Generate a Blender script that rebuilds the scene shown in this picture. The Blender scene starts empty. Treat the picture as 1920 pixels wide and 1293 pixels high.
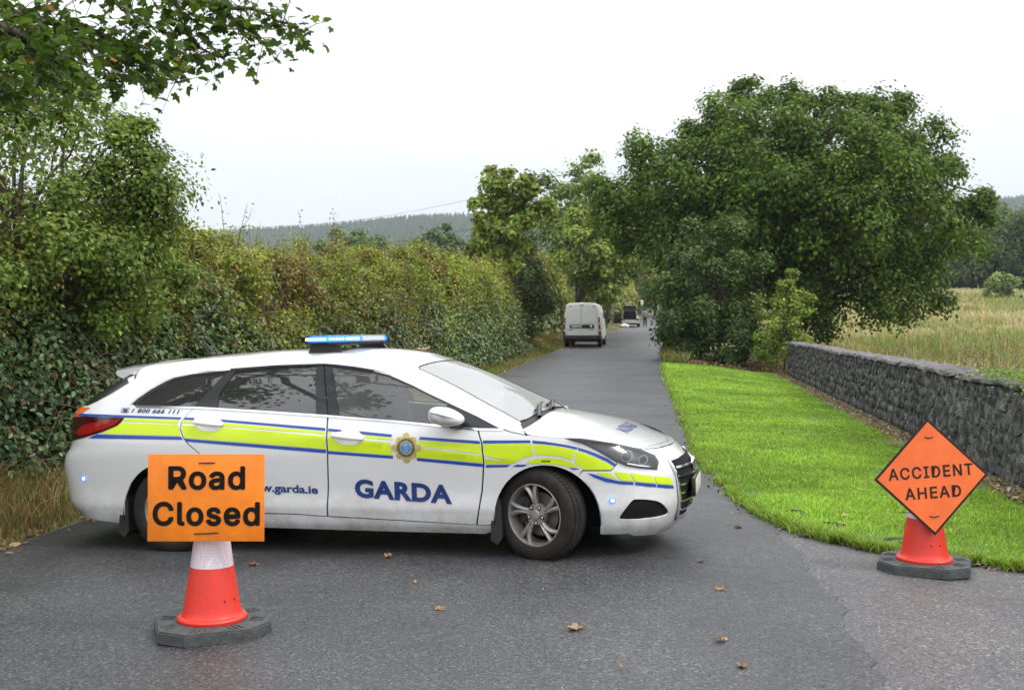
import bpy, bmesh, math, random
import numpy as np
from mathutils import Vector, Matrix
from mathutils.geometry import delaunay_2d_cdt

R_ = math.radians
scene = bpy.context.scene
col = scene.collection
rng = np.random.default_rng(7)
random.seed(7)

# ------------------------------------------------------------------ camera
HC, FPX = 1.60, 2027.0                      # eye height, focal length in photo pixels (1920 wide)
cam_d = bpy.data.cameras.new('camera')
cam_d.lens, cam_d.sensor_width = 38.0, 36.0
cam_d.clip_start, cam_d.clip_end = 0.05, 9000
cam_d.dof.use_dof = True
cam_d.dof.focus_distance, cam_d.dof.aperture_fstop = 7.6, 6.3
cam = bpy.data.objects.new('camera', cam_d); col.objects.link(cam)
PITCH = math.atan(26.5 / FPX)
cam.location = (0, 0, HC); cam.rotation_euler = (R_(90) - PITCH, 0, 0)
scene.camera = cam

# ------------------------------------------------------------------ sky and sun (bright, mostly overcast)
SUN_EL, SUN_AZ = R_(47), R_(112)            # azimuth clockwise from +Y: sun behind the right shoulder
w = bpy.data.worlds.new('World'); scene.world = w; w.use_nodes = True
nt = w.node_tree; nt.nodes.clear(); N = nt.nodes.new; L = nt.links.new
out = N('ShaderNodeOutputWorld'); bg = N('ShaderNodeBackground'); bg2 = N('ShaderNodeBackground')
sky = N('ShaderNodeTexSky'); sky.sky_type = 'NISHITA'; sky.sun_disc = False
sky.sun_elevation, sky.sun_rotation = SUN_EL, SUN_AZ
bg.inputs['Strength'].default_value = 0.10
L(sky.outputs[0], bg.inputs['Color'])
tc = N('ShaderNodeTexCoord'); mp = N('ShaderNodeMapping'); mp.inputs['Scale'].default_value = (1, 1, 3.5)
ns = N('ShaderNodeTexNoise'); ns.inputs['Scale'].default_value = 2.4; ns.inputs['Detail'].default_value = 4
cr = N('ShaderNodeValToRGB')
cr.color_ramp.elements[0].position, cr.color_ramp.elements[0].color = 0.36, (0.84, 0.885, 0.94, 1)
cr.color_ramp.elements[1].position, cr.color_ramp.elements[1].color = 0.62, (1.0, 1.0, 1.0, 1)
L(tc.outputs['Generated'], mp.inputs[0]); L(mp.outputs[0], ns.inputs['Vector']); L(ns.outputs['Fac'], cr.inputs[0])
sx = N('ShaderNodeSeparateXYZ'); L(tc.outputs['Generated'], sx.inputs[0])      # overcast sky: brighter overhead than at the horizon
mr = N('ShaderNodeMapRange'); mr.inputs['To Min'].default_value = 0.90; mr.inputs['To Max'].default_value = 2.60; L(sx.outputs['Z'], mr.inputs['Value'])
L(cr.outputs[0], bg2.inputs['Color']); L(mr.outputs[0], bg2.inputs['Strength'])
mx = N('ShaderNodeMixShader'); mx.inputs[0].default_value = 0.90
L(bg.outputs[0], mx.inputs[1]); L(bg2.outputs[0], mx.inputs[2]); L(mx.outputs[0], out.inputs['Surface'])

sun_d = bpy.data.lights.new('sun', 'SUN'); sun_d.energy = 1.5; sun_d.angle = R_(14); sun_d.color = (1, 0.95, 0.87)
sun = bpy.data.objects.new('sun', sun_d); col.objects.link(sun)
sdir = Vector((math.sin(SUN_AZ) * math.cos(SUN_EL), math.cos(SUN_AZ) * math.cos(SUN_EL), math.sin(SUN_EL)))
sun.rotation_euler = sdir.to_track_quat('Z', 'Y').to_euler(); sun.location = (20, -5, 30)
vs = scene.view_settings
vs.view_transform = 'Standard'; vs.look = 'None'; vs.exposure = 0.12; vs.gamma = 1.0; vs.use_curve_mapping = False
scene.cycles.max_bounces = 5; scene.cycles.transparent_max_bounces = 8
scene.cycles.diffuse_bounces = 2; scene.cycles.glossy_bounces = 2; scene.cycles.transmission_bounces = 3
scene.cycles.caustics_reflective = False; scene.cycles.caustics_refractive = False

# ------------------------------------------------------------------ helpers
def at(px, py, Y):
    "photo pixel at depth Y -> world point"
    u, v = (px - 960) / FPX, (py - 646.5) / FPX
    c, s = math.cos(PITCH), math.sin(PITCH)
    d = np.array([u, c - v * s, -v * c - s])
    return np.array([0, 0, HC]) + d * (Y / d[1])

def tag(o, label=None, cat=None, group=None, kind=None):
    if label: o['label'] = label
    if cat: o['category'] = cat
    if group: o['group'] = group
    if kind: o['kind'] = kind
    return o

def empty(name, loc=(0, 0, 0), rot=(0, 0, 0)):
    o = bpy.data.objects.new(name, None); col.objects.link(o)
    o.location = loc; o.rotation_euler = rot; o.empty_display_size = 0.1
    return o

def link(name, me, mat=None, parent=None):
    o = bpy.data.objects.new(name, me); col.objects.link(o)
    if mat is not None and not me.materials: me.materials.append(mat)
    if parent is not None: o.parent = parent
    return o

def mesh_np(name, V, F, mat=None, parent=None, smooth=False, colors=None):
    "fast mesh from numpy arrays; F is (n,3) or (n,4)"
    V = np.asarray(V, dtype=np.float32); F = np.asarray(F, dtype=np.int32)
    me = bpy.data.meshes.new(name); k = F.shape[1]
    me.vertices.add(len(V)); me.vertices.foreach_set('co', V.ravel())
    me.loops.add(F.size); me.loops.foreach_set('vertex_index', F.ravel())
    me.polygons.add(len(F))
    me.polygons.foreach_set('loop_start', np.arange(0, F.size, k, dtype=np.int32))
    me.polygons.foreach_set('loop_total', np.full(len(F), k, dtype=np.int32))
    if smooth: me.polygons.foreach_set('use_smooth', np.ones(len(F), dtype=bool))
    me.update(calc_edges=True)
    if colors is not None:
        a = me.color_attributes.new('Col', 'FLOAT_COLOR', 'POINT')
        c4 = np.ones((len(V), 4), dtype=np.float32); c4[:, :3] = colors
        a.data.foreach_set('color', c4.ravel())
    return link(name, me, mat, parent)

def mesh_bm(name, bm, mat=None, parent=None, smooth=None):
    me = bpy.data.meshes.new(name)
    bmesh.ops.recalc_face_normals(bm, faces=bm.faces)
    bm.to_mesh(me); bm.free()
    o = link(name, me, mat, parent)
    if smooth is not None:
        me.polygons.foreach_set('use_smooth', np.ones(len(me.polygons), dtype=bool))
        if smooth < 180: me.set_sharp_from_angle(angle=R_(smooth))
    return o

def add_box(bm, c, s, bevel=0.0, rot=None, seg=2):
    r = bmesh.ops.create_cube(bm, size=1.0)
    vs_ = r['verts']
    bmesh.ops.scale(bm, vec=s, verts=vs_)
    if bevel > 0:
        es = list({e for v in vs_ for e in v.link_edges})
        rr = bmesh.ops.bevel(bm, geom=es, offset=bevel, segments=seg, affect='EDGES', profile=0.5)
        vs_ = list({v for f in rr['faces'] for v in f.verts} | {v for v in vs_ if v.is_valid})
    M = Matrix.Translation(Vector(c))
    if rot is not None: M = M @ rot
    bmesh.ops.transform(bm, matrix=M, verts=vs_)
    return vs_

def box(name, c, s, mat, parent=None, bevel=0.0, rot=None, smooth=40):
    bm = bmesh.new(); add_box(bm, c, s, bevel, rot)
    return mesh_bm(name, bm, mat, parent, smooth)

def add_lathe(bm, prof, n=32, axis='Z', c=(0, 0, 0), closed=False, caps=True):
    "prof: list of (r, h)"
    rings = []
    for r, h in prof:
        ring = []
        for i in range(n):
            a = 2 * math.pi * i / n
            p = (r * math.cos(a), r * math.sin(a), h)
            if axis == 'Y': p = (p[0], p[2], p[1])
            if axis == 'X': p = (p[2], p[0], p[1])
            ring.append(bm.verts.new((p[0] + c[0], p[1] + c[1], p[2] + c[2])))
        rings.append(ring)
    m = len(rings)
    for j in range(m if closed else m - 1):
        a, b = rings[j], rings[(j + 1) % m]
        for i in range(n):
            bm.faces.new((a[i], a[(i + 1) % n], b[(i + 1) % n], b[i]))
    if not closed and caps:
        for ring in (rings[0], rings[-1]):
            try: bm.faces.new(ring)
            except Exception: pass

def lathe(name, prof, mat, parent=None, n=32, axis='Z', c=(0, 0, 0), closed=False, smooth=35, caps=True):
    bm = bmesh.new(); add_lathe(bm, prof, n, axis, c, closed, caps)
    return mesh_bm(name, bm, mat, parent, smooth)

def tube_arrays(pts, rad, n=6):
    "tapered tube along points -> V, F quads"
    pts = np.asarray(pts, float); m = len(pts); rad = np.broadcast_to(np.asarray(rad, float), (m,))
    t = np.gradient(pts, axis=0); t /= np.linalg.norm(t, axis=1)[:, None] + 1e-9
    ref = np.where(np.abs(t[:, 2:3]) > .9, np.array([[1., 0, 0]]), np.array([[0, 0, 1.]]))
    a = np.cross(t, ref); a /= np.linalg.norm(a, axis=1)[:, None] + 1e-9
    b = np.cross(t, a)
    ang = np.arange(n) * 2 * math.pi / n
    V = pts[:, None] + rad[:, None, None] * (np.cos(ang)[None, :, None] * a[:, None] + np.sin(ang)[None, :, None] * b[:, None])
    V = V.reshape(-1, 3)
    F = []
    for j in range(m - 1):
        for i in range(n):
            F.append((j * n + i, j * n + (i + 1) % n, (j + 1) * n + (i + 1) % n, (j + 1) * n + i))
    return V, np.array(F)

def tubes(name, lst, mat, parent=None, n=6, smooth=True):
    VV, FF, o = [], [], 0
    for pts, rad in lst:
        V, F = tube_arrays(pts, rad, n); VV.append(V); FF.append(F + o); o += len(V)
    return mesh_np(name, np.vstack(VV), np.vstack(FF), mat, parent, smooth)

def extrude_poly(bm, pts, t, axis=1, at0=0.0):
    "2D polygon extruded; axis 1: pts are (x,z) extruded along y"
    def P(p, d): return (p[0], d, p[1]) if axis == 1 else ((p[0], p[1], d) if axis == 2 else (d, p[0], p[1]))
    a = [bm.verts.new(P(p, at0)) for p in pts]; b = [bm.verts.new(P(p, at0 + t)) for p in pts]
    bm.faces.new(a); bm.faces.new(b[::-1]); n = len(pts)
    for i in range(n): bm.faces.new((a[i], b[i], b[(i + 1) % n], a[(i + 1) % n]))

def pchip(xs, ys):
    xs = np.asarray(xs, float); ys = np.asarray(ys, float); h = np.diff(xs); d = np.diff(ys) / h
    m = np.zeros(len(xs)); m[0], m[-1] = d[0], d[-1]
    for i in range(1, len(xs) - 1):
        if d[i - 1] * d[i] > 0:
            w1, w2 = 2 * h[i] + h[i - 1], h[i] + 2 * h[i - 1]
            m[i] = (w1 + w2) / (w1 / d[i - 1] + w2 / d[i])
    def f(x):
        x = np.clip(np.asarray(x, float), xs[0], xs[-1])
        i = np.clip(np.searchsorted(xs, x) - 1, 0, len(h) - 1)
        t = (x - xs[i]) / h[i]
        return ((2*t**3 - 3*t**2 + 1) * ys[i] + (t**3 - 2*t**2 + t) * h[i] * m[i] + (-2*t**3 + 3*t**2) * ys[i+1] + (t**3 - t**2) * h[i] * m[i+1])
    return f
def curve(*pts): return pchip([p[0] for p in pts], [p[1] for p in pts])
def lin(*pts):
    a, b = [p[0] for p in pts], [p[1] for p in pts]
    return lambda x: np.interp(x, a, b)
def sstep(a, b, x):
    t = np.clip((np.asarray(x, float) - a) / (b - a), 0, 1); return t * t * (3 - 2 * t)

_perm = rng.random((64, 64, 64))
def vnoise(P, scale=1.0):
    "smooth value noise on points"
    q = np.asarray(P, float) * scale; i = np.floor(q).astype(int); f = q - i; f = f * f * (3 - 2 * f)
    r = 0
    for dx in (0, 1):
        for dy in (0, 1):
            for dz in (0, 1):
                wgt = (f[..., 0] if dx else 1 - f[..., 0]) * (f[..., 1] if dy else 1 - f[..., 1]) * (f[..., 2] if dz else 1 - f[..., 2])
                r = r + wgt * _perm[(i[..., 0] + dx) % 64, (i[..., 1] + dy) % 64, (i[..., 2] + dz) % 64]
    return r

# ------------------------------------------------------------------ materials
def nodemat(name):
    m = bpy.data.materials.new(name); m.use_nodes = True
    t = m.node_tree; b = t.nodes['Principled BSDF']
    return m, t, b
def M(name, c, rough=.5, metal=0., spec=.5, coat=0., var=0., vscale=8., bump=0., bscale=60., c2=None, emit=None, estr=0., alpha=None):
    m, t, b = nodemat(name)
    b.inputs['Base Color'].default_value = (*c, 1); b.inputs['Roughness'].default_value = rough
    b.inputs['Metallic'].default_value = metal; b.inputs['Specular IOR Level'].default_value = spec
    b.inputs['Coat Weight'].default_value = coat; b.inputs['Coat Roughness'].default_value = .05
    tcn = None
    if var or c2:
        tcn = t.nodes.new('ShaderNodeTexCoord'); n = t.nodes.new('ShaderNodeTexNoise')
        n.inputs['Scale'].default_value = vscale; n.inputs['Detail'].default_value = 6; n.inputs['Roughness'].default_value = .65
        t.links.new(tcn.outputs['Object'], n.inputs['Vector'])
        r = t.nodes.new('ShaderNodeValToRGB')
        d = c2 if c2 else tuple(v * (1 - var) for v in c)
        e = c if c2 else tuple(min(1, v * (1 + var)) for v in c)
        r.color_ramp.elements[0].position, r.color_ramp.elements[1].position = .35, .65
        r.color_ramp.elements[0].color = (*d, 1); r.color_ramp.elements[1].color = (*e, 1)
        t.links.new(n.outputs['Fac'], r.inputs[0]); t.links.new(r.outputs[0], b.inputs['Base Color'])
    if bump:
        if tcn is None: tcn = t.nodes.new('ShaderNodeTexCoord')
        n2 = t.nodes.new('ShaderNodeTexNoise'); n2.inputs['Scale'].default_value = bscale; n2.inputs['Detail'].default_value = 5
        t.links.new(tcn.outputs['Object'], n2.inputs['Vector'])
        bp = t.nodes.new('ShaderNodeBump'); bp.inputs['Strength'].default_value = bump; bp.inputs['Distance'].default_value = .02
        t.links.new(n2.outputs['Fac'], bp.inputs['Height']); t.links.new(bp.outputs[0], b.inputs['Normal'])
    if emit:
        b.inputs['Emission Color'].default_value = (*emit, 1); b.inputs['Emission Strength'].default_value = estr
    return m

def leafmat(name, trans=.35, rough=.5, spec=.22, tint=(1.25, 1.2, .5)):
    "leaf colour from the mesh's Col attribute; part of the light passes through"
    m, t, b = nodemat(name)
    a = t.nodes.new('ShaderNodeAttribute'); a.attribute_name = 'Col'
    b.inputs['Roughness'].default_value = rough; b.inputs['Specular IOR Level'].default_value = spec
    t.links.new(a.outputs['Color'], b.inputs['Base Color'])
    tr = t.nodes.new('ShaderNodeBsdfTranslucent'); mu = t.nodes.new('ShaderNodeMix'); mu.data_type = 'RGBA'; mu.blend_type = 'MULTIPLY'
    mu.inputs['Factor'].default_value = 1; mu.inputs['B'].default_value = (*tint, 1)
    t.links.new(a.outputs['Color'], mu.inputs['A']); t.links.new(mu.outputs['Result'], tr.inputs['Color'])
    ms = t.nodes.new('ShaderNodeMixShader'); ms.inputs[0].default_value = trans
    t.links.new(b.outputs[0], ms.inputs[1]); t.links.new(tr.outputs[0], ms.inputs[2])
    t.links.new(ms.outputs[0], t.nodes['Material Output'].inputs['Surface'])
    return m

def glassmat(name, tint, refl=1.0, ior=1.5, sky_veil=0.):
    m, t, b = nodemat(name); t.nodes.remove(b)
    tr = t.nodes.new('ShaderNodeBsdfTransparent'); tr.inputs[0].default_value = (*tint, 1)
    gl = t.nodes.new('ShaderNodeBsdfGlossy'); gl.inputs['Roughness'].default_value = .015; gl.inputs['Color'].default_value = (refl, refl, refl, 1)
    fr = t.nodes.new('ShaderNodeFresnel'); fr.inputs['IOR'].default_value = ior
    ms = t.nodes.new('ShaderNodeMixShader')
    t.links.new(fr.outputs[0], ms.inputs[0]); t.links.new(tr.outputs[0], ms.inputs[1]); t.links.new(gl.outputs[0], ms.inputs[2])
    if sky_veil:                                   # thin pale film that paints the sky's reflected veil onto the glass
        df = t.nodes.new('ShaderNodeBsdfDiffuse'); df.inputs[0].default_value = (.78, .79, .78, 1); m2 = t.nodes.new('ShaderNodeMixShader'); m2.inputs[0].default_value = sky_veil
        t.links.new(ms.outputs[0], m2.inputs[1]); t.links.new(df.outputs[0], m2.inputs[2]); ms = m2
    t.links.new(ms.outputs[0], t.nodes['Material Output'].inputs['Surface'])
    return m

def asphalt(name, base, light, wet=.5, stain=(.02, .02, .022)):
    m, t, b = nodemat(name); nn = t.nodes.new; ll = t.links.new
    tcn = nn('ShaderNodeTexCoord')
    n1 = nn('ShaderNodeTexNoise'); n1.inputs['Scale'].default_value = 90; n1.inputs['Detail'].default_value = 3; n1.inputs['Roughness'].default_value = .8
    v1 = nn('ShaderNodeTexVoronoi'); v1.inputs['Scale'].default_value = 70; v1.feature = 'F1'
    n5 = nn('ShaderNodeTexNoise'); n5.inputs['Scale'].default_value = 46; n5.inputs['Detail'].default_value = 4; n5.inputs['Roughness'].default_value = .75; ll(tcn.outputs['Object'], n5.inputs['Vector'])
    n6 = nn('ShaderNodeTexNoise'); n6.inputs['Scale'].default_value = 4.5; n6.inputs['Detail'].default_value = 5; ll(tcn.outputs['Object'], n6.inputs['Vector'])
    av = nn('ShaderNodeMath'); av.operation = 'MULTIPLY_ADD'; av.inputs[1].default_value = .42
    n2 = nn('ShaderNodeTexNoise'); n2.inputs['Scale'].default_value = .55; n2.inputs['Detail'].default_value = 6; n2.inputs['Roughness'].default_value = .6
    for x in (n1, v1, n2): ll(tcn.outputs['Object'], x.inputs['Vector'])
    r1 = nn('ShaderNodeValToRGB'); e = r1.color_ramp.elements
    e[0].position, e[0].color = .36, (*[v * .22 for v in base], 1); e[1].position, e[1].color = .64, (*[v * 1.25 for v in light], 1)
    k = r1.color_ramp.elements.new(.50); k.color = (*base, 1)
    mb_ = nn('ShaderNodeMath'); mb_.operation = 'MULTIPLY'; mb_.inputs[1].default_value = .58; ll(n1.outputs['Fac'], mb_.inputs[0]); ll(n5.outputs['Fac'], av.inputs[0]); ll(mb_.outputs[0], av.inputs[2]); ll(av.outputs[0], r1.inputs[0])
    # scattered pale chippings
    r2 = nn('ShaderNodeValToRGB'); r2.color_ramp.elements[0].position, r2.color_ramp.elements[1].position = .93, .97
    sp = nn('ShaderNodeSeparateColor'); ll(v1.outputs['Color'], sp.inputs[0]); ll(sp.outputs[0], r2.inputs[0])
    mx1 = nn('ShaderNodeMix'); mx1.data_type = 'RGBA'; mx1.inputs['B'].default_value = (*[min(.5, v * 3.2 + .03) for v in base], 1)
    fm = nn('ShaderNodeMath'); fm.operation = 'MULTIPLY'; fm.inputs[1].default_value = .55
    ll(r2.outputs[0], fm.inputs[0]); ll(fm.outputs[0], mx1.inputs['Factor']); ll(r1.outputs[0], mx1.inputs['A'])
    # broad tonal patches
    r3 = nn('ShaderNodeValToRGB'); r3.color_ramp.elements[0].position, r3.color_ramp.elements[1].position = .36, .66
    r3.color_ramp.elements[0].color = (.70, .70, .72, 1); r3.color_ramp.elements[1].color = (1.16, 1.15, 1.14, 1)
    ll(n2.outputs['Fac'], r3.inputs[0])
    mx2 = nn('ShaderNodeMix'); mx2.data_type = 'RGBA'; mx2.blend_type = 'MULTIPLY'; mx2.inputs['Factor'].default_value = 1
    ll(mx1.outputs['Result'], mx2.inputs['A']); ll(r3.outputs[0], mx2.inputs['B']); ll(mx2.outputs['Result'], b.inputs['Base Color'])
    r4 = nn('ShaderNodeMapRange'); r4.inputs['To Min'].default_value = .64 - .26 * wet; r4.inputs['To Max'].default_value = .82 - .25 * wet
    r4.inputs['From Min'].default_value = .35; r4.inputs['From Max'].default_value = .65
    mg = nn('ShaderNodeMath'); mg.operation = 'MULTIPLY_ADD'; mg.inputs[1].default_value = .5; mh = nn('ShaderNodeMath'); mh.operation = 'MULTIPLY'; mh.inputs[1].default_value = .5; ll(n6.outputs['Fac'], mh.inputs[0]); ll(n2.outputs['Fac'], mg.inputs[0]); ll(mh.outputs[0], mg.inputs[2]); ll(mg.outputs[0], r4.inputs['Value']); ll(r4.outputs[0], b.inputs['Roughness'])
    bp = nn('ShaderNodeBump'); bp.inputs['Strength'].default_value = .6; bp.inputs['Distance'].default_value = .008
    ll(av.outputs[0], bp.inputs['Height']); ll(bp.outputs[0], b.inputs['Normal'])
    b.inputs['Specular IOR Level'].default_value = .5
    return m

MAT = {}
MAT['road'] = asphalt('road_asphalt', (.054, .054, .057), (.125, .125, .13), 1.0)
MAT['drive'] = asphalt('drive_asphalt', (.086, .083, .084), (.185, .18, .182), .6)
MAT['ground'] = M('rough_grass_ground', (.16, .17, .045), .9, c2=(.12, .095, .05), vscale=.5, bump=.4, bscale=8)
MAT['lawn'] = M('lawn_soil', (.10, .19, .022), .9, c2=(.06, .12, .018), vscale=2.5, bump=.5, bscale=40)
MAT['soil'] = M('soil', (.17, .125, .085), .95, c2=(.10, .075, .05), vscale=9, bump=.6, bscale=50)
MAT['bark'] = M('bark', (.085, .065, .048), .9, var=.4, vscale=14, bump=.6, bscale=40)
MAT['twig'] = M('twig', (.16, .12, .085), .85, var=.35, vscale=6)
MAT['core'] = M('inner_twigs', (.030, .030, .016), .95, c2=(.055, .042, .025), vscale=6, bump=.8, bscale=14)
MAT['leaf'] = leafmat('leaf', .35)
MAT['ivy'] = leafmat('ivy_leaf', .15, .34, .42)
MAT['syc'] = leafmat('sycamore_leaf', .38, .45, .25, (1.3, 1.35, .45))
MAT['grass'] = leafmat('grass_blade', .35, .5, .25, (1.2, 1.15, .5))
MAT['dry'] = leafmat('dry_leaf', .12, .6, .3, (1.1, 1.0, .8))
# ------------------------------------------------------------------ the lie of the land
RE = curve((-40, .4), (-20, .7), (0, 1.2), (4.8, 1.67), (6.5, 1.92), (8.5, 2.13), (10, 2.16), (12.5, 2.28), (17.5, 2.85), (24.4, 3.64),
           (29.5, 4.2), (40, 5.57), (51, 7.1), (106, 15.7), (200, 31), (400, 60), (700, 95))
LE = curve((-40, -9), (-20, -7), (0, -5.2), (8.3, -3.95), (9.4, -3.8), (29.5, -.55), (40, .79), (51, 2.44), (106, 11.3), (200, 26), (400, 55), (700, 90))
PR = curve((-40, 0), (0, 0), (12, 0), (17.5, .05), (24, .16), (29.5, .32), (40, .52), (51, .80), (106, 2.02), (200, 4.9), (400, 13.5), (700, 22), (3000, 25))
FE = curve((0, 0), (34, 0), (60, .45), (90, 1.5), (140, 3.4), (250, 6), (700, 12), (3000, 12))
def gz(X, Y):
    X = np.asarray(X, float); Y = np.asarray(Y, float)
    z = PR(Y)
    z = z + (.036 - .0274 * np.minimum(np.abs(X - .5), 5.0)) * (1 - sstep(14, 32, Y))
    z = z + FE(Y) * sstep(5, 26, X - RE(Y))
    z = z - .37 * sstep(.3, 4.3, X - RE(Y)) * sstep(15, 36, Y) * (1 - sstep(37, 62, Y))
    d = LE(Y) - X
    z = z + .22 * sstep(.25, 1.8, d) * sstep(6, 10, Y)            # low bank under the hedge
    return z
WALL_A, WALL_B = np.array([4.62, 6.6]), np.array([9.25, 36.2])    # stone wall line (front foot)

def sheet(name, cols, ys, mat, dz=0.0, kind='structure', zfun=gz, jitter=0):
    "cols: list of functions X(Y); ys rows"
    V = []
    for y in ys:
        for c in cols:
            x = float(c(y)); V.append((x, y, float(zfun(x, y)) + dz))
    n = len(cols); F = [(j*n+i, j*n+i+1, (j+1)*n+i+1, (j+1)*n+i) for j in range(len(ys)-1) for i in range(n-1)]
    o = mesh_np(name, V, F, mat, None, True)
    if kind: o['kind'] = kind
    return o

ys_near = list(np.arange(-38, 4, 2.)) + list(np.arange(4, 40, .5)) + list(np.arange(40, 120, 2.)) + list(np.arange(120, 420, 10)) + [450, 500, 600, 700]
# one ground sheet: columns hug the road edges, a little lower under the road
offsL = [-1600, -900, -500, -250, -120, -60, -30, -16, -9, -6, -4, -3, -2, -1.4, -.9, -.5, -.2, 0]
offsR = [0, .2, .5, 1, 1.6, 2.4, 3.2, 4, 5, 6, 7.5, 9, 12, 15, 20, 25, 30, 40, 60, 100, 180, 300, 500, 900, 1600]
gcols = [(lambda y, o=o: LE(y) + o) for o in offsL] + [(lambda y, f=f: LE(y) + (RE(y) - LE(y)) * f) for f in (.03, .25, .5, .75, .97)] + [(lambda y, o=o: RE(y) + o) for o in offsR]
def gz_ground(x, y):
    z = float(gz(x, y))
    if LE(y) + .02 < x < RE(y) - .02: z -= .05
    if y < 8.9 and RE(y) - .05 < x < RE(y) + 6: z -= .05
    if y > 500: z -= (y - 500) * .03
    return z
sheet('ground', gcols, [-38, -30] + ys_near[5:] + [1000, 1600, 2600], MAT['ground'], 0, 'structure', gz_ground)
_jr = rng.normal(0, 1, 4000)
def ragged(y): return RE(y) + (.028 * _jr[int(y * 12) % 4000] + .03 * math.sin(y * 5.1) if 3 < y < 9.4 else .006 * _jr[int(y * 12) % 4000])
rcols = [(lambda y, f=f: LE(y) + (RE(y) - LE(y)) * f) for f in (0, .1, .25, .4, .5, .6, .75, .9)] + [lambda y: RE(y) - .12, ragged]
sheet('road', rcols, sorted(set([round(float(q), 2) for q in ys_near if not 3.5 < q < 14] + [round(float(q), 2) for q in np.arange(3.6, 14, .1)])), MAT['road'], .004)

# driveway mouth to the right of the road: the lawn's edge curves away from it
EDGE = [(10.6, 2.14), (9.55, 2.16), (9.0, 2.24), (8.5, 2.36), (8.0, 2.62), (7.7, 2.95), (7.45, 3.4), (7.25, 3.9), (7.1, 4.6), (7.0, 5.4), (6.95, 9.)]   # (Y, X)
def lawn_edge_y(x):
    return np.interp(x, [p[1] for p in EDGE[1:]], [p[0] for p in EDGE[1:]])
bm = bmesh.new()
loop = [(1.2, -38.), (1.2, 0.)] + [(float(RE(y)) - .12, y) for y in np.arange(1, 9.2, .5)] + [(x, y + .06) for y, x in EDGE[2:]] + [(20, 7.0), (20, -38)]
r = delaunay_2d_cdt([Vector(p) for p in loop] + [Vector((x, y)) for x in np.arange(2, 20, 1.) for y in np.arange(-37, 9, 1.)], [], [list(range(len(loop)))], 1, 1e-5)
V = [(p.x, p.y, float(gz(p.x, p.y)) - .001) for p in r[0]]
tag(mesh_np('driveway', V, [f for f in r[2] if len(f) == 3], MAT['drive'], None, True), kind='structure')

# lawn soil sheet between the road edge and the wall
def wall_x(y): return WALL_A[0] + (WALL_B[0] - WALL_A[0]) * (y - WALL_A[1]) / (WALL_B[1] - WALL_A[1])
_e = [(x, y) for y, x in EDGE[::-1] if x < 4.75]; _d = []
for (xa, ya), (xb, yb) in zip(_e[:-1], _e[1:]):
    for q in np.arange(0, 1, .2): _d.append((xa + (xb - xa) * q + rng.normal(0, .018), ya + (yb - ya) * q + rng.normal(0, .018)))
loop = _d + [_e[-1]] + [(float(RE(y)) + .03 + rng.normal(0, .02), y) for y in np.arange(11, 37.5, .25)] + [(8.9, 37.6)] + [(wall_x(y) + .1, y) for y in np.arange(36, 7.4, -.5)]
r = delaunay_2d_cdt([Vector(p) for p in loop] + [Vector((x, y)) for x in np.arange(2, 10, .4) for y in np.arange(7, 38, .4)], [], [list(range(len(loop)))], 1, 1e-5)
P = np.array([(p.x, p.y) for p in r[0]])
Z = gz(P[:, 0], P[:, 1]) + .012 + .02 * vnoise(np.c_[P, P[:, 0] * 0], 1.3)
LAWN = P, [f for f in r[2] if len(f) == 3]
tag(mesh_np('lawn', np.c_[P, Z], LAWN[1], MAT['lawn'], None, True), kind='structure')
# bare soil strip along the wall foot
sheet('soil_strip', [lambda y: wall_x(y) - .42 - .12 * math.sin(y * 1.7) - .08 * math.sin(y * 4.1), lambda y: wall_x(y) - .2, lambda y: wall_x(y) + .05], list(np.arange(8.0, 36.4, .25)), MAT['soil'], .042)

# hills on the skyline
ridge = curve((-2600, 95), (-900, 110), (-286, 128), (-57, 150), (300, 168), (630, 172), (760, 176), (1500, 150), (2600, 120))
xs = np.linspace(-2600, 2600, 105); ysn = np.linspace(620, 2300, 40)
XX, YY = np.meshgrid(xs, ysn)
ridge_ = ridge; ridge = lambda q: ridge_(q) - 5
prof = np.where(YY < 1450, sstep(560, 1450, YY), 1 - .25 * sstep(1450, 2300, YY))
HZ = ridge(XX) * prof + 14 * (vnoise(np.stack([XX / 160, YY / 160, XX * 0], -1)) - .5) * prof - 4
def hill_z(x, y):
    p = np.where(y < 1450, sstep(560, 1450, y), 1 - .25 * sstep(1450, 2300, y))
    return ridge(x) * p + 14 * (vnoise(np.stack([x / 160, y / 160, x * 0], -1)) - .5) * p - 4
n = len(xs); F = [(j*n+i, j*n+i+1, (j+1)*n+i+1, (j+1)*n+i) for j in range(len(ysn)-1) for i in range(n-1)]
MAT['hill'] = M('moorland', (.20, .17, .075), .95, c2=(.10, .14, .045), vscale=.006)
tag(mesh_np('hills', np.stack([XX, YY, HZ], -1).reshape(-1, 3), F, MAT['hill'], None, True), kind='structure')
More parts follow.
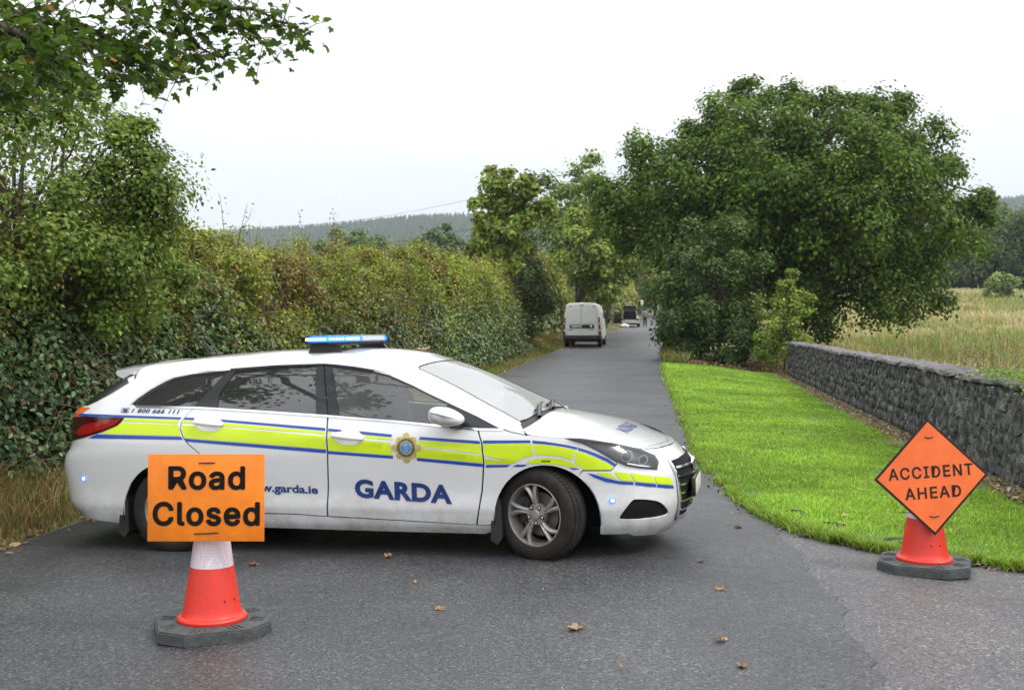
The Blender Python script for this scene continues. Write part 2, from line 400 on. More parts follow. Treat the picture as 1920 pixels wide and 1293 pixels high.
# conifer plantation on the hill: far-off wood that reads as one mass
k = 26000
px_ = rng.uniform(-560, 900, k); py_ = rng.uniform(1000, 1500, k)
keep = ~((px_ > 480) & (py_ > 1380 + 40 * vnoise(np.c_[px_ / 60, py_ * 0, py_ * 0])))
px_, py_ = px_[keep], py_[keep]; k = len(px_)
hz_ = hill_z(px_, py_); hh = rng.uniform(8, 15, k); rr = hh * .24
a3 = rng.uniform(0, 6.28, k)
V = np.zeros((k, 5, 3)); V[:, 0] = np.c_[px_, py_, hz_ + hh]
for i in range(4):
    V[:, i + 1] = np.c_[px_ + rr * np.cos(a3 + i * 1.571), py_ + rr * np.sin(a3 + i * 1.571), hz_ - 1]
F = (np.arange(k)[:, None, None] * 5 + np.array([[0, 1, 2], [0, 2, 3], [0, 3, 4], [0, 4, 1]])[None]).reshape(-1, 3)
c = np.array([.078, .108, .066]) * rng.uniform(.7, 1.35, (k, 1))
tag(mesh_np('conifer_forest', V.reshape(-1, 3), F, MAT['leaf'], None, False, np.repeat(c, 5, 0)), 'conifer plantation covering the distant hillside', 'forest', None, 'stuff')

# ------------------------------------------------------------------ foliage tools
KITE = (np.array([[0, 0, 0], [.42, .34, .07], [1, 0, 0], [.42, -.34, .07]]), np.array([[0, 1, 2], [0, 2, 3]]))
OVAL = (np.array([[0, 0, 0], [.3, .30, .06], [.72, .24, .05], [1, 0, -.05], [.72, -.24, .05], [.3, -.30, .06]]), np.array([[0, 1, 2], [0, 2, 3], [0, 3, 4], [0, 4, 5]]))
IVY = (np.array([[.1, 0, 0], [-.05, .32, .05], [.38, .26, .06], [.55, .42, .02], [.62, .16, .05], [1, 0, -.08], [.62, -.16, .05], [.55, -.42, .02], [.38, -.26, .06], [-.05, -.32, .05]]),
       np.array([[0, i, i + 1] for i in range(1, 9)]))
LOBE = (np.array([[0.05, 0, .0], [-.06, .22, .02], [.12, .46, -.03], [.26, .30, .04], [.52, .58, -.05], [.55, .26, .05], [.78, .20, .04], [1, 0, -.08], [.78, -.20, .04], [.55, -.26, .05], [.52, -.58, -.05], [.26, -.30, .04], [.12, -.46, -.03], [-.06, -.22, .02]]),
        np.array([[0, i, i + 1] for i in range(1, 13)]))

def frames(pref, spread, rg, droop=None):
    n = pref + rg.normal(0, spread, pref.shape); n /= np.linalg.norm(n, axis=1)[:, None] + 1e-9
    u = rg.normal(0, 1, pref.shape)
    if droop is not None: u = u + droop
    u -= n * (u * n).sum(1)[:, None]; u /= np.linalg.norm(u, axis=1)[:, None] + 1e-9
    return u, np.cross(n, u), n
def leaf_arrays(P, pref, size, shape, rg, spread=.6, droop=None):
    sv, sf = shape; k = len(P); m = len(sv)
    u, v, n = frames(pref, spread, rg, droop); s = np.broadcast_to(size, (k,))[:, None, None]
    V = P[:, None] + s * (sv[None, :, 0:1] * u[:, None] + sv[None, :, 1:2] * v[:, None] + sv[None, :, 2:3] * n[:, None])
    F = np.arange(k)[:, None, None] * m + sf[None]
    return V.reshape(-1, 3), F.reshape(-1, 3)
def foliage(name, P, pref, size, shape, colr, mat, parent=None, spread=.6, droop=None, seed=1):
    rg = np.random.default_rng(seed)
    V, F = leaf_arrays(P, pref, size, shape, rg, spread, droop)
    return mesh_np(name, V, F, mat, parent, False, np.repeat(colr, len(shape[0]), 0))
def mixcol(n, pal, wts, rg, jit=.22):
    i = rg.choice(len(pal), n, p=np.array(wts) / sum(wts)); c = np.array(pal)[i]
    return np.clip(c * 1.25 * (1 + rg.normal(0, jit, (n, 1))) * (1 + rg.normal(0, .07, (n, 3))), .004, .9)

def blobs_to_leaves(B, Rb, k, rg, ctr=None, flat=.85, inner=.25, up=.5):
    "B (n,3) blob centres, Rb radii: k leaves in each, near its shell and mostly on its outer upper side"
    n = len(B); d = rg.normal(0, 1, (n, k, 3))
    if ctr is not None:
        o = B - ctr; o /= np.linalg.norm(o, axis=1)[:, None] + 1e-9
        d = d + o[:, None] * .70 + np.array([0, 0, up])
    d /= np.linalg.norm(d, axis=2)[..., None]
    r = np.where(rg.random((n, k)) < inner, rg.uniform(.2, .9, (n, k)), rg.normal(.92, .24, (n, k)))
    lump = .72 + .56 * vnoise((B[:, None] * 3.1 + d * 1.9), 1.0)
    P = B[:, None] + d * (r * lump)[..., None] * Rb[:, None, None] * np.array([1, 1, flat])
    pref = d * 1.1 + np.array([0, 0, .40])
    return P.reshape(-1, 3), pref.reshape(-1, 3), np.repeat(np.arange(n), k)

def branch_set(base, top, r0, ends, rg, r1=.02):
    "trunk from base to top plus limbs that curve out to the given ends"
    base, top = np.asarray(base, float), np.asarray(top, float)
    t = np.linspace(0, 1, 8)[:, None]
    tr = base + (top - base) * t + np.c_[np.sin(t * 4) * .1, np.cos(t * 3) * .08, t * 0]
    lst = []
    for e in ends:
        f = rg.uniform(.25, .9); s = tr[int(f * 7)]
        tt = np.linspace(0, 1, 6)[:, None]
        mid = s + (e - s) * tt + np.c_[tt * 0, tt * 0, np.sin(tt * math.pi) * .12 * np.linalg.norm(e - s)] + rg.normal(0, .03, (6, 3))
        mid[0] = s
        lst.append((mid, np.linspace(r0 * .38, r1, 6)))
    return (tr, np.linspace(r0, r0 * .35, 8)), lst

OAKPAL = [(.062, .112, .014), (.092, .152, .018), (.040, .078, .012), (.14, .195, .028), (.15, .14, .03)]
OAKW = [4, 3.4, 2.5, 1.6, .4]
def make_tree(name, label, cat, base, height, ctr, rad, nb, k, leaf, seed, pal=OAKPAL, wts=OAKW, shape=KITE, trunk_r=.3, group=None,
              rb=(.16, .26), inner=.25, zmin=None, extra=None, fill=.55, mat='leaf', spread=.45, up=.5, bvar=.16):
    "tree > trunk, limbs, crown; crown is clumps of leaves spread over lobes of the crown volume"
    rg = np.random.default_rng(seed); ctr = np.asarray(ctr, float); rad = np.asarray(rad, float)
    d = rg.normal(0, 1, (nb * 3, 3)); d /= np.linalg.norm(d, axis=1)[:, None]
    r = rg.uniform(fill, 1.0, (len(d), 1)) * (.82 + .36 * vnoise(d * 1.7 + seed, 1.0))[:, None]
    B = ctr + d * r * rad
    # keep blobs apart so that dark gaps stay between them
    Rb = rg.uniform(*rb, len(B)) * rad.mean(); pick = []
    for i in range(len(B)):
        if zmin is not None and B[i, 2] - Rb[i] * .5 < zmin: continue
        if all(np.linalg.norm(B[i] - B[j]) > .62 * (Rb[i] + Rb[j]) for j in pick): pick.append(i)
        if len(pick) >= nb: break
    B, Rb = B[pick], Rb[pick]
    if extra is not None:
        eb = np.array(extra, float); eb = np.repeat(eb, 4, 0); B = np.vstack([B, eb[:, :3] + rg.normal(0, .46, (len(eb), 3)) * eb[:, 3:]]); Rb = np.r_[Rb, eb[:, 3] * rg.uniform(.5, .9, len(eb))]
    P, pref, idx = blobs_to_leaves(B, Rb, k, rg, ctr, .85, inner, up)
    bt = 1 + rg.normal(0, bvar, len(B)); c = mixcol(len(P), pal, wts, rg) * bt[idx][:, None]
    t = empty(name, base); t['label'] = label; t['category'] = cat
    if group: t['group'] = group
    b0 = np.asarray(base, float)
    tr, limbs = branch_set((0, 0, -.2), ctr + np.array([0, 0, rad[2] * .3]) - b0, trunk_r, [b - b0 for b in B[::2]], rg, trunk_r * .06)
    tubes('trunk', [tr], MAT['bark'], t, 10); tag(tubes('limbs', limbs, MAT['bark'], t, 5), kind='stuff')
    o = foliage('crown', P - b0, pref, rg.uniform(.7, 1.3, len(P)) * leaf, shape, c, MAT[mat], t, spread, None, seed)
    o['kind'] = 'stuff'
    return t
# ------------------------------------------------------------------ hedges along the left of the road
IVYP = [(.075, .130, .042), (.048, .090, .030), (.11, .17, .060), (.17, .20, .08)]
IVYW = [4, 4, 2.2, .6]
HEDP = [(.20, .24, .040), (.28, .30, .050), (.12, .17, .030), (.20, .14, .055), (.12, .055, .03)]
def hedge(name, label, y0, y1, step, ht, k, leaf, seed, pal_top, w_top, pal_low, w_low, split=(.35, .65), rb=(.26, .42), depth=1.7, off=.95, side=-1, edge=LE,
          shape_low=OVAL, twigs=120, shoots=60, lean=.16, zlow=.05, tw_r=.006):
    rg = np.random.default_rng(seed); B, Rb, H = [], [], []
    y = y0
    while y < y1:
        g = float(gz(float(edge(y)) + side * off, y)); top = float(ht(y)) * (.93 + .14 * rg.random())
        nz = max(4, int(top / (step * .8)))
        for j in range(nz):
            f = (j + rg.random()) / nz
            x = float(edge(y)) + side * (off + lean * f * top + rg.uniform(-.12, .22))
            B.append((x, y + rg.uniform(-.5, .5) * step, g + zlow + f * top)); H.append(f); Rb.append(rg.uniform(*rb) * (1.1 - .35 * f))
        for q in range(int(depth / step)):
            x = float(edge(y)) + side * (off + lean * top + rg.uniform(.2, depth))
            B.append((x, y + rg.uniform(-.5, .5) * step, g + top * rg.uniform(.88, 1.04))); H.append(1.0); Rb.append(rg.uniform(*rb) * .8)
        y += step * rg.uniform(.75, 1.1)
    B, Rb, H = np.array(B), np.array(Rb), np.array(H)
    d = np.array([-side * 1.0, -.45, .25])
    ctr = B - d * 2
    P, pref, idx = blobs_to_leaves(B, Rb, k, rg, ctr, .9, .3)
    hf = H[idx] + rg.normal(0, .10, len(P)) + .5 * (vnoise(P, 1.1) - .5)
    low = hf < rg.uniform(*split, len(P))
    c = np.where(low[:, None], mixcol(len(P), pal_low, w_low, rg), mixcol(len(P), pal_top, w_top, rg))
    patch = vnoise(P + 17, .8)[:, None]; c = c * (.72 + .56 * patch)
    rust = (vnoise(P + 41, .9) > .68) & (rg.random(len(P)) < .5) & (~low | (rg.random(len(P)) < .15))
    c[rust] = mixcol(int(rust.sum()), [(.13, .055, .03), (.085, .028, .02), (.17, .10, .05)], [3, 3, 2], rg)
    base = np.array([float(edge((y0 + y1) / 2)) + side * (off + depth / 2), (y0 + y1) / 2, 0]); base[2] = float(gz(base[0], base[1]))
    t = empty(name, base); tag(t, label, 'hedge')
    sz = rg.uniform(.7, 1.3, len(P)) * leaf
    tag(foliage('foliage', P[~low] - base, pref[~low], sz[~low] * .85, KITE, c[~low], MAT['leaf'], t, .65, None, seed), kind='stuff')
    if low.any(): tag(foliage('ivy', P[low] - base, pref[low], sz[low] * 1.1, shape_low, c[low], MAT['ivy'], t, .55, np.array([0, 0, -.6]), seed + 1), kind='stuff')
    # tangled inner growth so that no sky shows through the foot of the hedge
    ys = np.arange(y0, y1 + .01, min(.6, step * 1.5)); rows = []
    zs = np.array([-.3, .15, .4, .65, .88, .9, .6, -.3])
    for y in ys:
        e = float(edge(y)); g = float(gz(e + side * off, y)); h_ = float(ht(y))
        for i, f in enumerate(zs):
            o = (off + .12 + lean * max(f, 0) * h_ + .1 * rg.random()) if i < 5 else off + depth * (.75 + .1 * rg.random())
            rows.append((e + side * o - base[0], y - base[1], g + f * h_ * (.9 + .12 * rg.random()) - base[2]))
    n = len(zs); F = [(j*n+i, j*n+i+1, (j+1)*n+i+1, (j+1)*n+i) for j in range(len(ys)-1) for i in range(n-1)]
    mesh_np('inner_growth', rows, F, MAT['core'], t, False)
    lst = []
    for i in range(twigs):
        j = rg.integers(len(B)); s = B[j] + d * Rb[j] * .8; dr = rg.normal(0, 1, 3) + np.array([-side * .5, -.2, .5]); dr /= np.linalg.norm(dr)
        ln = rg.uniform(.25, .8); tt = np.linspace(0, 1, 4)[:, None]
        lst.append((s + dr * tt * ln + np.c_[tt * 0, tt * 0, -tt ** 2 * .25 * ln] + rg.normal(0, .015, (4, 3)) - base, np.linspace(tw_r, tw_r * .4, 4)))
    SP, SC, SN = [], [], []
    tops = np.where(H > .85)[0]
    for i in range(shoots):                                   # shoots that stand up out of the trimmed line
        j = rg.choice(tops); s = B[j].copy(); dr = np.array([rg.normal(0, .28), rg.normal(0, .28), 1.0]); dr /= np.linalg.norm(dr); ln = rg.uniform(.4, 1.05)
        tt = np.linspace(0, 1, 5)[:, None]; p = s + dr * tt * ln + np.c_[tt ** 2 * rg.normal(0, .15), tt ** 2 * rg.normal(0, .15), tt * 0]
        lst.append((p - base, np.linspace(tw_r, tw_r * .4, 5)))
        m = int(26 * ln / leaf * .06); f = rg.random(m); q = np.array([np.interp(f, tt[:, 0], p[:, a]) for a in range(3)]).T
        SP.append(q + rg.normal(0, .045 + .05 * (1 - f)[:, None], (m, 3))); SN.append(np.tile([0, 0, 1.], (m, 1)) + rg.normal(0, .5, (m, 3))); SC.append(mixcol(m, pal_top, w_top, rg))
    if lst: tag(tubes('stems', lst, MAT['twig'], t, 3), kind='stuff')
    if shoots: tag(foliage('shoots', np.vstack(SP) - base, np.vstack(SN), leaf * .85, KITE, np.vstack(SC), MAT['leaf'], t, .6, None, seed + 2), kind='stuff')
    return t

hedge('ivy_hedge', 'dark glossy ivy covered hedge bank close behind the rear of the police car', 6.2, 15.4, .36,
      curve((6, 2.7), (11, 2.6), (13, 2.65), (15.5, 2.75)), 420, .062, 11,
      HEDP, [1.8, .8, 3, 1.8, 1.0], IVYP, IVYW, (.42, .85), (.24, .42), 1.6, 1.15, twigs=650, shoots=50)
hedge('bramble_hedge', 'tangled mixed hedge with bramble and reddish dead leaves behind the roof light', 15.2, 27.2, .42,
      curve((15, 2.8), (18.5, 2.5), (21, 2.6), (24, 2.85), (27, 2.8)), 330, .072, 12,
      HEDP, [3, 1.8, 3, 1.3, .4], IVYP + [(.15, .11, .05)], IVYW + [2.5], (.25, .75), (.28, .46), 1.7, 1.05, twigs=420, shoots=90, tw_r=.008)
hedge('hawthorn_hedge', 'yellow green hawthorn hedge between the bramble hedge and the small sycamore', 27, 43.5, .55,
      curve((27, 2.8), (31, 3.1), (36, 2.95), (43, 3.2)), 250, .105, 13,
      [(.21, .26, .045), (.27, .30, .055), (.13, .18, .035), (.25, .20, .05)], [4, 3, 2.5, .7], IVYP + [(.13, .15, .045)], IVYW + [3], (.2, .65), (.34, .56), 1.8, 1.05, twigs=220, shoots=110, tw_r=.01)
hedge('roadside_hedge', 'pale green roadside hedge running on beyond the white van', 52, 104, 1.3,
      curve((52, 3.8), (65, 4.4), (80, 4.2), (104, 4.0)), 190, .24, 14,
      [(.20, .24, .06), (.26, .28, .07), (.12, .16, .04), (.22, .17, .06)], [4, 3, 2.5, .8], [(.10, .13, .04), (.06, .09, .03), (.15, .13, .05)], [3, 2, 1], (.1, .5), (.7, 1.1), 2.2, 2.3, twigs=80, shoots=60, tw_r=.02)
hedge('distant_hedge', 'distant yellow green hedge climbing the hill on the left of the far road', 106, 330, 4.0,
      curve((106, 5.0), (150, 5.5), (330, 6.0)), 120, .55, 15,
      [(.24, .27, .07), (.30, .30, .08), (.14, .17, .05)], [4, 3, 2], [(.16, .18, .06), (.10, .13, .04)], [2, 2], (.1, .4), (1.5, 2.2), 3.0, 3.2, twigs=4, shoots=30, tw_r=.03)
hedge('far_verge_hedge', 'dark hedge on the right of the far road beyond the oak', 58, 300, 3.0,
      curve((47, 4.2), (100, 4.6), (300, 6.0)), 110, .42, 16,
      [(.12, .17, .04), (.17, .20, .05), (.08, .12, .03)], [3, 2, 2], IVYP, IVYW, (.1, .5), (1.1, 1.7), 2.5, 2.6, side=1, edge=RE, twigs=4, shoots=20, tw_r=.03)

# ------------------------------------------------------------------ trees
g0 = lambda x, y: float(gz(x, y))
HAWP = [(.15, .22, .045), (.11, .17, .036), (.20, .27, .055), (.08, .125, .032), (.20, .17, .06)]
x, y = -5.35, 11.4
make_tree('hawthorn_tree', 'tall loose hawthorn tree rising above the ivy hedge at the left edge', 'tree', (x, y, g0(x, y)), 4.3, (x + .1, y, 2.75), (1.6, 1.9, 1.6), 60, 720, .054, 21,
          HAWP, [3, 3, 2.4, 2, .7], KITE, .09, rb=(.20, .34), fill=.35, zmin=1.2, inner=.35,
          extra=[(-4.35, 11.9, 3.35, .42), (-4.1, 12.0, 2.9, .40), (-3.95, 12.1, 2.55, .38), (-4.4, 11.6, 2.2, .5), (-4.3, 12.2, 3.75, .3), (-5.0, 11.2, 4.15, .5), (-5.6, 11.3, 4.25, .5), (-4.75, 11.6, 4.0, .42), (-6.2, 11.0, 4.2, .5)])
x, y = -.35, 43.2
make_tree('sycamore_sapling', 'slender young sycamore with sparse yellowing leaves rising out of the hedge', 'tree', (x, y, g0(x, y)), 8, (at(952, 400, 43)[0], 43.2, at(952, 400, 43)[2]), (1.4, 1.3, 2.0), 34, 220, .19, 22,
          [(.17, .24, .045), (.12, .18, .035), (.26, .29, .06), (.24, .19, .06)], [3, 3, 2, .5], OVAL, .07, rb=(.17, .28), fill=.35, inner=.5,
          extra=[tuple(at(900, 432, 43)) + (.4,), tuple(at(1020, 395, 43)) + (.4,), tuple(at(940, 345, 43)) + (.5,), tuple(at(985, 360, 43)) + (.45,), tuple(at(885, 470, 43)) + (.4,)])
x, y = -.15, 46.8
make_tree('dark_holly_bush', 'dark ivy clad bush standing over the left of the white van', 'shrub', (x, y, g0(x, y)), 5, (x + .2, y, g0(x, y) + 2.45), (1.55, 2.0, 2.5), 60, 330, .13, 23,
          [(.035, .060, .022), (.055, .09, .03), (.11, .15, .035), (.16, .18, .04)], [4, 4, 2, .9], OVAL, .12, rb=(.22, .34), fill=.4, inner=.3)
for nm, lb, (px, py, Y), rd, nb, k, lf, sd, pal in [
    ('ash_tree', 'tall pale green ash tree behind the white van left of the road', (1085, 405, 78), (3.4, 3.0, 4.2), 46, 330, .30, 24, [(.16, .22, .055), (.21, .27, .07), (.10, .15, .04)]),
    ('field_maple', 'rounded mid green tree leaning over the far road above the open boot', (1166, 440, 92), (3.2, 3.0, 3.3), 44, 300, .33, 25, [(.12, .18, .045), (.17, .23, .05), (.08, .12, .035)]),
    ('leafy_ash', 'leafy ash whose crown fills the gap between the sapling and the oak', (1118, 478, 64), (2.2, 2.0, 3.0), 38, 300, .25, 26, [(.19, .25, .055), (.25, .30, .06), (.12, .17, .04)])]:
    c_ = at(px, py, Y); gx = min(c_[0], float(LE(Y)) - 1.2)
    make_tree(nm, lb, 'tree', (gx, Y, g0(gx, Y)), 9, c_, rd, nb, k, lf, sd, pal, [3, 2, 2], KITE, .22, rb=(.22, .33), fill=.4, inner=.3)
c_ = at(1470, 385, 45)
make_tree('oak_tree', 'large spreading oak tree standing behind the end of the stone wall', 'tree', (c_[0] + .3, 45, g0(c_[0], 45)), 12, c_ + np.array([0, 0, .25]), (7.0, 5.6, 3.8), 320, 330, .165, 27,
          trunk_r=.42, rb=(.10, .18), fill=.42, inner=.22, up=.6, bvar=.15, spread=.48,
          extra=[tuple(at(px, py, Y)) + (r_,) for px, py, Y, r_ in
                 [(1800, 400, 44, .75), (1835, 385, 44, .45), (1790, 470, 43.5, .9), (1740, 540, 43, 1.0), (1690, 570, 42.5, 1.0), (1640, 560, 42, 1.1), (1700, 500, 42.5, 1.2), (1600, 520, 42, 1.2), (1560, 470, 41.5, 1.2),
                  (1250, 470, 43, 1.2), (1290, 560, 42, 1.2), (1330, 480, 41.5, 1.2), (1180, 420, 45, 1.1), (1150, 380, 46, 1.0), (1230, 300, 45, 1.2), (1210, 360, 44, 1.2), (1270, 610, 43, .9), (1480, 560, 43, 1.3), (1540, 590, 43.5, 1.1),
                  (1400, 260, 42, 1.2), (1480, 330, 40.5, 1.3), (1400, 400, 40.5, 1.3), (1620, 400, 41, 1.3), (1690, 330, 42, 1.1), (1560, 290, 41, 1.2), (1640, 210, 44, .9), (1520, 195, 45, 1.0), (1720, 270, 44, .9), (1760, 330, 44.5, .9), (1420, 205, 45, 1.0), (1310, 250, 45, 1.0), (1350, 235, 44, 1.0), (1375, 215, 45, .9), (1360, 300, 42, 1.1), (1470, 200, 44, 1.0), (1600, 192, 45, 1.0), (1680, 225, 44, 1.0), (1500, 250, 42, 1.1), (1640, 280, 42.5, 1.1)]])
c_ = at(1345, 530, 39.2)
make_tree('hornbeam_shrub', 'dark layered hornbeam shrub under the left side of the oak', 'shrub', (c_[0], 39.2, g0(c_[0], 39.2)), 5, c_, (1.85, 1.4, 2.5), 66, 430, .115, 28,
          [(.060, .10, .028), (.09, .135, .035), (.04, .07, .022), (.14, .17, .045)], [4, 3, 2.5, 1], OVAL, .10, rb=(.2, .3), fill=.4, inner=.3,
          extra=[tuple(at(px, py, Y)) + (r_,) for px, py, Y, r_ in [(1265, 620, 38.8, .6), (1290, 650, 38.6, .5), (1340, 640, 38.2, .6), (1400, 630, 38.2, .6), (1300, 590, 38.3, .6), (1440, 650, 38.4, .5), (1262, 590, 39.5, .5), (1380, 665, 38.0, .45)]])
c_ = at(1468, 600, 37.3)
make_tree('hazel_sapling', 'light green hazel sapling in front of the dark oak beside the wall end', 'shrub', (c_[0], 37.3, g0(c_[0], 37.3)), 4, c_ - np.array([0, 0, .15]), (.85, .8, 1.25), 26, 190, .095, 29,
          [(.22, .29, .055), (.15, .22, .045), (.28, .30, .06)], [3, 3, 1], OVAL, .04, rb=(.25, .38), fill=.35, inner=.5,
          extra=[tuple(at(1485, 510, 37.3)) + (.22,), tuple(at(1478, 540, 37.3)) + (.3,), tuple(at(1520, 560, 37.3)) + (.25,), tuple(at(1425, 650, 37)) + (.35,)])
# trees on the far side of the field, right
FARP = [(.10, .15, .05), (.13, .18, .06), (.07, .11, .04)]
for i, (px, py, Y, rd, lb) in enumerate([
    (1880, 480, 165, (9, 7, 5.6), 'broad grey green tree at the far side of the field by the right edge'),
    (1790, 485, 170, (7, 6, 5.0), 'dense dark tree across the field just right of the oak'),
    (1842, 425, 215, (6.5, 6, 4.2), 'taller hazy tree standing up behind the field trees'),
    (1950, 470, 160, (8, 7, 6.5), 'far field tree cut off by the right edge of the picture'),
    (1720, 500, 175, (7, 6, 4.5), 'far field tree glimpsed under the oak branches')]):
    c_ = at(px, py, Y)
    make_tree('field_tree', lb, 'tree', (c_[0], Y, g0(c_[0], Y)), 10, c_, rd, 46, 260, .62, 40 + i, FARP, [3, 2, 2], KITE, .35, 'trees across the field', rb=(.2, .3), fill=.4, inner=.25)
c_ = at(1880, 540, 120)
make_tree('willow_bush', 'small pale willow bush in the rough field before the far trees', 'shrub', (c_[0], 120, g0(c_[0], 120)), 4, c_, (1.7, 1.5, 1.6), 22, 160, .3, 46, [(.17, .23, .08), (.2, .25, .1)], [1, 1], KITE, .08, rb=(.25, .4), fill=.3)
for i, (px, py, Y, lb) in enumerate([(645, 478, 150, 'dark round treetop showing over the hedge beneath the hill'), (700, 487, 165, 'second dark treetop low over the hedge beneath the hill'), (820, 470, 170, 'distant treetop over the hedge left of the sapling')]):
    c_ = at(px, py, Y)
    make_tree('distant_tree', lb, 'tree', (c_[0], Y, g0(c_[0], Y)), 10, c_, (5, 4, 3.2), 26, 200, .55, 50 + i, FARP, [2, 1, 3], KITE, .25, 'trees behind the hedge', rb=(.22, .33), fill=.4)
for i, (px, py, Y, rd, lb) in enumerate([(1228, 528, 175, (4.5, 4, 4.0), 'yellow green tree closing the view at the far end of the road'), (1262, 520, 230, (6, 5, 5.0), 'hazy tree on the right at the top of the far road'), (1205, 505, 240, (7, 6, 6.0), 'hazy tree on the left at the top of the far road')]):
    c_ = at(px, py, Y); gx = c_[0]
    make_tree('lane_tree', lb, 'tree', (gx, Y, g0(gx, Y)), 10, c_, rd, 34, 220, .55, 60 + i, [(.24, .27, .07), (.30, .31, .08), (.15, .19, .05)], [3, 2, 2], KITE, .25, 'trees at the top of the lane', rb=(.24, .36), fill=.35)
# evergreen fronds poking in at the right edge
c_ = at(2075, 450, 14)
make_tree('cypress_tree', 'feathery cypress whose frond tips reach in at the right edge', 'tree', (c_[0], 14, g0(c_[0], 14)), 6, c_ + np.array([0, 0, -.3]), (.62, .7, 1.6), 40, 420, .07, 57, [(.06, .12, .03), (.09, .16, .035)], [1, 1], KITE, .08, rb=(.25, .4), fill=.4)

# ------------------------------------------------------------------ sycamore that overhangs the camera's left
syc = empty('sycamore_tree', (-7.2, 5.4, g0(-7.2, 5.4)))
tag(syc, 'big sycamore whose leafy branches hang into the top left corner', 'tree')
sb = np.array(syc.location)
rg = np.random.default_rng(77)
tr = np.array([(-7.2, 5.4, -.2), (-7.15, 5.4, 1.5), (-7.0, 5.5, 3.4), (-6.9, 5.5, 7.0), (-6.8, 5.6, 10.5)])
tubes('trunk', [(tr - sb, np.array([.34, .29, .25, .18, .06]))], MAT['bark'], syc, 12)
BR = [  # visible boughs: (px, py, depth)
    [(-420, -330, 6.4), (-150, -60, 6.8), (0, 12, 7.2), (110, 40, 7.6), (220, 78, 8.2), (300, 120, 8.6), (345, 150, 8.8)],
    [(110, 40, 7.6), (160, 85, 7.7), (205, 135, 7.9), (235, 165, 8.0)],
    [(-420, -330, 6.4), (60, -130, 7.8), (250, -50, 8.6), (400, 8, 9.0), (500, 25, 9.2), (572, 62, 9.3)],
    [(400, 8, 9.0), (440, 40, 9.0), (505, 88, 9.1)],
    [(250, -50, 8.6), (335, 10, 8.8), (345, 50, 8.8), (370, 90, 8.9), (425, 112, 9.0)],
    [(-420, -330, 6.4), (-180, 10, 5.9), (0, 52, 6.0), (40, 68, 6.1), (75, 110, 6.2), (70, 180, 6.2)],
    [(-180, 10, 5.9), (-60, 110, 5.4), (0, 150, 5.4), (25, 205, 5.4)],
    [(60, -130, 7.8), (140, -40, 7.8), (230, 10, 8.0), (290, 60, 8.2)],
    [(40, 68, 6.1), (110, 110, 6.6), (150, 140, 6.8)], [(220, 78, 8.2), (240, 110, 8.2), (265, 145, 8.3)]]
lst, SPp, ends = [], [], []
for b in BR:
    p = np.array([at(*q) for q in b]); t0 = np.linspace(0, 1, len(p)); tt = np.linspace(0, 1, 16)
    q = np.array([np.interp(tt, t0, p[:, a]) for a in range(3)]).T + rg.normal(0, .012, (16, 3)); q[0] = p[0]
    lst.append((q - sb, np.linspace(.045 if b[0][1] < -200 else .018, .004, 16)))
    i0 = sum(1 for c in b if c[0] < -160)
    m = len(b) * (26 if b[-1][0] < 250 else 40); f = rg.uniform(i0 / len(b) * .9, 1, m)
    s = np.array([np.interp(f, t0, p[:, a]) for a in range(3)]).T
    for j in range(m):
        dr = rg.normal(0, 1, 3); dr[2] = dr[2] * .5 - .15; dr /= np.linalg.norm(dr); ln = rg.uniform(.05, .34)
        e = s[j] + dr * ln; ends.append(e)
        if j % 3 == 0: lst.append((np.array([s[j], s[j] + dr * ln * .5 + np.array([0, 0, .02]), e]) - sb, np.array([.004, .003, .002])))
lst.append((np.array([(-7.0, 5.5, 3.2), tuple((np.array((-7.0, 5.5, 3.2)) + at(-420, -330, 6.4)) / 2 + np.array([0, 0, .25])), tuple(at(-420, -330, 6.4))]) - sb, np.array([.14, .09, .05])))
hi = []
for i in range(26):
    s = tr[rg.integers(3, 5)]; a = rg.uniform(-2.6, 2.6); ln = rg.uniform(1.8, 4.2)
    e = s + np.array([math.cos(a) * ln, math.sin(a) * ln, rg.uniform(.6, 2.4)]); hi.append(e)
    lst.append((np.array([s, (s + e) / 2 + np.array([0, 0, .4]), e]) - sb, np.array([.09, .05, .015])))
tag(tubes('limbs', lst, MAT['bark'], syc, 6), kind='stuff')
SYP = [(.055, .100, .018), (.080, .135, .022), (.036, .072, .015), (.12, .165, .032), (.28, .11, .03)]
ends = np.array(ends); pc = mixcol(len(ends), SYP, [4, 3.2, 2.5, 1.2, .12], rg)
sz = rg.uniform(.060, .108, len(ends)); pref = np.tile([0, 0, 1.], (len(ends), 1)) + rg.normal(0, .35, (len(ends), 3))
u, v, n = frames(pref, .5, rg, np.array([0, 0, -1.1]))
# the 300 leaves that show largest are single objects; the rest hang in one mass
px_all = 960 + FPX * ends[:, 0] / ends[:, 1]; py_all = 620 - FPX * (ends[:, 2] - HC) / ends[:, 1]
vis = (px_all > 0) & (py_all > 0); score = np.where(vis, sz / ends[:, 1], 0); order = np.argsort(-score)[:300]; single = np.zeros(len(ends), bool); single[order] = True
leaf_me = []
for q in range(6):
    Vq = LOBE[0] * np.array([1, 1 + .12 * (q - 2) / 2, 1 + q * .35]); Fq = LOBE[1]
    me = bpy.data.meshes.new('leaf'); me.from_pydata([tuple(a) for a in Vq], [], [tuple(int(z) for z in a) for a in Fq]); me.update()
    at_ = me.color_attributes.new('Col', 'FLOAT_COLOR', 'POINT'); cc = (np.array(SYP[(0, 1, 2, 3, 1, 0)[q]]) * (.95, 1.1, 1.0, 1.0, .85, 1.25)[q])
    at_.data.foreach_set('color', np.tile([*cc, 1], (len(Vq), 1)).astype(np.float32).ravel()); me.materials.append(MAT['syc']); leaf_me.append(me)
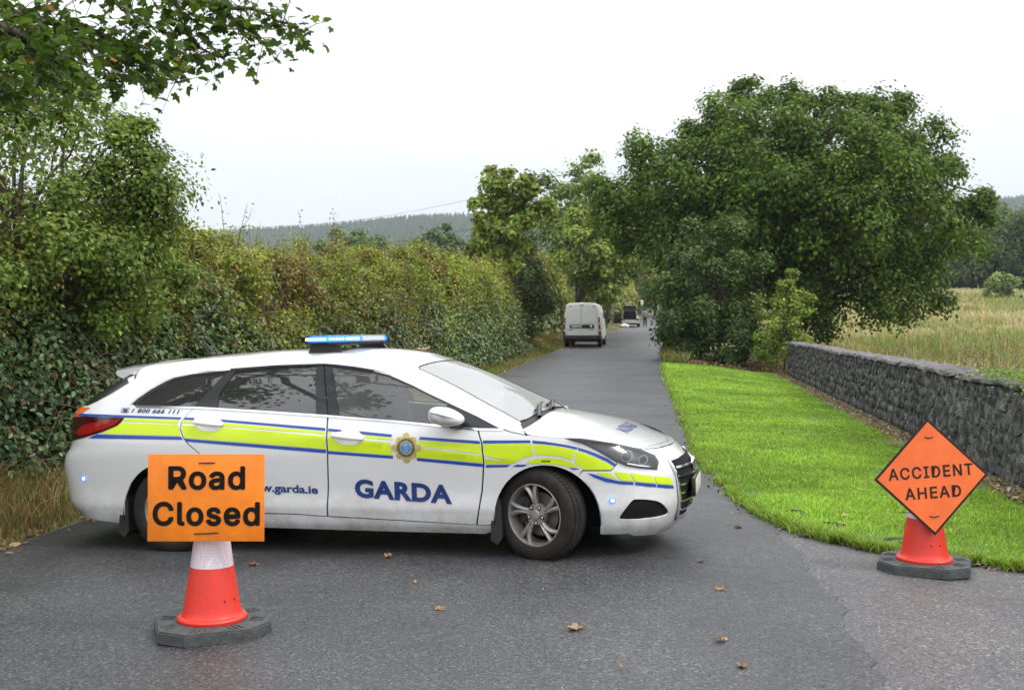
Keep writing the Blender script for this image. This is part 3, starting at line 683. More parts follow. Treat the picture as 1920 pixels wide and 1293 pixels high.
for i in order:
    o = bpy.data.objects.new('leaf', leaf_me[rg.integers(6)]); col.objects.link(o); o.parent = syc
    m4 = Matrix(((u[i, 0], v[i, 0], n[i, 0], 0), (u[i, 1], v[i, 1], n[i, 1], 0), (u[i, 2], v[i, 2], n[i, 2], 0), (0, 0, 0, 1)))
    o.matrix_local = Matrix.Translation(Vector(ends[i] - sb)) @ m4 @ Matrix.Scale(float(sz[i]), 4)
rest = ~single
V_, F_ = leaf_arrays(ends[rest] - sb, pref[rest], sz[rest], LOBE, rg, .5, np.array([0, 0, -1.1]))
hi = np.array(hi); P, pref, idx = blobs_to_leaves(hi, rg.uniform(.8, 1.4, len(hi)), 330, rg, tr[3], .6, .3)
ok = ~((P[:, 2] < HC + (P[:, 1] * .345)) & (P[:, 1] > 1.0)) & (P[:, 0] < -5.4)       # keep the crown's underside above the view
P, pref = P[ok], pref[ok]
V2, F2 = leaf_arrays(P - sb, pref, rg.uniform(.10, .17, len(P)), LOBE, rg, .5, np.array([0, 0, -.8]))
cc = np.repeat(np.vstack([pc[rest], mixcol(len(P), SYP, [4, 3, 2.5, 1, .05], rg)]), len(LOBE[0]), 0)
tag(mesh_np('crown', np.vstack([V_, V2]), np.vstack([F_, F2 + len(V_)]), MAT['syc'], syc, False, cc), kind='stuff')

# ------------------------------------------------------------------ grass and field growth
def in_tri_sample(P, F, n, rg):
    F = np.array(F); a, b, c = P[F[:, 0]], P[F[:, 1]], P[F[:, 2]]
    ar = np.abs(np.cross(b - a, c - a)) / 2; i = rg.choice(len(F), n, p=ar / ar.sum())
    r1, r2 = np.sqrt(rg.random(n)), rg.random(n)
    return a[i] * (1 - r1)[:, None] + b[i] * (r1 * (1 - r2))[:, None] + c[i] * (r1 * r2)[:, None]
def blades(name, XY, hgt, wid, colr, label, rg, lean=.35, zoff=.01, cat='grass'):
    n = len(XY); z = gz(XY[:, 0], XY[:, 1]) + zoff; a = rg.uniform(0, 6.283, n); le = rg.normal(0, lean, (n, 2)) * hgt[:, None]
    B = np.c_[XY, z]; s = np.c_[np.cos(a), np.sin(a), a * 0] * wid[:, None] * .5
    V = np.empty((n, 5, 3)); V[:, 0] = B - s; V[:, 1] = B + s
    mid = B + np.c_[le * .35, hgt * .6]; V[:, 2] = mid + s * .75; V[:, 3] = mid - s * .75; V[:, 4] = B + np.c_[le, hgt * .95]
    F = np.arange(n)[:, None, None] * 5 + np.array([[0, 1, 2], [0, 2, 3], [3, 2, 4]])[None]
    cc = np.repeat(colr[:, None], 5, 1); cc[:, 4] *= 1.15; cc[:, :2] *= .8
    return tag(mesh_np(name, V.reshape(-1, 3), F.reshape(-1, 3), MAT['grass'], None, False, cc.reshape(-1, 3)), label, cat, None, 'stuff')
rg = np.random.default_rng(5)
S = in_tri_sample(LAWN[0], LAWN[1], 430000, rg) + rg.normal(0, .022, (430000, 2))
d = S[:, 1]; pr = np.clip(1.25 * (9.5 / d) ** 1.15, .12, 1); S = S[rg.random(len(S)) < pr]; d = S[:, 1]
S = S[~((wall_x(d) - S[:, 0] < .30 + .16 * vnoise(np.c_[S * 2, d * 0])) & (rg.random(len(S)) < .92))]; d = S[:, 1]
PATCH = [(2.62, 8.85, .10, .05), (2.45, 9.4, .12, .06), (3.05, 8.25, .16, .05), (2.36, 10.6, .10, .1)]
for (px0, py0, rx, ry) in PATCH: S = S[((S[:, 0] - px0) / rx) ** 2 + ((S[:, 1] - py0) / ry) ** 2 > 1]
d = S[:, 1]
thin = vnoise(np.c_[S * 2.6, d * 0 + 21]); S = S[(thin > .24) | (rg.random(len(S)) < .35)]; d = S[:, 1]
edge_d = np.minimum(np.abs(S[:, 0] - RE(d)), np.abs(S[:, 1] - lawn_edge_y(S[:, 0])) + np.where(S[:, 1] > 9.6, 9, 0))
tuft = vnoise(np.c_[S * 2.2, d * 0]); hg = (.022 + .038 * tuft + .05 * np.exp(-edge_d / .28) * tuft) * rg.uniform(.6, 1.35, len(S))
c = mixcol(len(S), [(.215, .36, .048), (.275, .42, .062), (.16, .29, .040), (.37, .38, .13)], [4, 3, 3, .9], rg, .15) * (.62 + .50 * vnoise(np.c_[S * .8, d * 0 + 3]) + .26 * vnoise(np.c_[S * 4.5, d * 0 + 8]))[:, None]
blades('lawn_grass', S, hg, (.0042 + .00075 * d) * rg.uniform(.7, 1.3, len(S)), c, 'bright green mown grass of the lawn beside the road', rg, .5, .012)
# ragged fringe where the lawn meets the tarmac
n = 9000; yy = 8.2 + 29 * rg.random(n) ** 2.2; fx = np.where(yy > 9.6, RE(yy), np.interp(yy, [p[0] for p in EDGE[::-1]], [p[1] for p in EDGE[::-1]])) + rg.normal(.0, .045, n)
m2 = 6000; x2 = rg.uniform(2.2, 4.8, m2); y2 = lawn_edge_y(x2) + rg.normal(.01, .05, m2)
F2 = np.vstack([np.c_[fx, yy], np.c_[x2, y2]]); F2 = F2[vnoise(np.c_[F2 * 3.1, F2[:, 0] * 0 + 2]) > .36]
blades('edge_grass', F2, rg.uniform(.03, .10, len(F2)), (.004 + .0007 * F2[:, 1]), mixcol(len(F2), [(.19, .31, .04), (.13, .23, .03), (.30, .28, .10)], [3, 3, 1.3], rg), 'ragged longer grass along the edge of the lawn', rg, .7, .004)
# left verge: grass running up into the hedge foot, partly dry
n = 70000; yv = 6.8 + 56 * rg.random(n) ** 1.9; f = rg.random(n) ** .8; xv = LE(yv) - .02 - 1.35 * f
keep = rg.random(n) < .35 + .65 * vnoise(np.c_[xv * 1.5, yv * 1.5, yv * 0]); xv, yv, f = xv[keep], yv[keep], f[keep]; S = np.c_[xv, yv]
tall = vnoise(np.c_[S * 1.1, yv * 0 + 9]); hg = (.05 + .16 * f + .42 * f * np.clip(tall - .45, 0, 1) * 2) * rg.uniform(.6, 1.35, len(S))
c = np.where((rg.random(len(S)) < .34 + .50 * (tall > .50))[:, None], mixcol(len(S), [(.30, .23, .11), (.22, .17, .08), (.16, .11, .06)], [2, 2, 1], rg), mixcol(len(S), [(.13, .20, .035), (.18, .25, .045), (.09, .14, .03)], [3, 2, 2], rg))
blades('verge_grass', S, hg, (.005 + .0007 * yv) * rg.uniform(.7, 1.4, len(S)), c, 'mixed green and dry grass on the verge under the left hedge', rg, .45, .0)
# rough field over the wall: pale tussocks, rushes and weeds
n = 120000; yv = 9 + 150 * rg.random(n) ** 1.5; xm = np.where(yv < 36.5, wall_x(yv) + .6, np.maximum(RE(yv) + 4.0, 10.0)); xv = xm + rg.random(n) * (12 + .55 * yv)
S = np.c_[xv, yv]; keep = (xv / yv < .62) & (xv / yv > .22); S = S[keep]; yv = S[:, 1]
zone = vnoise(np.c_[S[:, 0] * .22, yv * .11, yv * 0]) * .65 + .35 * vnoise(np.c_[S * 1.1, yv * 0]); hg = (.22 + .50 * vnoise(np.c_[S * .8, yv * 0 + 5])) * rg.uniform(.5, 1.3, len(S))
z3 = zone[:, None]
c = np.where(z3 > .60, mixcol(len(S), [(.46, .40, .28), (.43, .35, .25), (.32, .33, .15)], [3, 2, 1.5], rg, .15), np.where(z3 > .50, mixcol(len(S), [(.30, .33, .14), (.37, .28, .20), (.42, .38, .25)], [3, 2, 2], rg, .15), mixcol(len(S), [(.24, .30, .11), (.30, .20, .15), (.20, .27, .09)], [3, 1.8, 2.5], rg, .15)))
blades('field_grass', S, hg, (.008 + .0012 * yv) * rg.uniform(.7, 1.4, len(S)), c, 'tall pale rough grass of the field behind the stone wall', rg, .3, -.02)
def weed(name, label, x, y, h_, n_st, rg, pal, lf=.04, spread=.35, per=60):
    g = float(gz(x, y)); t = empty(name, (x, y, g)); tag(t, label, 'weed', 'tall weeds in the field')
    lst, P = [], []
    for i in range(n_st):
        a = rg.uniform(0, 6.28); r_ = spread * math.sqrt(rg.random()); b0 = np.array([math.cos(a) * r_, math.sin(a) * r_, 0]); hh = h_ * rg.uniform(.6, 1.05)
        e = b0 + np.array([rg.normal(0, .12), rg.normal(0, .12), 1]) * hh; lst.append((np.array([b0, (b0 + e) / 2 + rg.normal(0, .02, 3), e]), np.array([.008, .006, .003])))
        f = rg.uniform(.2, 1, per) ** .7; P.append(b0 + (e - b0) * f[:, None] + rg.normal(0, .05 + .05 * (1 - f)[:, None], (per, 3)))
    tag(tubes('stems', lst, MAT['twig'], t, 3), kind='stuff'); P = np.vstack(P)
    tag(foliage('leaves', P, np.tile([0, 0, 1.], (len(P), 1)), lf, KITE, mixcol(len(P), pal, [1] * len(pal), rg), MAT['leaf'], t, .8, None, 3), kind='stuff')
WB = [(.20, .12, .07), (.15, .10, .06), (.22, .20, .08)]; WG = [(.20, .24, .06), (.26, .26, .07), (.16, .12, .06)]
for i, (px, Y, h_, ns_, pal, lb) in enumerate([
    (1880, 16.5, 1.75, 16, WB, 'dense brown dock and nettle stand behind the wall at the right edge'), (1835, 17.5, 1.7, 9, WB, 'tall brown seeding weed second from the right edge behind the wall'), (1795, 19, 1.55, 7, WB, 'slim reddish weed stalks behind the middle of the wall'),
    (1745, 24, 1.5, 6, WG, 'greenish weed clump showing left of the brown weeds'), (1690, 27, 1.6, 5, WB, 'lone brown stalks behind the wall below the oak branch'), (1640, 30, 1.4, 7, WG, 'leafy green weeds at the wall top right of the hazel sapling'), (1915, 15.5, 1.6, 12, WG, 'green and brown weeds cut by the right edge of the picture')]):
    weed('field_weed', lb, (px - 960) / FPX * Y, Y, h_, ns_, rg, pal)
# ------------------------------------------------------------------ dry stone boundary wall
def stonemat():
    m, t, b = nodemat('wall_stone'); nn = t.nodes.new; ll = t.links.new
    tcn = nn('ShaderNodeNewGeometry'); oi = nn('ShaderNodeObjectInfo'); at_ = nn('ShaderNodeAttribute'); at_.attribute_name = 'Col'
    n1 = nn('ShaderNodeTexNoise'); n1.inputs['Scale'].default_value = 2.2; n1.inputs['Detail'].default_value = 8; n1.inputs['Roughness'].default_value = .72
    n2 = nn('ShaderNodeTexNoise'); n2.inputs['Scale'].default_value = 16; n2.inputs['Detail'].default_value = 6; n2.inputs['Roughness'].default_value = .7
    n3 = nn('ShaderNodeTexNoise'); n3.inputs['Scale'].default_value = 55; n3.inputs['Detail'].default_value = 3
    for x in (n1, n2, n3): ll(tcn.outputs['Position'], x.inputs['Vector'])
    r1 = nn('ShaderNodeValToRGB'); e = r1.color_ramp.elements; e[0].position, e[0].color = .34, (.022, .023, .027, 1); e[1].position, e[1].color = .66, (.14, .137, .14, 1)
    ll(n2.outputs['Fac'], r1.inputs[0])
    r2 = nn('ShaderNodeValToRGB'); e = r2.color_ramp.elements; e[0].position, e[0].color = .47, (0, 0, 0, 1); e[1].position, e[1].color = .64, (1, 1, 1, 1)
    ll(n1.outputs['Fac'], r2.inputs[0])
    r3 = nn('ShaderNodeValToRGB'); e = r3.color_ramp.elements; e[0].position, e[0].color = .50, (0, 0, 0, 1); e[1].position, e[1].color = .60, (1, 1, 1, 1)
    ll(n3.outputs['Fac'], r3.inputs[0])
    mu = nn('ShaderNodeMath'); mu.operation = 'MULTIPLY'; ll(r2.outputs[0], mu.inputs[0]); ll(r3.outputs[0], mu.inputs[1])
    mx_ = nn('ShaderNodeMix'); mx_.data_type = 'RGBA'; mx_.inputs['B'].default_value = (.36, .35, .31, 1); ll(mu.outputs[0], mx_.inputs['Factor']); ll(r1.outputs[0], mx_.inputs['A'])
    mr = nn('ShaderNodeMapRange'); mr.inputs['To Min'].default_value = .7; mr.inputs['To Max'].default_value = 1.3; ll(oi.outputs['Random'], mr.inputs['Value'])
    m2 = nn('ShaderNodeMix'); m2.data_type = 'RGBA'; m2.blend_type = 'MULTIPLY'; m2.inputs['Factor'].default_value = 1; ll(mx_.outputs['Result'], m2.inputs['A']); ll(mr.outputs[0], m2.inputs['B'])
    m3 = nn('ShaderNodeMix'); m3.data_type = 'RGBA'; m3.blend_type = 'MULTIPLY'; m3.inputs['Factor'].default_value = 1; ll(m2.outputs['Result'], m3.inputs['A']); ll(at_.outputs['Color'], m3.inputs['B'])
    ll(m3.outputs['Result'], b.inputs['Base Color']); b.inputs['Roughness'].default_value = .72
    bp = nn('ShaderNodeBump'); bp.inputs['Strength'].default_value = .8; bp.inputs['Distance'].default_value = .012; ll(n2.outputs['Fac'], bp.inputs['Height']); ll(bp.outputs[0], b.inputs['Normal'])
    return m
MAT['stone'] = stonemat()
MAT['mortar'] = M('wall_core', (.075, .07, .065), .95, var=.45, vscale=10, bump=.7, bscale=40)
MAT['cope'] = M('coping', (.22, .20, .195), .9, c2=(.08, .075, .075), vscale=9, bump=.8, bscale=45)
WL = float(np.linalg.norm(WALL_B - WALL_A)); wd = (WALL_B - WALL_A) / WL; wn = np.array([-wd[1], wd[0]])      # wn points to the road
wall = empty('stone_wall', (*WALL_A, g0(*WALL_A))); tag(wall, 'low dark grey rubble stone wall with a rough flat top beside the lawn', 'wall')
wb = np.array(wall.location); WH = 1.12; rg = np.random.default_rng(31)
def wpt(s, o, z):
    p = WALL_A + wd * s + wn * o; return np.array([p[0], p[1], g0(*p) + z]) - wb
ss = np.arange(0, WL + .01, .3); V, F = [], []
for s in ss: V += [wpt(s, -.02, -.2), wpt(s, -.035, WH - .02), wpt(s, -.45, WH - .02), wpt(s, -.46, -.2)]
for j in range(len(ss) - 1): F += [(j*4+i, j*4+(i+1) % 4, (j+1)*4+(i+1) % 4, (j+1)*4+i) for i in range(4)]
n4 = (len(ss) - 1) * 4; F += [(0, 1, 2, 3), (n4, n4+3, n4+2, n4+1)]
mesh_np('wall_core', V, F, MAT['mortar'], wall, False)
def rock(seed):
    r_ = np.random.default_rng(seed); bm = bmesh.new()
    P = []
    for i in range(15):
        d = r_.normal(0, 1, 3); d /= np.abs(d).max() ** .75 * np.linalg.norm(d) ** .25; P.append(d * .5 * r_.uniform(.86, 1.04))
    for p in P: bm.verts.new(p)
    bmesh.ops.convex_hull(bm, input=bm.verts)
    for v in [v for v in bm.verts if not v.link_faces]: bm.verts.remove(v)
    me = bpy.data.meshes.new('stone'); bmesh.ops.recalc_face_normals(bm, faces=bm.faces); bmesh.ops.triangulate(bm, faces=bm.faces); bm.to_mesh(me); bm.free()
    a = me.color_attributes.new('Col', 'FLOAT_COLOR', 'POINT'); a.data.foreach_set('color', np.ones(len(me.vertices) * 4, np.float32)); me.materials.append(MAT['stone'])
    return me
ROCKS = [rock(100 + i) for i in range(10)]
RV = [(np.array([v.co[:] for v in m.vertices]), np.array([p.vertices[:] for p in m.polygons])) for m in ROCKS]
stones = []; z = .02
while z < WH - .03:
    rh = rg.uniform(.13, .20); s = rg.uniform(0, .08)
    if z + rh > WH - .02: rh = WH - .03 - z
    while s < WL - .02:
        ww = rg.uniform(.05, .10) if rg.random() < .6 else rg.uniform(.10, .21); hh = rh * rg.uniform(.9, 1.5)
        stones.append((s + ww / 2, z + rh / 2 + rg.normal(0, .03), ww * 1.32, hh * 1.14, rg.uniform(.08, .12), rg.normal(0, .10), rg.integers(10), rg.uniform(-.035, -.015)))
        s += ww
    z += rh
for q in range(8):          # stones that close the wall's far end
    for z in np.arange(.1, WH - .08, .2): stones.append((WL - .02, z, .13, .2, .12, rg.normal(0, .2), rg.integers(10), -.06 * q - .02))
def stone_matrix(st):
    s, z, ww, hh, dd, ro, k, o = st
    p = wpt(s, -.015 + o, max(.05, min(z, WH - .09)))
    Rm = Matrix(((wd[0], -wn[0], 0), (wd[1], -wn[1], 0), (0, 0, 1))).to_4x4()
    return Matrix.Translation(Vector(p)) @ Rm @ Matrix.Rotation(ro, 4, 'Y') @ Matrix.Diagonal((ww, dd, hh, 1))
near = sorted([i for i, st in enumerate(stones) if 4.55 < st[0]], key=lambda i: stones[i][0])[:300]; nearset = set(near)
for i in near:
    o = bpy.data.objects.new('stone', ROCKS[stones[i][6]]); col.objects.link(o); o.parent = wall; o.matrix_local = stone_matrix(stones[i])
VV, FF, CC, o_ = [], [], [], 0
for i, st in enumerate(stones):
    if i in nearset: continue
    mv, mf = RV[st[6]]; m4 = np.array(stone_matrix(st)); VV.append(mv @ m4[:3, :3].T + m4[:3, 3]); FF.append(mf + o_); o_ += len(mv); CC.append(np.tile(rg.uniform(.6, 1.45), (len(mv), 3)))
tag(mesh_np('stonework', np.vstack(VV), np.vstack(FF), MAT['stone'], wall, False, np.vstack(CC)), kind='stuff')
ss = np.arange(0, WL + .01, .12); V = []
sec = [(.03, -.03), (.04, .012), (.0, .032), (-.15, .042), (-.30, .044), (-.45, .03), (-.48, -.02)]
for s in ss:
    for o, z in sec: V.append(wpt(s, o + rg.normal(0, .022), WH + z + rg.normal(0, .013) + .006 * math.sin(s * .9)))
n = len(sec); F = [(j*n+i, j*n+i+1, (j+1)*n+i+1, (j+1)*n+i) for j in range(len(ss)-1) for i in range(n-1)]
mesh_np('coping', V, F, MAT['cope'], wall, False)
# ivy spilling over the near end of the coping, litter along the wall foot
t = empty('ivy_plant', tuple(wpt(5.2, -.2, WH) + wb)); tag(t, 'small green ivy plant creeping over the wall top by the right edge', 'ivy')
n = 1500; s = 3.6 + 3.2 * rg.random(n) ** 1.6; o = rg.normal(-.16, .16, n); P = np.array([wpt(a, b, WH + .09 - max(0, b - .04) * .7) for a, b in zip(s, o)]) + rg.normal(0, .025, (n, 3)) + wb - np.array(t.location)
tag(foliage('leaves', P, np.tile([-.3, -.3, 1.], (n, 1)), rg.uniform(.03, .06, n), OVAL, mixcol(n, [(.13, .20, .04), (.09, .15, .035), (.2, .24, .06)], [2, 2, 1], rg), MAT['leaf'], t, .5, None, 3), kind='stuff')
n = 2600; s = WL * rg.random(n) ** 1.4; o = .05 + .32 * rg.random(n); P = np.array([wpt(a, b, .05) for a, b in zip(s, o)]) + wb + np.c_[np.zeros((n, 2)), rg.uniform(0, .02, n)]
tag(foliage('leaf_litter', P, np.tile([0, 0, 1.], (n, 1)), rg.uniform(.03, .07, n), OVAL, mixcol(n, [(.28, .19, .11), (.20, .13, .08), (.33, .25, .15), (.14, .2, .05)], [3, 3, 1, .8], rg), MAT['dry'], None, .5, None, 4), 'brown leaf litter lying along the foot of the stone wall', 'leaf litter', None, 'stuff')
# clods of dark turf torn up along the lawn edge
for i, (x_, y_, r_) in enumerate([(2.62, 8.85, .11), (2.45, 9.4, .13), (3.05, 8.25, .17)]):
    bm = bmesh.new(); bmesh.ops.create_icosphere(bm, subdivisions=3, radius=1)
    for v in bm.verts:
        k = .6 + .8 * float(vnoise(np.array(v.co) * 2.5 + i * 7)); v.co = Vector((v.co.x * r_ * k, v.co.y * r_ * .5 * k, v.co.z * .035 * k))
    o = mesh_bm('turf_clod', bm, MAT['clod'] if 'clod' in MAT else MAT.setdefault('clod', M('dark_soil', (.035, .028, .022), .95, var=.5, vscale=30, bump=.8, bscale=60)), None, None)
    o.location = (x_, y_, g0(x_, y_) + .02)
    tag(o, ['bare dark soil scrape at the lawn edge in the middle of the curve', 'bare dark soil scrape farthest up the lawn edge', 'large dark soil scrape in the grass left of the right hand cone'][i], 'soil', 'soil scrapes at the lawn edge')
# ------------------------------------------------------------------ the police car
MAT['paint'] = None
def paintmat():
    m, t, b = nodemat('white_paint'); nn = t.nodes.new; ll = t.links.new
    tcn = nn('ShaderNodeTexCoord'); n1 = nn('ShaderNodeTexNoise'); n1.inputs['Scale'].default_value = 4; n1.inputs['Detail'].default_value = 7; n1.inputs['Roughness'].default_value = .7
    ll(tcn.outputs['Object'], n1.inputs['Vector']); sx = nn('ShaderNodeSeparateXYZ'); ll(tcn.outputs['Object'], sx.inputs[0])
    mr = nn('ShaderNodeMapRange'); mr.inputs['From Min'].default_value = .62; mr.inputs['From Max'].default_value = .14; mr.inputs['To Min'].default_value = 0; mr.inputs['To Max'].default_value = .9
    ll(sx.outputs['Z'], mr.inputs['Value'])
    ad = nn('ShaderNodeMath'); ad.operation = 'MULTIPLY'; ll(mr.outputs[0], ad.inputs[0])
    rp = nn('ShaderNodeValToRGB'); rp.color_ramp.elements[0].position, rp.color_ramp.elements[1].position = .38, .70; ll(n1.outputs['Fac'], rp.inputs[0]); ll(rp.outputs[0], ad.inputs[1])
    mx_ = nn('ShaderNodeMix'); mx_.data_type = 'RGBA'; mx_.inputs['A'].default_value = (.82, .825, .83, 1); mx_.inputs['B'].default_value = (.40, .36, .31, 1)   # road dirt low on the body
    ll(ad.outputs[0], mx_.inputs['Factor']); ll(mx_.outputs['Result'], b.inputs['Base Color'])
    b.inputs['Roughness'].default_value = .28; b.inputs['Coat Weight'].default_value = 1.0; b.inputs['Coat Roughness'].default_value = .04
    return m
MAT['paint'] = paintmat()
MAT['black'] = M('black_trim', (.012, .012, .013), .35, coat=.3)
MAT['matte'] = M('matte_black', (.010, .010, .011), .85, spec=.2)
MAT['plast'] = M('dark_plastic', (.022, .022, .023), .6, var=.2)
MAT['chrome'] = M('chrome', (.75, .76, .78), .12, 1.0)
MAT['yellow'] = M('yellow_reflective', (.66, .86, .012), .35, coat=.2)
MAT['blue'] = M('blue_film', (.012, .075, .40), .3, coat=.2)
MAT['navy'] = M('blue_lettering', (.010, .045, .20), .35, coat=.2)
MAT['redfilm'] = M('red_film', (.75, .05, .015), .3, coat=.3)
MAT['orangefilm'] = M('orange_film', (.85, .16, .02), .3, coat=.3)
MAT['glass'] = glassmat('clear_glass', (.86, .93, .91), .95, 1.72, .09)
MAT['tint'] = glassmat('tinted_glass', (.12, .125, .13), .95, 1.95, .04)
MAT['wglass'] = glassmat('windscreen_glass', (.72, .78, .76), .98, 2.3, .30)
MAT['rubber'] = M('tyre_rubber', (.017, .016, .016), .8, spec=.3, c2=(.035, .028, .022), vscale=9, bump=.15, bscale=80)
MAT['alloy'] = M('brake_dusted_alloy', (.46, .43, .41), .35, .45, c2=(.30, .265, .24), vscale=12)
MAT['disc'] = M('brake_disc', (.16, .14, .125), .5, .6)
MAT['seat'] = M('seat_cloth', (.075, .078, .082), .9)
MAT['lamp'] = M('lamp_housing', (.10, .10, .105), .25, .3)
MAT['lens'] = glassmat('lamp_lens', (.93, .95, .96), .9, 1.45)
MAT['redlamp'] = M('red_lamp', (.30, .006, .008), .12, coat=.8)
MAT['darkred'] = M('smoked_lamp', (.05, .004, .006), .1, coat=.8)
MAT['led'] = M('blue_led', (.3, .6, 1.), .3, emit=(.20, .52, 1.0), estr=16)
MAT['ledoff'] = M('led_dim', (.25, .45, .75), .2, emit=(.05, .25, 1.0), estr=.9)
MAT['barlens'] = M('blue_bar_lens', (.05, .22, .62), .12, coat=.6, emit=(.008, .10, 1.0), estr=2.6)
MAT['barclear'] = M('clear_bar_lens', (.55, .62, .68), .15, coat=.6)
MAT['grey'] = M('grey_plastic', (.25, .25, .26), .4)
MAT['gold'] = M('crest_gold', (.58, .46, .14), .4, .25, var=.25, vscale=60)
MAT['crestblue'] = M('crest_blue', (.10, .28, .62), .35)
MAT['plate'] = M('number_plate', (.62, .64, .55), .4)

PSI, THE = R_(13.5), math.asin(.074 / 2.77)
car = empty('police_car', (-.943, 8.558, -.009), (0, -THE, -PSI))
tag(car, 'white police estate car with yellow and blue side stripes parked across the road', 'police car')

W0 = curve((.08, .74), (.16, .80), (.22, .845), (.30, .868), (.36, .880), (.45, .877), (.55, .885), (.65, .897), (.74, .905), (.82, .902), (.90, .884), (.97, .857), (1.1, .80), (1.25, .725), (1.36, .662), (1.42, .61), (1.46, .54), (1.52, .42))
XF = curve((.06, 2.14), (.11, 2.22), (.2, 2.295), (.35, 2.35), (.5, 2.362), (.58, 2.345), (.64, 2.305), (.70, 2.247), (.72, 2.2225), (.74, 2.20), (.8, 2.14), (1.6, 2.14))
XR = curve((.1, 2.34), (.2, 2.41), (.27, 2.46), (.304, 2.51), (.4, 2.545), (.5, 2.567), (.62, 2.58), (.70, 2.56), (.79, 2.495), (.9, 2.503), (1.0, 2.51), (1.13, 2.364), (1.31, 2.044), (1.38, 1.95), (1.6, 1.9))
GRV = lin((-2.4, .985), (-1.3, .958), (.135, .831), (1.145, .693), (1.6, .64))      # body side crease
NF, NR, X1, X2 = 4.5, 9.0, 1.2, -1.3
def Wxi(xi, z):
    "side surface in (xi,z): xi is length along the body, squeezed to 1 at each end"
    tf = np.clip(xi - X1, 0, 1); tr_ = np.clip(X2 - xi, 0, 1)
    x = np.where(xi > X1, X1 + tf * (XF(z) - X1), np.where(xi < X2, X2 - tr_ * (XR(z) + X2), xi))
    w_ = W0(z) * np.sqrt(np.maximum(0, 1 - tf ** NF)) * np.sqrt(np.maximum(0, 1 - tr_ ** NR))
    fade = (1 - np.clip(tf * 2.4, 0, 1)) * (1 - np.clip(tr_ * 1.6, 0, 1))
    w_ = w_ + .0035 * fade * np.exp(-((z - GRV(x)) / .022) ** 2)
    return x, w_
def to_xi(x, z):
    x = np.asarray(x, float); z = np.asarray(z, float)
    return np.where(x > X1, X1 + np.clip((x - X1) / (XF(z) - X1), 0, 1), np.where(x < X2, X2 - np.clip((X2 - x) / (XR(z) + X2), 0, 1), x))
def xi_of_w(wv, z):           # front end: half width -> xi
    return X1 + np.maximum(0, 1 - (np.asarray(wv) / W0(z)) ** 2) ** (1 / NF)
def smap(A):
    x, w_ = Wxi(A[:, 0], A[:, 1]); return np.c_[x, -w_, A[:, 1]]
ZE = curve((-2.0, 1.33), (-1.81, 1.375), (-1.6, 1.40), (-1.2, 1.432), (-.7, 1.448), (-.35, 1.447), (0, 1.435), (.2, 1.405), (.444, 1.320), (.706, 1.206), (.985, 1.066), (1.211, .955), (1.26, .925), (1.319, .868), (1.571, .842), (1.673, .838), (1.882, .797), (2.06, .741), (2.15, .727), (2.2225, .72))
ZC = curve((-2.0, 1.375), (-1.8, 1.412), (-1.6, 1.432), (-1.2, 1.463), (-.7, 1.482), (-.35, 1.482), (0, 1.472), (.2, 1.445), (.444, 1.372), (.706, 1.272), (.985, 1.132), (1.211, 1.008), (1.30, .975), (1.385, .964), (1.571, .928), (1.764, .872), (1.963, .805), (2.095, .757), (2.2, .7245), (2.2225, .7202))
PW = lin((-2, 2.2), (.4, 2.2), (.5, 2.3), (1.2, 2.3), (1.35, 2.3), (2.3, 2.3))
def tmap(A):
    x, v = A[:, 0], A[:, 1]; ze = ZE(x); _, we = Wxi(to_xi(x, ze), ze)
    return np.c_[x, -v * we, ze + (ZC(x) - ze) * (1 - np.abs(v) ** PW(x))]
def normals(mapf, A, flip):
    e = 1e-3; du = mapf(A + np.array([e, 0])) - mapf(A - np.array([e, 0])); dv = mapf(A + np.array([0, e])) - mapf(A - np.array([0, e]))
    n = np.cross(du, dv) * flip; ln = np.linalg.norm(n, axis=1)[:, None]; return n / np.maximum(ln, 1e-12)
def dens(lp, step=.05, closed=True):
    out_ = []; m = len(lp)
    for i in range(m if closed else m - 1):
        a, b = np.array(lp[i], float), np.array(lp[(i + 1) % m], float); k = max(1, int(np.linalg.norm(b - a) / step)); out_ += [tuple(a + (b - a) * j / k) for j in range(k)]
    if not closed: out_.append(tuple(lp[-1]))
    return out_
def smooth_loop(lp, it=1):
    for _ in range(it):
        q = []
        for i in range(len(lp)):
            a, b = np.array(lp[i]), np.array(lp[(i + 1) % len(lp)]); q += [tuple(.75 * a + .25 * b), tuple(.25 * a + .75 * b)]
        lp = q
    return lp
ENDG = [.1, .2, .3, .4, .5, .6, .68, .75, .81, .86, .9, .93, .955, .975, .989, .997, .9995]
SGX = list(np.arange(-1.3, 1.21, .06)) + [1.2 + t for t in ENDG] + [-1.3 - t for t in ENDG]
SGZ = list(np.arange(.08, 1.5, .04))
TGX = list(np.arange(-2, 2.23, .06)); TGV = list(np.linspace(-.96, .96, 19))
def inside(P, lps):
    c = np.zeros(len(P), bool)
    for lp in lps:
        a = np.array(lp); b = np.roll(a, -1, 0)
        for (x0, y0), (x1, y1) in zip(a, b):
            if y0 == y1: continue
            m = ((y0 > P[:, 1]) != (y1 > P[:, 1])) & (P[:, 0] < (x1 - x0) * (P[:, 1] - y0) / (y1 - y0) + x0); c ^= m
    return c
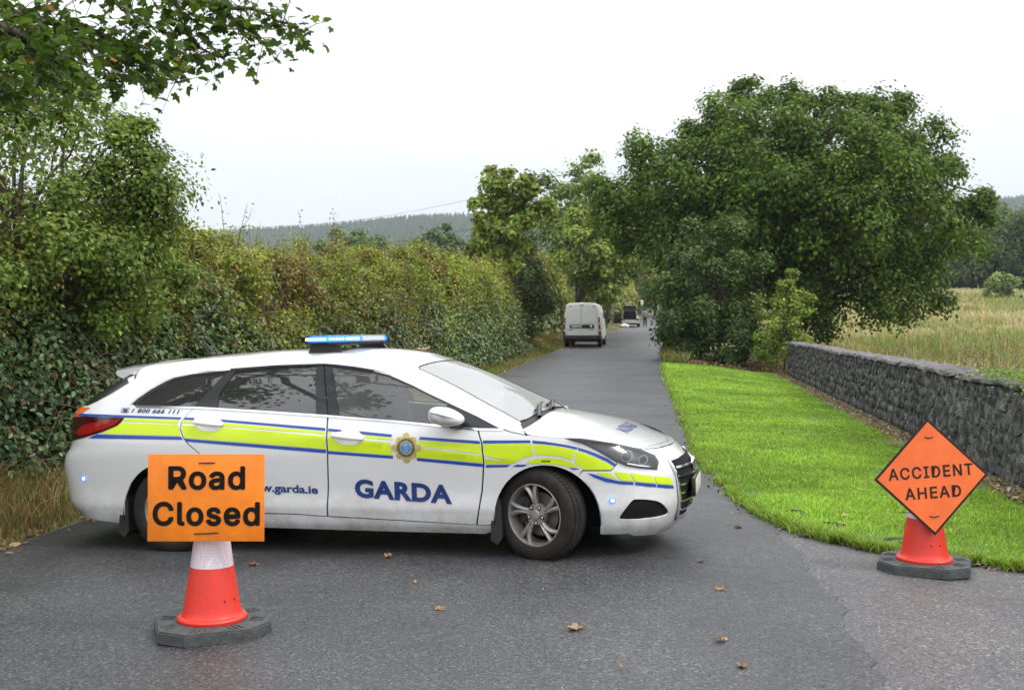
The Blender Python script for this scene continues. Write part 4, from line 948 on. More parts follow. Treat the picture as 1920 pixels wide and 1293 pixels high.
def panel(name, parent, mat, loops, off=0., top=False, sides=(1,), merge=False, step=.045, flange=0., raw=False, grid=True):
    """surface patch: loops[0] outline, others holes, in (x,z) on the body side or (x,v) on the top;
    off = distance proud of the body; sides 1 = the near side, -1 = the mirrored far side"""
    lps = []
    for lp in loops:
        d = dens(lp, step)
        if not top and not raw:
            a = np.array(d); d = [tuple(q) for q in np.c_[to_xi(a[:, 0], a[:, 1]), a[:, 1]]]
        lps.append(d)
    pts, edges = [], []
    for d in lps:
        o0 = len(pts); edges += [(o0 + i, o0 + (i + 1) % len(d)) for i in range(len(d))]; pts += d
    if grid:
        a = np.array(lps[0]); lo, hi_ = a.min(0), a.max(0); gx, gy = (TGX, TGV) if top else (SGX, SGZ)
        gp = np.array([(x + 1e-4, y + 1e-4) for x in gx if lo[0] < x < hi_[0] for y in gy if lo[1] < y < hi_[1]])
        if len(gp):
            bp0 = np.array(pts); dist = np.sqrt(((gp[:, None] - bp0[None]) ** 2).sum(2)).min(1)
            pts = pts + [tuple(q) for q in gp[inside(gp, lps) & (dist > .006)]]
    r = delaunay_2d_cdt([Vector(p) for p in pts], edges, [], 0, 1e-6)
    A = np.array([tuple(p) for p in r[0]]); F = np.array([list(f) for f in r[2]]); F = [list(f) for f in F[inside(A[F].mean(1), lps)]]
    mapf = tmap if top else smap; flip = -1 if top else 1
    Pn = normals(mapf, A, flip); P = mapf(A) + Pn * off
    V, NN, FF = list(P), list(Pn), [f for f in F]
    if flange:
        for d in lps:
            b = np.array(d); bn = normals(mapf, b, flip); bp_ = mapf(b) + bn * off; q = bp_ - bn * flange; o0 = len(V); m = len(d)
            V += list(bp_) + list(q); NN += [np.zeros(3)] * (2 * m)
            FF += [[o0 + i, o0 + (i + 1) % m, o0 + m + (i + 1) % m, o0 + m + i] for i in range(m)]
    V, NN = np.array(V), np.array(NN); objs = []
    S = [1, -1] if merge else list(sides)
    VV, NV, FV = [], [], []
    for s in S:
        V2, N2 = V.copy(), NN.copy(); F2 = FF
        if s < 0: V2[:, 1] *= -1; N2[:, 1] *= -1; F2 = [f[::-1] for f in FF]
        VV.append(V2); NV.append(N2); FV.append(F2)
    if merge:
        FV = [FV[0] + [[i + len(V) for i in f] for f in FV[1]]]; VV = [np.vstack(VV)]; NV = [np.vstack(NV)]
    for V2, N2, F2 in zip(VV, NV, FV):
        me = bpy.data.meshes.new(name); me.from_pydata([tuple(v) for v in V2], [], F2); me.update()
        # make winding agree with the analytic normals
        me.polygons.foreach_set('use_smooth', np.ones(len(me.polygons), dtype=bool))
        fl = [p.index for p in me.polygons if np.dot(p.normal, N2[list(p.vertices)].mean(0)) < 0]
        if fl:
            bm = bmesh.new(); bm.from_mesh(me); bm.faces.ensure_lookup_table(); bmesh.ops.reverse_faces(bm, faces=[bm.faces[i] for i in fl]); bm.to_mesh(me); bm.free()
        me.normals_split_custom_set_from_vertices([tuple(v) for v in N2])
        objs.append(link(name, me, mat, parent))
    return objs
def ribbon_loop(line, wd0):
    "closed loop around an open polyline"
    p = np.array(dens(line, .05, False)); t = np.gradient(p, axis=0); t /= np.linalg.norm(t, axis=1)[:, None]; n = np.c_[-t[:, 1], t[:, 0]]
    return [tuple(q) for q in p + n * wd0 / 2] + [tuple(q) for q in (p - n * wd0 / 2)[::-1]]
def arc(cx_, cz, r, a0, a1, k=16):
    return [(cx_ + r * math.cos(R_(a0 + (a1 - a0) * i / k)), cz + r * math.sin(R_(a0 + (a1 - a0) * i / k))) for i in range(k + 1)]
FA, RA = (1.43, .29, .367), (-1.45, .29, .375)
UPL = [(-1.782, 1.103), (-1.741, 1.145), (-1.644, 1.214), (-1.56, 1.26), (-1.473, 1.298), (-1.321, 1.325), (-1.017, 1.348), (-.65, 1.366), (-.27, 1.371), (-.165, 1.362), (-.012, 1.343), (.14, 1.318), (.262, 1.291), (.446, 1.218), (.597, 1.15), (.747, 1.086), (.947, 1.000), (1.146, .904)]
LOL = [(1.146, .900), (.97, .902), (.764, .920), (.339, .961), (-.176, 1.001), (-.65, 1.034), (-1.06, 1.060), (-1.252, 1.070), (-1.55, 1.078), (-1.736, 1.082)]
BL = [(-.165, 1.0), (-.150, .74), (-.162, .5), (-.180, .283)]
DR = [(-1.252, 1.070), (-1.301, 1.017), (-1.331, .969), (-1.338, .921), (-1.306, .859), (-1.257, .803), (-1.179, .745), (-1.10, .66), (-1.075, .56)]
RLIP = arc(RA[0], RA[1], RA[2] + .035, 38, 2, 8)
FD = [(.963, .902), (.993, .805), (1.003, .674), (.98, .474), (.95, .33), (.928, .236)]
TS = [(-1.81, 1.285), (-1.90, 1.215), (-2.03, 1.145), (-2.16, 1.078), (-2.30, 1.012), (-2.42, .93), (-2.44, .81)]
BS = [(-2.40, .815), (-2.2, .835), (-2.13, .835), (-2.011, .75), (-1.892, .638), (-1.80, .555), (-1.757, .513)]
rail = [(x, float(ZE(x))) for x in np.arange(1.24, -1.86, -.08)]
def g(lst, dx=0, dz=0): return [(a + dx, b + dz) for a, b in lst]
# side frame: rear quarter, roof rail and A-pillar in one pressing
side = DR[::-1] + LOL[-2:] + UPL + [(1.2, .885), (1.30, .865)] + [(1.262, .94)] + rail + TS + BS + arc(RA[0], RA[1], RA[2], 144, 36, 18)
panel('side_panel', car, MAT['paint'], [side], sides=(1, -1), flange=.012)
rdoor = [(-1.246, 1.066), (-.65, 1.030), (-.172, .998)] + g(BL, -.006) + [(-.406, .297), (-1.03, .305)] + [(a + .006, b) for a, b in RLIP[::-1]] + g(DR[::-1], .009, .003)[1:]
RD = panel('rear_door', car, MAT['paint'], [rdoor], sides=(1, -1), flange=.012)
fdoor = [(-.166, .998), (.339, .957), (.764, .916), (.957, .899)] + g(FD, -.005) + [(.5, .256), (-.174, .284)] + g(BL[::-1], .006)
FDo = panel('front_door', car, MAT['paint'], [fdoor], sides=(1, -1), flange=.012)
fend = g(FD, .006)[::-1] + [(1.142, .898), (1.2, .879), (1.31, .858), (1.45, .845), (1.571, .836), (1.673, .834), (1.78, .815), (1.882, .792), (1.905, .74), (1.915, .66), (1.88, .618), (1.69, .622)] + arc(FA[0], FA[1], FA[2], 52, 176, 18) + [(1.055, .25), (1.0, .232)]
FE_ = panel('front_fender', car, MAT['paint'], [fend], sides=(1, -1), flange=.012)
FOG = smooth_loop([(1.915, .285), (1.96, .345), (2.005, .402), (2.03, .414), (2.144, .394), (2.196, .362), (2.232, .292), (2.222, .262), (2.15, .262), (1.95, .270)], 1)
def wz(lst): return [(float(xi_of_w(a, z)), z) for a, z in lst]
def xz(lst): a = np.array(lst); return [tuple(q) for q in np.c_[to_xi(a[:, 0], a[:, 1]), a[:, 1]]]
nose_edge = [(x, float(ZE(x)) - .004) for x in np.arange(1.90, 2.22, .04)]
bump_xz = [(1.695, .614), (1.88, .611), (1.92, .655), (1.912, .74)] + nose_edge
bump = xz(dens(bump_xz, .04, False)) + [(2.2, .715), (2.2, .6), (2.2, .4), (2.2, .2), (2.2, .115)] + wz([(.3, .117), (.5, .125), (.66, .142)]) + xz([(1.97, .165), (1.786, .171), (1.795, .25)] + arc(FA[0], FA[1], FA[2], 8, 52, 8))
fogx = xz(FOG)
FB = panel('front_bumper', car, MAT['paint'], [bump, fogx], merge=True, raw=True, flange=.02)[0]
panel('fog_recess', FB, MAT['black'], [[(a, b) for a, b in fogx]], -.045, merge=True, raw=True)
rb_ = BS + arc(RA[0], RA[1], RA[2], 144, 196, 8)[1:] + [(-1.93, .206), (-2.2, .232), (-2.33, .255), (-2.42, .275)]
rb_xi = xz(dens(rb_, .04, False)) + [(-2.3, .28), (-2.3, .5), (-2.3, .7), (-2.3, .81)]
RB = panel('rear_bumper', car, MAT['paint'], [rb_xi], merge=True, raw=True, flange=.015)[0]
tg = xz(dens(g(TS, -.006, -.003), .04, False)) + [(-2.3, .82), (-2.3, 1.0), (-2.3, 1.2), (-2.3, 1.36)] + xz([(-1.86, 1.355)])
TGo = panel('tailgate', car, MAT['paint'], [tg], merge=True, raw=True, flange=.01)[0]
rw = xz(dens([(-1.90, 1.295), (-1.855, 1.262), (-1.97, 1.19), (-2.10, 1.125), (-2.20, 1.09)], .04, False)) + [(-2.28, 1.09), (-2.3, 1.09), (-2.3, 1.2), (-2.3, 1.32), (-2.0, 1.32)]
panel('rear_window', TGo, MAT['black'], [rw], .004, merge=True, raw=True)
sill = [(-1.06, .300), (-.406, .291), (-.18, .278), (.5, .250), (.935, .231), (1.0, .227), (1.05, .244), (1.045, .19), (.977, .16), (.298, .166), (-.43, .176), (-1.03, .186)]
sill = [(a, b - (.004 if b > .22 else 0)) for a, b in sill]
panel('sill', car, MAT['paint'], [sill], -.004, sides=(1, -1), flange=.02)
# inner shell: what shows in the shut lines
inner = arc(RA[0], RA[1], RA[2] + .01, 196, 0, 24) + [(-1.06, .2), (1.03, .18)] + arc(FA[0], FA[1], FA[2] + .01, 180, 4, 24)
inner_xi = xz(inner) + wz([(.6, .2), (.3, .2)]) + [(2.19, .2), (2.19, .70)] + xz([(2.1, .71), (1.9, .775), (1.673, .815), (1.4, .835), (1.28, .86)] + [(x, float(ZE(x)) - .015) for x in np.arange(1.22, -1.8, -.1)] + [(-1.86, 1.28), (-2.1, 1.12), (-2.35, 1.0)]) + [(-2.29, .95), (-2.29, .3)] + xz([(-2.3, .3)])
dlo = xz([(a, b + .012) for a, b in UPL[1:-1]] + [(1.10, .905)] + [(a, b - .02) for a, b in LOL[1:]])
panel('inner_shell', car, MAT['matte'], [inner_xi, dlo], -.012, sides=(1, -1), raw=True)
# top: roof with windscreen pillars, windscreen, cowl, bonnet
VP = .925
roof = [(-1.88, -1), (.0, -1), (.44, -1), (.985, -1), (1.255, -1), (1.255, -VP), (1.0, -VP), (.47, -VP), (.44, -.85), (.455, -.4), (.46, 0), (.455, .4), (.44, .85), (.47, VP), (1.0, VP), (1.255, VP), (1.255, 1), (.985, 1), (.44, 1), (0, 1), (-1.88, 1), (-1.93, .5), (-1.94, 0), (-1.93, -.5)]
RF = panel('roof', car, MAT['paint'], [roof], 0, True)[0]
ws = [(.478, VP - .008), (1.0, VP - .008), (1.235, VP - .008), (1.262, .7), (1.28, 0), (1.262, -.7), (1.235, -VP + .008), (1.0, -VP + .008), (.478, -VP + .008), (.45, -.85), (.465, -.4), (.47, 0), (.465, .4), (.45, .85)]
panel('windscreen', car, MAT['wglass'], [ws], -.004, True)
for s in (1, -1):
    panel('screen_trim', car, MAT['black'], [[(.46, s * (VP - .018)), (1.235, s * (VP - .018)), (1.235, s * (VP + .006)), (.46, s * (VP + .006))]], .003, True)
panel('cowl', car, MAT['plast'], [[(1.237, .985), (1.285, .97), (1.325, .6), (1.345, 0), (1.325, -.6), (1.285, -.97), (1.237, -.985), (1.264, -.7), (1.282, 0), (1.264, .7)]], -.012, True)
bon = [(1.283, 1), (1.327, .6), (1.347, 0), (1.327, -.6), (1.283, -1), (1.6, -1), (1.9, -1), (2.075, -1), (2.14, -.6), (2.185, 0), (2.14, .6), (2.075, 1), (1.9, 1), (1.6, 1)]
BO = panel('bonnet', car, MAT['paint'], [bon], .002, True, flange=.012)[0]
panel('nose_panel', FB, MAT['paint'], [[(2.083, 1), (2.147, .6), (2.192, 0), (2.147, -.6), (2.083, -1), (2.15, -1), (2.221, -1), (2.221, 1), (2.15, 1)]], 0, True)
# glasshouse
qg = [(-1.735, 1.102), (-1.70, 1.135), (-1.627, 1.190), (-1.54, 1.240), (-1.461, 1.278), (-1.311, 1.305), (-1.045, 1.327), (-1.25, 1.085), (-1.4, 1.085)]
for s in (1, -1):
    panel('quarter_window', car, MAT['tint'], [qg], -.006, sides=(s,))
rdg = [(-1.062, 1.170), (-.970, 1.332), (-.65, 1.349), (-.325, 1.355), (-.262, 1.018), (-.65, 1.046), (-1.056, 1.072)]
fdg = [(-.192, 1.345), (-.012, 1.327), (.14, 1.301), (.249, 1.274), (.446, 1.198), (.597, 1.130), (.722, 1.075), (.735, .935), (.339, .975), (-.078, 1.008)]
for s in (1, -1):
    a = RD[0 if s == 1 else 1]; b = FDo[0 if s == 1 else 1]
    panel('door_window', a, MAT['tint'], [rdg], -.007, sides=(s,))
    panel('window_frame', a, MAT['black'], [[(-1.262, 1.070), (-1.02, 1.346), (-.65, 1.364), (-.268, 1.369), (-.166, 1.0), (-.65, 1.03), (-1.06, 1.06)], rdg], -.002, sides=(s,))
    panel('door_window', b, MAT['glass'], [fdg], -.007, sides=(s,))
    panel('window_frame', b, MAT['black'], [[(-.262, 1.369), (-.165, 1.360), (-.012, 1.341), (.14, 1.316), (.262, 1.289), (.446, 1.216), (.597, 1.148), (.747, 1.084), (.947, .998), (1.135, .908), (.97, .905), (.764, .922), (.339, .963), (-.160, 1.002)], fdg], -.002, sides=(s,))
    panel('window_frame', car, MAT['black'], [[(-1.775, 1.103), (-1.741, 1.140), (-1.644, 1.209), (-1.56, 1.255), (-1.473, 1.293), (-1.321, 1.320), (-1.028, 1.342), (-1.258, 1.074), (-1.55, 1.082), (-1.736, 1.086)], qg], -.002, sides=(s,))
    panel('window_trim', car, MAT['chrome'], [ribbon_loop([(a_, b_ - .001) for a_, b_ in LOL], .015)], .004, sides=(s,), grid=False)
    panel('window_trim', car, MAT['chrome'], [ribbon_loop([(a_, b_ - .003) for a_, b_ in UPL[:7]], .012)], .004, sides=(s,), grid=False)
    panel('window_trim', car, MAT['black'], [ribbon_loop([(a_, b_ - .003) for a_, b_ in UPL[6:12]], .012)], .004, sides=(s,), grid=False)
    panel('window_trim', car, MAT['chrome'], [ribbon_loop([(a_, b_ - .003) for a_, b_ in UPL[11:]], .012)], .004, sides=(s,), grid=False)
# lamps
HEAD = [(1.571, .838), (1.673, .836), (1.78, .817), (1.882, .795), (2.06, .738), (2.147, .688), (2.175, .645), (2.168, .594), (2.051, .618), (1.973, .640), (1.905, .674), (1.79, .748), (1.697, .797)]
HP = [(1.72, .808), (1.85, .782), (2.04, .724), (2.13, .68), (2.155, .64), (2.15, .606), (2.051, .630), (1.98, .652), (1.92, .682), (1.82, .745)]
for s in (1, -1):
    h_ = panel('headlight', car, MAT['black'], [HEAD], .002, sides=(s,))[0]
    panel('reflector', h_, MAT['lamp'], [HP], .004, sides=(s,))
    panel('bezel', h_, MAT['chrome'], [ribbon_loop([(1.98, .655), (2.06, .634), (2.145, .615)], .008)], .009, sides=(s,), grid=False)
    for (x0, z0, r0) in ((1.975, .702, .040), (2.075, .668, .032)):
        panel('projector', h_, MAT['grey'], [[(x0 + r0 * math.cos(a_), z0 + r0 * math.sin(a_)) for a_ in np.linspace(0, 6.28, 19)[:-1]]], .007, sides=(s,), step=.02)
        panel('projector_lens', h_, MAT['black'], [[(x0 + r0 * .68 * math.cos(a_), z0 + r0 * .68 * math.sin(a_)) for a_ in np.linspace(0, 6.28, 19)[:-1]]], .010, sides=(s,), step=.02)
    panel('lamp_lens', h_, MAT['lens'], [HEAD], .014, sides=(s,))
    tl = panel('tail_light', car, MAT['darkred'], [[(-1.814, .999), (-1.836, .968), (-1.861, .943), (-1.98, .899), (-2.13, .858), (-2.30, .822), (-2.44, .815), (-2.468, .9), (-2.462, .97), (-2.40, .995), (-2.183, 1.012), (-2.0, 1.006)]], .007, sides=(s,), flange=.01)[0]
    panel('lamp_segment', tl, MAT['redlamp'], [[(-1.835, .990), (-1.875, .950), (-1.99, .908), (-2.16, .868), (-2.25, .885), (-2.17, .945), (-2.0, .978)]], .010, sides=(s,))
    panel('reversing_lamp', tl, M('smoked_clear', (.12, .09, .06), .15, coat=.5), [[(-2.27, .842), (-2.40, .828), (-2.43, .87), (-2.30, .885)]], .010, sides=(s,))
    panel('bumper_reflector', RB, MAT['redfilm'], [[(-2.50, .72), (-2.545, .72), (-2.55, .56), (-2.52, .56)]], .006, sides=(s,))
    panel('tailgate_reflector', TGo, MAT['orangefilm'], [[(-2.14, 1.075), (-2.29, 1.0), (-2.44, 1.0), (-2.30, 1.075)]], .005, sides=(s,))
    # strobe lamps in the bumpers, each in an added glowing ring for its halo
    for par, x0, z0 in ((FB, 1.883, .412), (RB, -2.158, .544)):
        panel('strobe_halo', par, MAT['barlens'], [[(x0 + .021 * math.cos(a_), z0 + .021 * math.sin(a_)) for a_ in np.linspace(0, 6.28, 15)[:-1]]], .0045, sides=(s,), step=.02, grid=False)
        panel('strobe_light', par, MAT['led'], [[(x0 + .012 * math.cos(a_), z0 + .012 * math.sin(a_)) for a_ in np.linspace(0, 6.28, 13)[:-1]]], .006, sides=(s,), step=.02, grid=False)
# grille: recess, chrome frame, slats, badge and plate
GR = [(0, .640), (.30, .640), (.47, .636), (.475, .60), (.44, .45), (.37, .26), (.345, .215), (0, .205)]
GRx = wz(dens(GR, .04, False))
gr = panel('grille', car, MAT['matte'], [GRx], .006, merge=True, raw=True)[0]
for s in (1, -1):
    panel('grille_frame', gr, MAT['chrome'], [wz(ribbon_loop([(.30, .642), (.472, .638), (.478, .60), (.442, .45), (.372, .26), (.345, .212), (.2, .205)], .018))], .016, sides=(s,), raw=True, grid=False, flange=.012)
    for zz in (.585, .525, .465, .405, .345, .285):
        wm = float(np.interp(zz, [.2, .26, .45, .6, .64], [.345, .37, .44, .475, .47])) - .012
        panel('slat', gr, MAT['chrome'], [wz(ribbon_loop([(.004, zz - .012), (wm * .6, zz - .004), (wm, zz)], .013))], .022, sides=(s,), raw=True, grid=False, flange=.02)
    panel('lower_lip', FB, MAT['grey'], [wz(ribbon_loop([(.003, .205), (.2, .21), (.34, .225)], .02))], .018, sides=(s,), raw=True, grid=False, flange=.02)
bx_ = box('plate_holder', (2.385, 0, .425), (.03, .53, .135), MAT['black'], gr, .006)
pl = box('number_plate', (2.402, 0, .425), (.006, .50, .105), MAT['plate'], gr, .002)
bd = lathe('badge', [(.0, 0), (.040, 0), (.046, .008), (.046, .02), (.04, .026), (0, .026)], MAT['chrome'], gr, 24, 'X', (2.352, 0, .578)); bd.scale = (1, 1.75, 1); 
box('badge_bar', (2.382, 0, .578), (.006, .016, .055), MAT['chrome'], gr, .002, Matrix.Rotation(R_(20), 4, 'X'))

# door handles
def handle(par, x0, z0, ang, s):
    lp = [(x0 + a, z0 + b + math.tan(ang) * a) for a, b in smooth_loop([(-.13, .01), (-.07, .045), (.05, .04), (.135, 0), (.06, -.045), (-.06, -.05)], 2)]
    h_ = panel('door_handle', par, MAT['paint'], [lp], .004, sides=(s,), flange=.004)[0]
    n = 13; V = []; m = 10
    xs_ = np.linspace(-.118, .122, n)
    for i, xx in enumerate(xs_):
        t_ = i / (n - 1); r_ = .017 * math.sin(math.pi * min(max(t_, .04), .96)) ** .45
        _, w_ = Wxi(np.array([x0 + xx]), np.array([z0])); yo = float(w_[0]) + .008 + .026 * math.sin(math.pi * t_) ** .5
        for k in range(m):
            a_ = 2 * math.pi * k / m; V.append((x0 + xx, -s * (yo + .011 * math.cos(a_)), z0 + .008 + math.tan(ang) * xx + r_ * math.sin(a_)))
    F = [(j*m+k, j*m+(k+1) % m, (j+1)*m+(k+1) % m, (j+1)*m+k) for j in range(n-1) for k in range(m)]
    mesh_np('grip', V, F, MAT['paint'], h_, True)
for s in (1, -1):
    handle(FDo[0 if s == 1 else 1], .002, .845, -.10, s); handle(RD[0 if s == 1 else 1], -1.10, .945, -.085, s)
# wing mirrors
for s in (1, -1):
    bm = bmesh.new(); bmesh.ops.create_uvsphere(bm, u_segments=28, v_segments=16, radius=1)
    for v in bm.verts:
        q = v.co.copy(); sx_ = 1 if q.x < 0 else 1.0
        px_ = math.copysign(abs(q.x) ** .75, q.x); py_ = math.copysign(abs(q.y) ** .8, q.y); pz = math.copysign(abs(q.z) ** .8, q.z)
        tp = 1 - .38 * max(0, px_)                     # tapers towards the front
        v.co = Vector((px_ * .125, py_ * .115, pz * .064 * tp - .012 * px_))
    o = mesh_bm('wing_mirror', bm, MAT['paint'], car, 180); o.location = (.775, -s * 1.005, .998); o.rotation_euler = (0, R_(6), 0)
    lst = [((-.03, -s * .108, .028), (.02, -s * .118, .022)), ((.02, -s * .118, .022), (.075, -s * .10, .008))]
    tubes('indicator', [(np.array([(-.085, -s * .098, .030), (-.03, -s * .116, .028), (.03, -s * .117, .018), (.085, -s * .095, .004)]), np.array([.006, .009, .008, .003]))], MAT['barclear'], o, 6)
    tubes('arm', [(np.array([(.80, -s * .93, .955), (.83, -s * .87, .945), (.84, -s * .82, .94)]), np.array([.04, .045, .05]))], MAT['black'], o, 8)
    ch = [q for q in o.children if q.name.startswith('arm')][0]; ch.location = (0, 0, 0); ch.matrix_parent_inverse = Matrix.Identity(4)
    me = ch.data; co = np.empty(len(me.vertices) * 3); me.vertices.foreach_get('co', co); co = co.reshape(-1, 3) - np.array([.775, -s * 1.005, .998]); me.vertices.foreach_set('co', co.ravel())
# spoiler, roof aerials, wipers
bm = bmesh.new(); prof_ = [(-1.70, 1.428), (-1.86, 1.412), (-2.0, 1.400), (-2.10, 1.392), (-2.115, 1.375), (-2.09, 1.352), (-1.98, 1.315), (-1.88, 1.300), (-1.80, 1.33)]
ny = 21
rows = []
for j in range(ny):
    v = -1 + 2 * j / (ny - 1); f = 1 - abs(v) ** 3 * .10; row = []
    for (a, b) in prof_:
        xx = -1.80 + (a + 1.80) * (1 - .28 * abs(v) ** 2.4); row.append(bm.verts.new((xx, -v * .632 * (1 if a > -1.95 else .985), b - .040 * abs(v) ** 2.2)))
    rows.append(row)
for j in range(ny - 1):
    for i in range(len(prof_)): bm.faces.new((rows[j][i], rows[j][(i + 1) % len(prof_)], rows[j + 1][(i + 1) % len(prof_)], rows[j + 1][i]))
bm.faces.new(rows[0]); bm.faces.new(rows[-1])
mesh_bm('spoiler', bm, MAT['paint'], car, 50)
for x0, y0, ln in ((-1.52, -.02, .14), (-1.40, -.14, .24)):
    a_ = lathe('aerial', [(.030, -.01), (.030, .012), (.018, .022), (.006, .03), (.004, .032)], MAT['black'], car, 14, 'Z', (x0, y0, 1.448))
    tubes('whip', [(np.array([(x0, y0, 1.475), (x0 - ln * .75, y0, 1.475 + ln * .9)]), np.array([.005, .0022]))], MAT['black'], a_, 6)
def top_pt(x, v, o=.0):
    A = np.array([[x, v]]); return (tmap(A) + normals(tmap, A, -1) * o)[0]
for (va, vb) in ((.55, -.05), (-.02, -.62)):
    wp = tubes('wiper', [(np.array([top_pt(1.315, va, .012), top_pt(1.27, va * .7 + vb * .3, .04), top_pt(1.235, va * .3 + vb * .7, .035)]), np.array([.014, .012, .008]))], MAT['black'], car, 6)
    tubes('wiper_blade', [(np.array([top_pt(1.262, va * .85, .022), top_pt(1.235, (va + vb) / 2, .022), top_pt(1.215, vb, .022)]), .009)], MAT['black'], wp, 6)
# underbody, arch liners, mud flaps
bm = bmesh.new(); add_box(bm, (0, 0, .25), (1.9, 1.62, .1)); add_box(bm, (1.55, 0, .26), (1.2, 1.05, .16)); add_box(bm, (-1.65, 0, .28), (1.5, 1.05, .16)); add_box(bm, (2.0, 0, .19), (.2, 1.0, .05)); add_box(bm, (-2.2, 0, .33), (.3, 1.2, .08))
mesh_bm('underbody', bm, MAT['matte'], car)
for s in (1, -1):
    for (cx_, cz, r_) in (FA, RA):
        V, F = [], []
        for i in range(19):
            a_ = R_(-8 + 196 * i / 18)
            for w_ in (.875, .50): V.append((cx_ + (r_ + .006) * math.cos(a_), -s * w_, cz + (r_ + .006) * math.sin(a_)))
        F = [(2*i, 2*i+1, 2*i+3, 2*i+2) for i in range(18)]
        nV = len(V); V += [(cx_, -s * .50, cz)]; F += [(2*i+1, 2*i+3, nV, nV) for i in range(18)]
        me = bpy.data.meshes.new('wheel_arch'); me.from_pydata(V, [], [f[:3] if f[2] == f[3] else f for f in F]); me.update(); link('wheel_arch', me, MAT['matte'], car)
    for cx_, zb in ((1.062, .13), (-1.845, .13)):
        bm = bmesh.new(); extrude_poly(bm, [(cx_ + .03, .42), (cx_ - .02, .36), (cx_ - .035, zb), (cx_ + .015, zb - .03), (cx_ + .05, zb + .02), (cx_ + .045, .36)], -s * .20, 1, -s * .66)
        mesh_bm('mud_flap', bm, MAT['plast'], car)
# wheels
def wheel(x0, s, steer):
    RT, hub = .322, .310
    t = empty('wheel'); t.parent = car; t.location = (x0, -s * .785, hub); t.rotation_euler = (0, 0, steer)
    o = -s                                      # outward along y
    prof_ = [(.205, .085), (.222, .104), (.262, .110), (.296, .102), (.311, .088), (.319, .066), (.322, .03), (.322, -.03), (.319, -.066), (.311, -.088), (.29, -.104), (.25, -.108), (.205, -.09)]
    bm = bmesh.new(); add_lathe(bm, [(r_, h_ * o) for r_, h_ in prof_], 64, 'Y', caps=False)
    for zz in (-.045, -.015, .015, .045):       # tread grooves
        pass
    ty = mesh_bm('tyre', bm, MAT['rubber'], t, 40)
    bm = bmesh.new()
    for i in range(64):                         # tread blocks at the shoulder
        a_ = 2 * math.pi * i / 64; add_box(bm, (.3205 * math.cos(a_), o * .058, .3205 * math.sin(a_)), (.012, .036, .022), 0, Matrix.Rotation(-a_, 4, 'Y'))
        add_box(bm, (.3225 * math.cos(a_ + .05), o * .012, .3225 * math.sin(a_ + .05)), (.010, .040, .024), 0, Matrix.Rotation(-a_ - .05, 4, 'Y'))
    tb = tag(mesh_bm('tread', bm, MAT['rubber'], t), kind='stuff')
    bm = bmesh.new(); add_lathe(bm, [(.213, .090 * o), (.217, .098 * o), (.210, .100 * o), (.203, .088 * o), (.196, .04 * o), (.19, -.06 * o), (.205, -.09 * o)], 56, 'Y', caps=False)
    # five pairs of twisted spokes
    for i in range(5):
        for kk, (da0, da1) in enumerate(((.13, .37), (-.17, -.06))):
            a0 = 2 * math.pi * i / 5 + .35; n = 7; R0, R1 = .060, .207; pv = []
            for j in range(n):
                f = j / (n - 1); r_ = R0 + (R1 - R0) * f; aa = a0 + da0 + (da1 - da0) * f * f + (.10 if kk else -.02) * math.sin(f * 3.1)
                wd_ = (.018 + .017 * f) * (1.05 if kk == 0 else .92); yy = o * (.070 + .012 * math.sin(f * math.pi) + .016 * f); c_ = np.array([r_ * math.cos(aa), r_ * math.sin(aa)]); tn = np.array([-math.sin(aa), math.cos(aa)])
                ring = [bm.verts.new((*(c_ - tn * wd_ * .5)[:1], yy - o * .030, (c_ - tn * wd_ * .5)[1])), bm.verts.new(((c_ - tn * wd_ * .5)[0], yy - o * .006, (c_ - tn * wd_ * .5)[1])), bm.verts.new((c_[0], yy + o * .005, c_[1])), bm.verts.new(((c_ + tn * wd_ * .5)[0], yy - o * .006, (c_ + tn * wd_ * .5)[1])), bm.verts.new(((c_ + tn * wd_ * .5)[0], yy - o * .030, (c_ + tn * wd_ * .5)[1]))]
                if pv:
                    for q in range(4): bm.faces.new((pv[q], pv[q + 1], ring[q + 1], ring[q]))
                pv = ring
    add_lathe(bm, [(.0, .030 * o), (.078, .030 * o), (.080, .062 * o), (.070, .078 * o), (.038, .076 * o), (.034, .086 * o), (.030, .090 * o), (0, .091 * o)], 32, 'Y')
    rim = mesh_bm('rim', bm, MAT['alloy'], t, 40)
    bm = bmesh.new()
    for i in range(5):
        a_ = 2 * math.pi * i / 5 + .35 + .62; add_lathe(bm, [(.0155, .070 * o), (.0155, .0785 * o)], 12, 'Y', (.057 * math.cos(a_), 0, .057 * math.sin(a_)))
    tag(mesh_bm('lug_hole', bm, MAT['matte'], t), kind='stuff')
    bm = bmesh.new()
    for i in range(5):
        a_ = 2 * math.pi * i / 5 + .35 + .62; add_lathe(bm, [(.009, .070 * o), (.009, .082 * o), (.006, .085 * o)], 8, 'Y', (.057 * math.cos(a_), 0, .057 * math.sin(a_)))
    tag(mesh_bm('lug_nut', bm, MAT['chrome'], t, 40), kind='stuff')
    lathe('brake_disc', [(.07, .02 * o), (.15, .02 * o), (.15, -.005 * o), (.07, -.005 * o)], MAT['disc'], t, 40, 'Y')
    bm = bmesh.new(); extrude_poly(bm, [(.148 * math.cos(q), .148 * math.sin(q)) for q in np.linspace(2.2, 3.6, 8)] + [(.095 * math.cos(q), .095 * math.sin(q)) for q in np.linspace(3.6, 2.2, 8)], o * .06, 1, -o * .012)
    mesh_bm('brake_caliper', bm, MAT['plast'], t)
    lathe('wheel_back', [(.0, -.03 * o), (.2, -.03 * o)], MAT['matte'], t, 32, 'Y')
for s in (1, -1):
    wheel(1.378, s, -R_(21)); wheel(-1.425, s, 0)

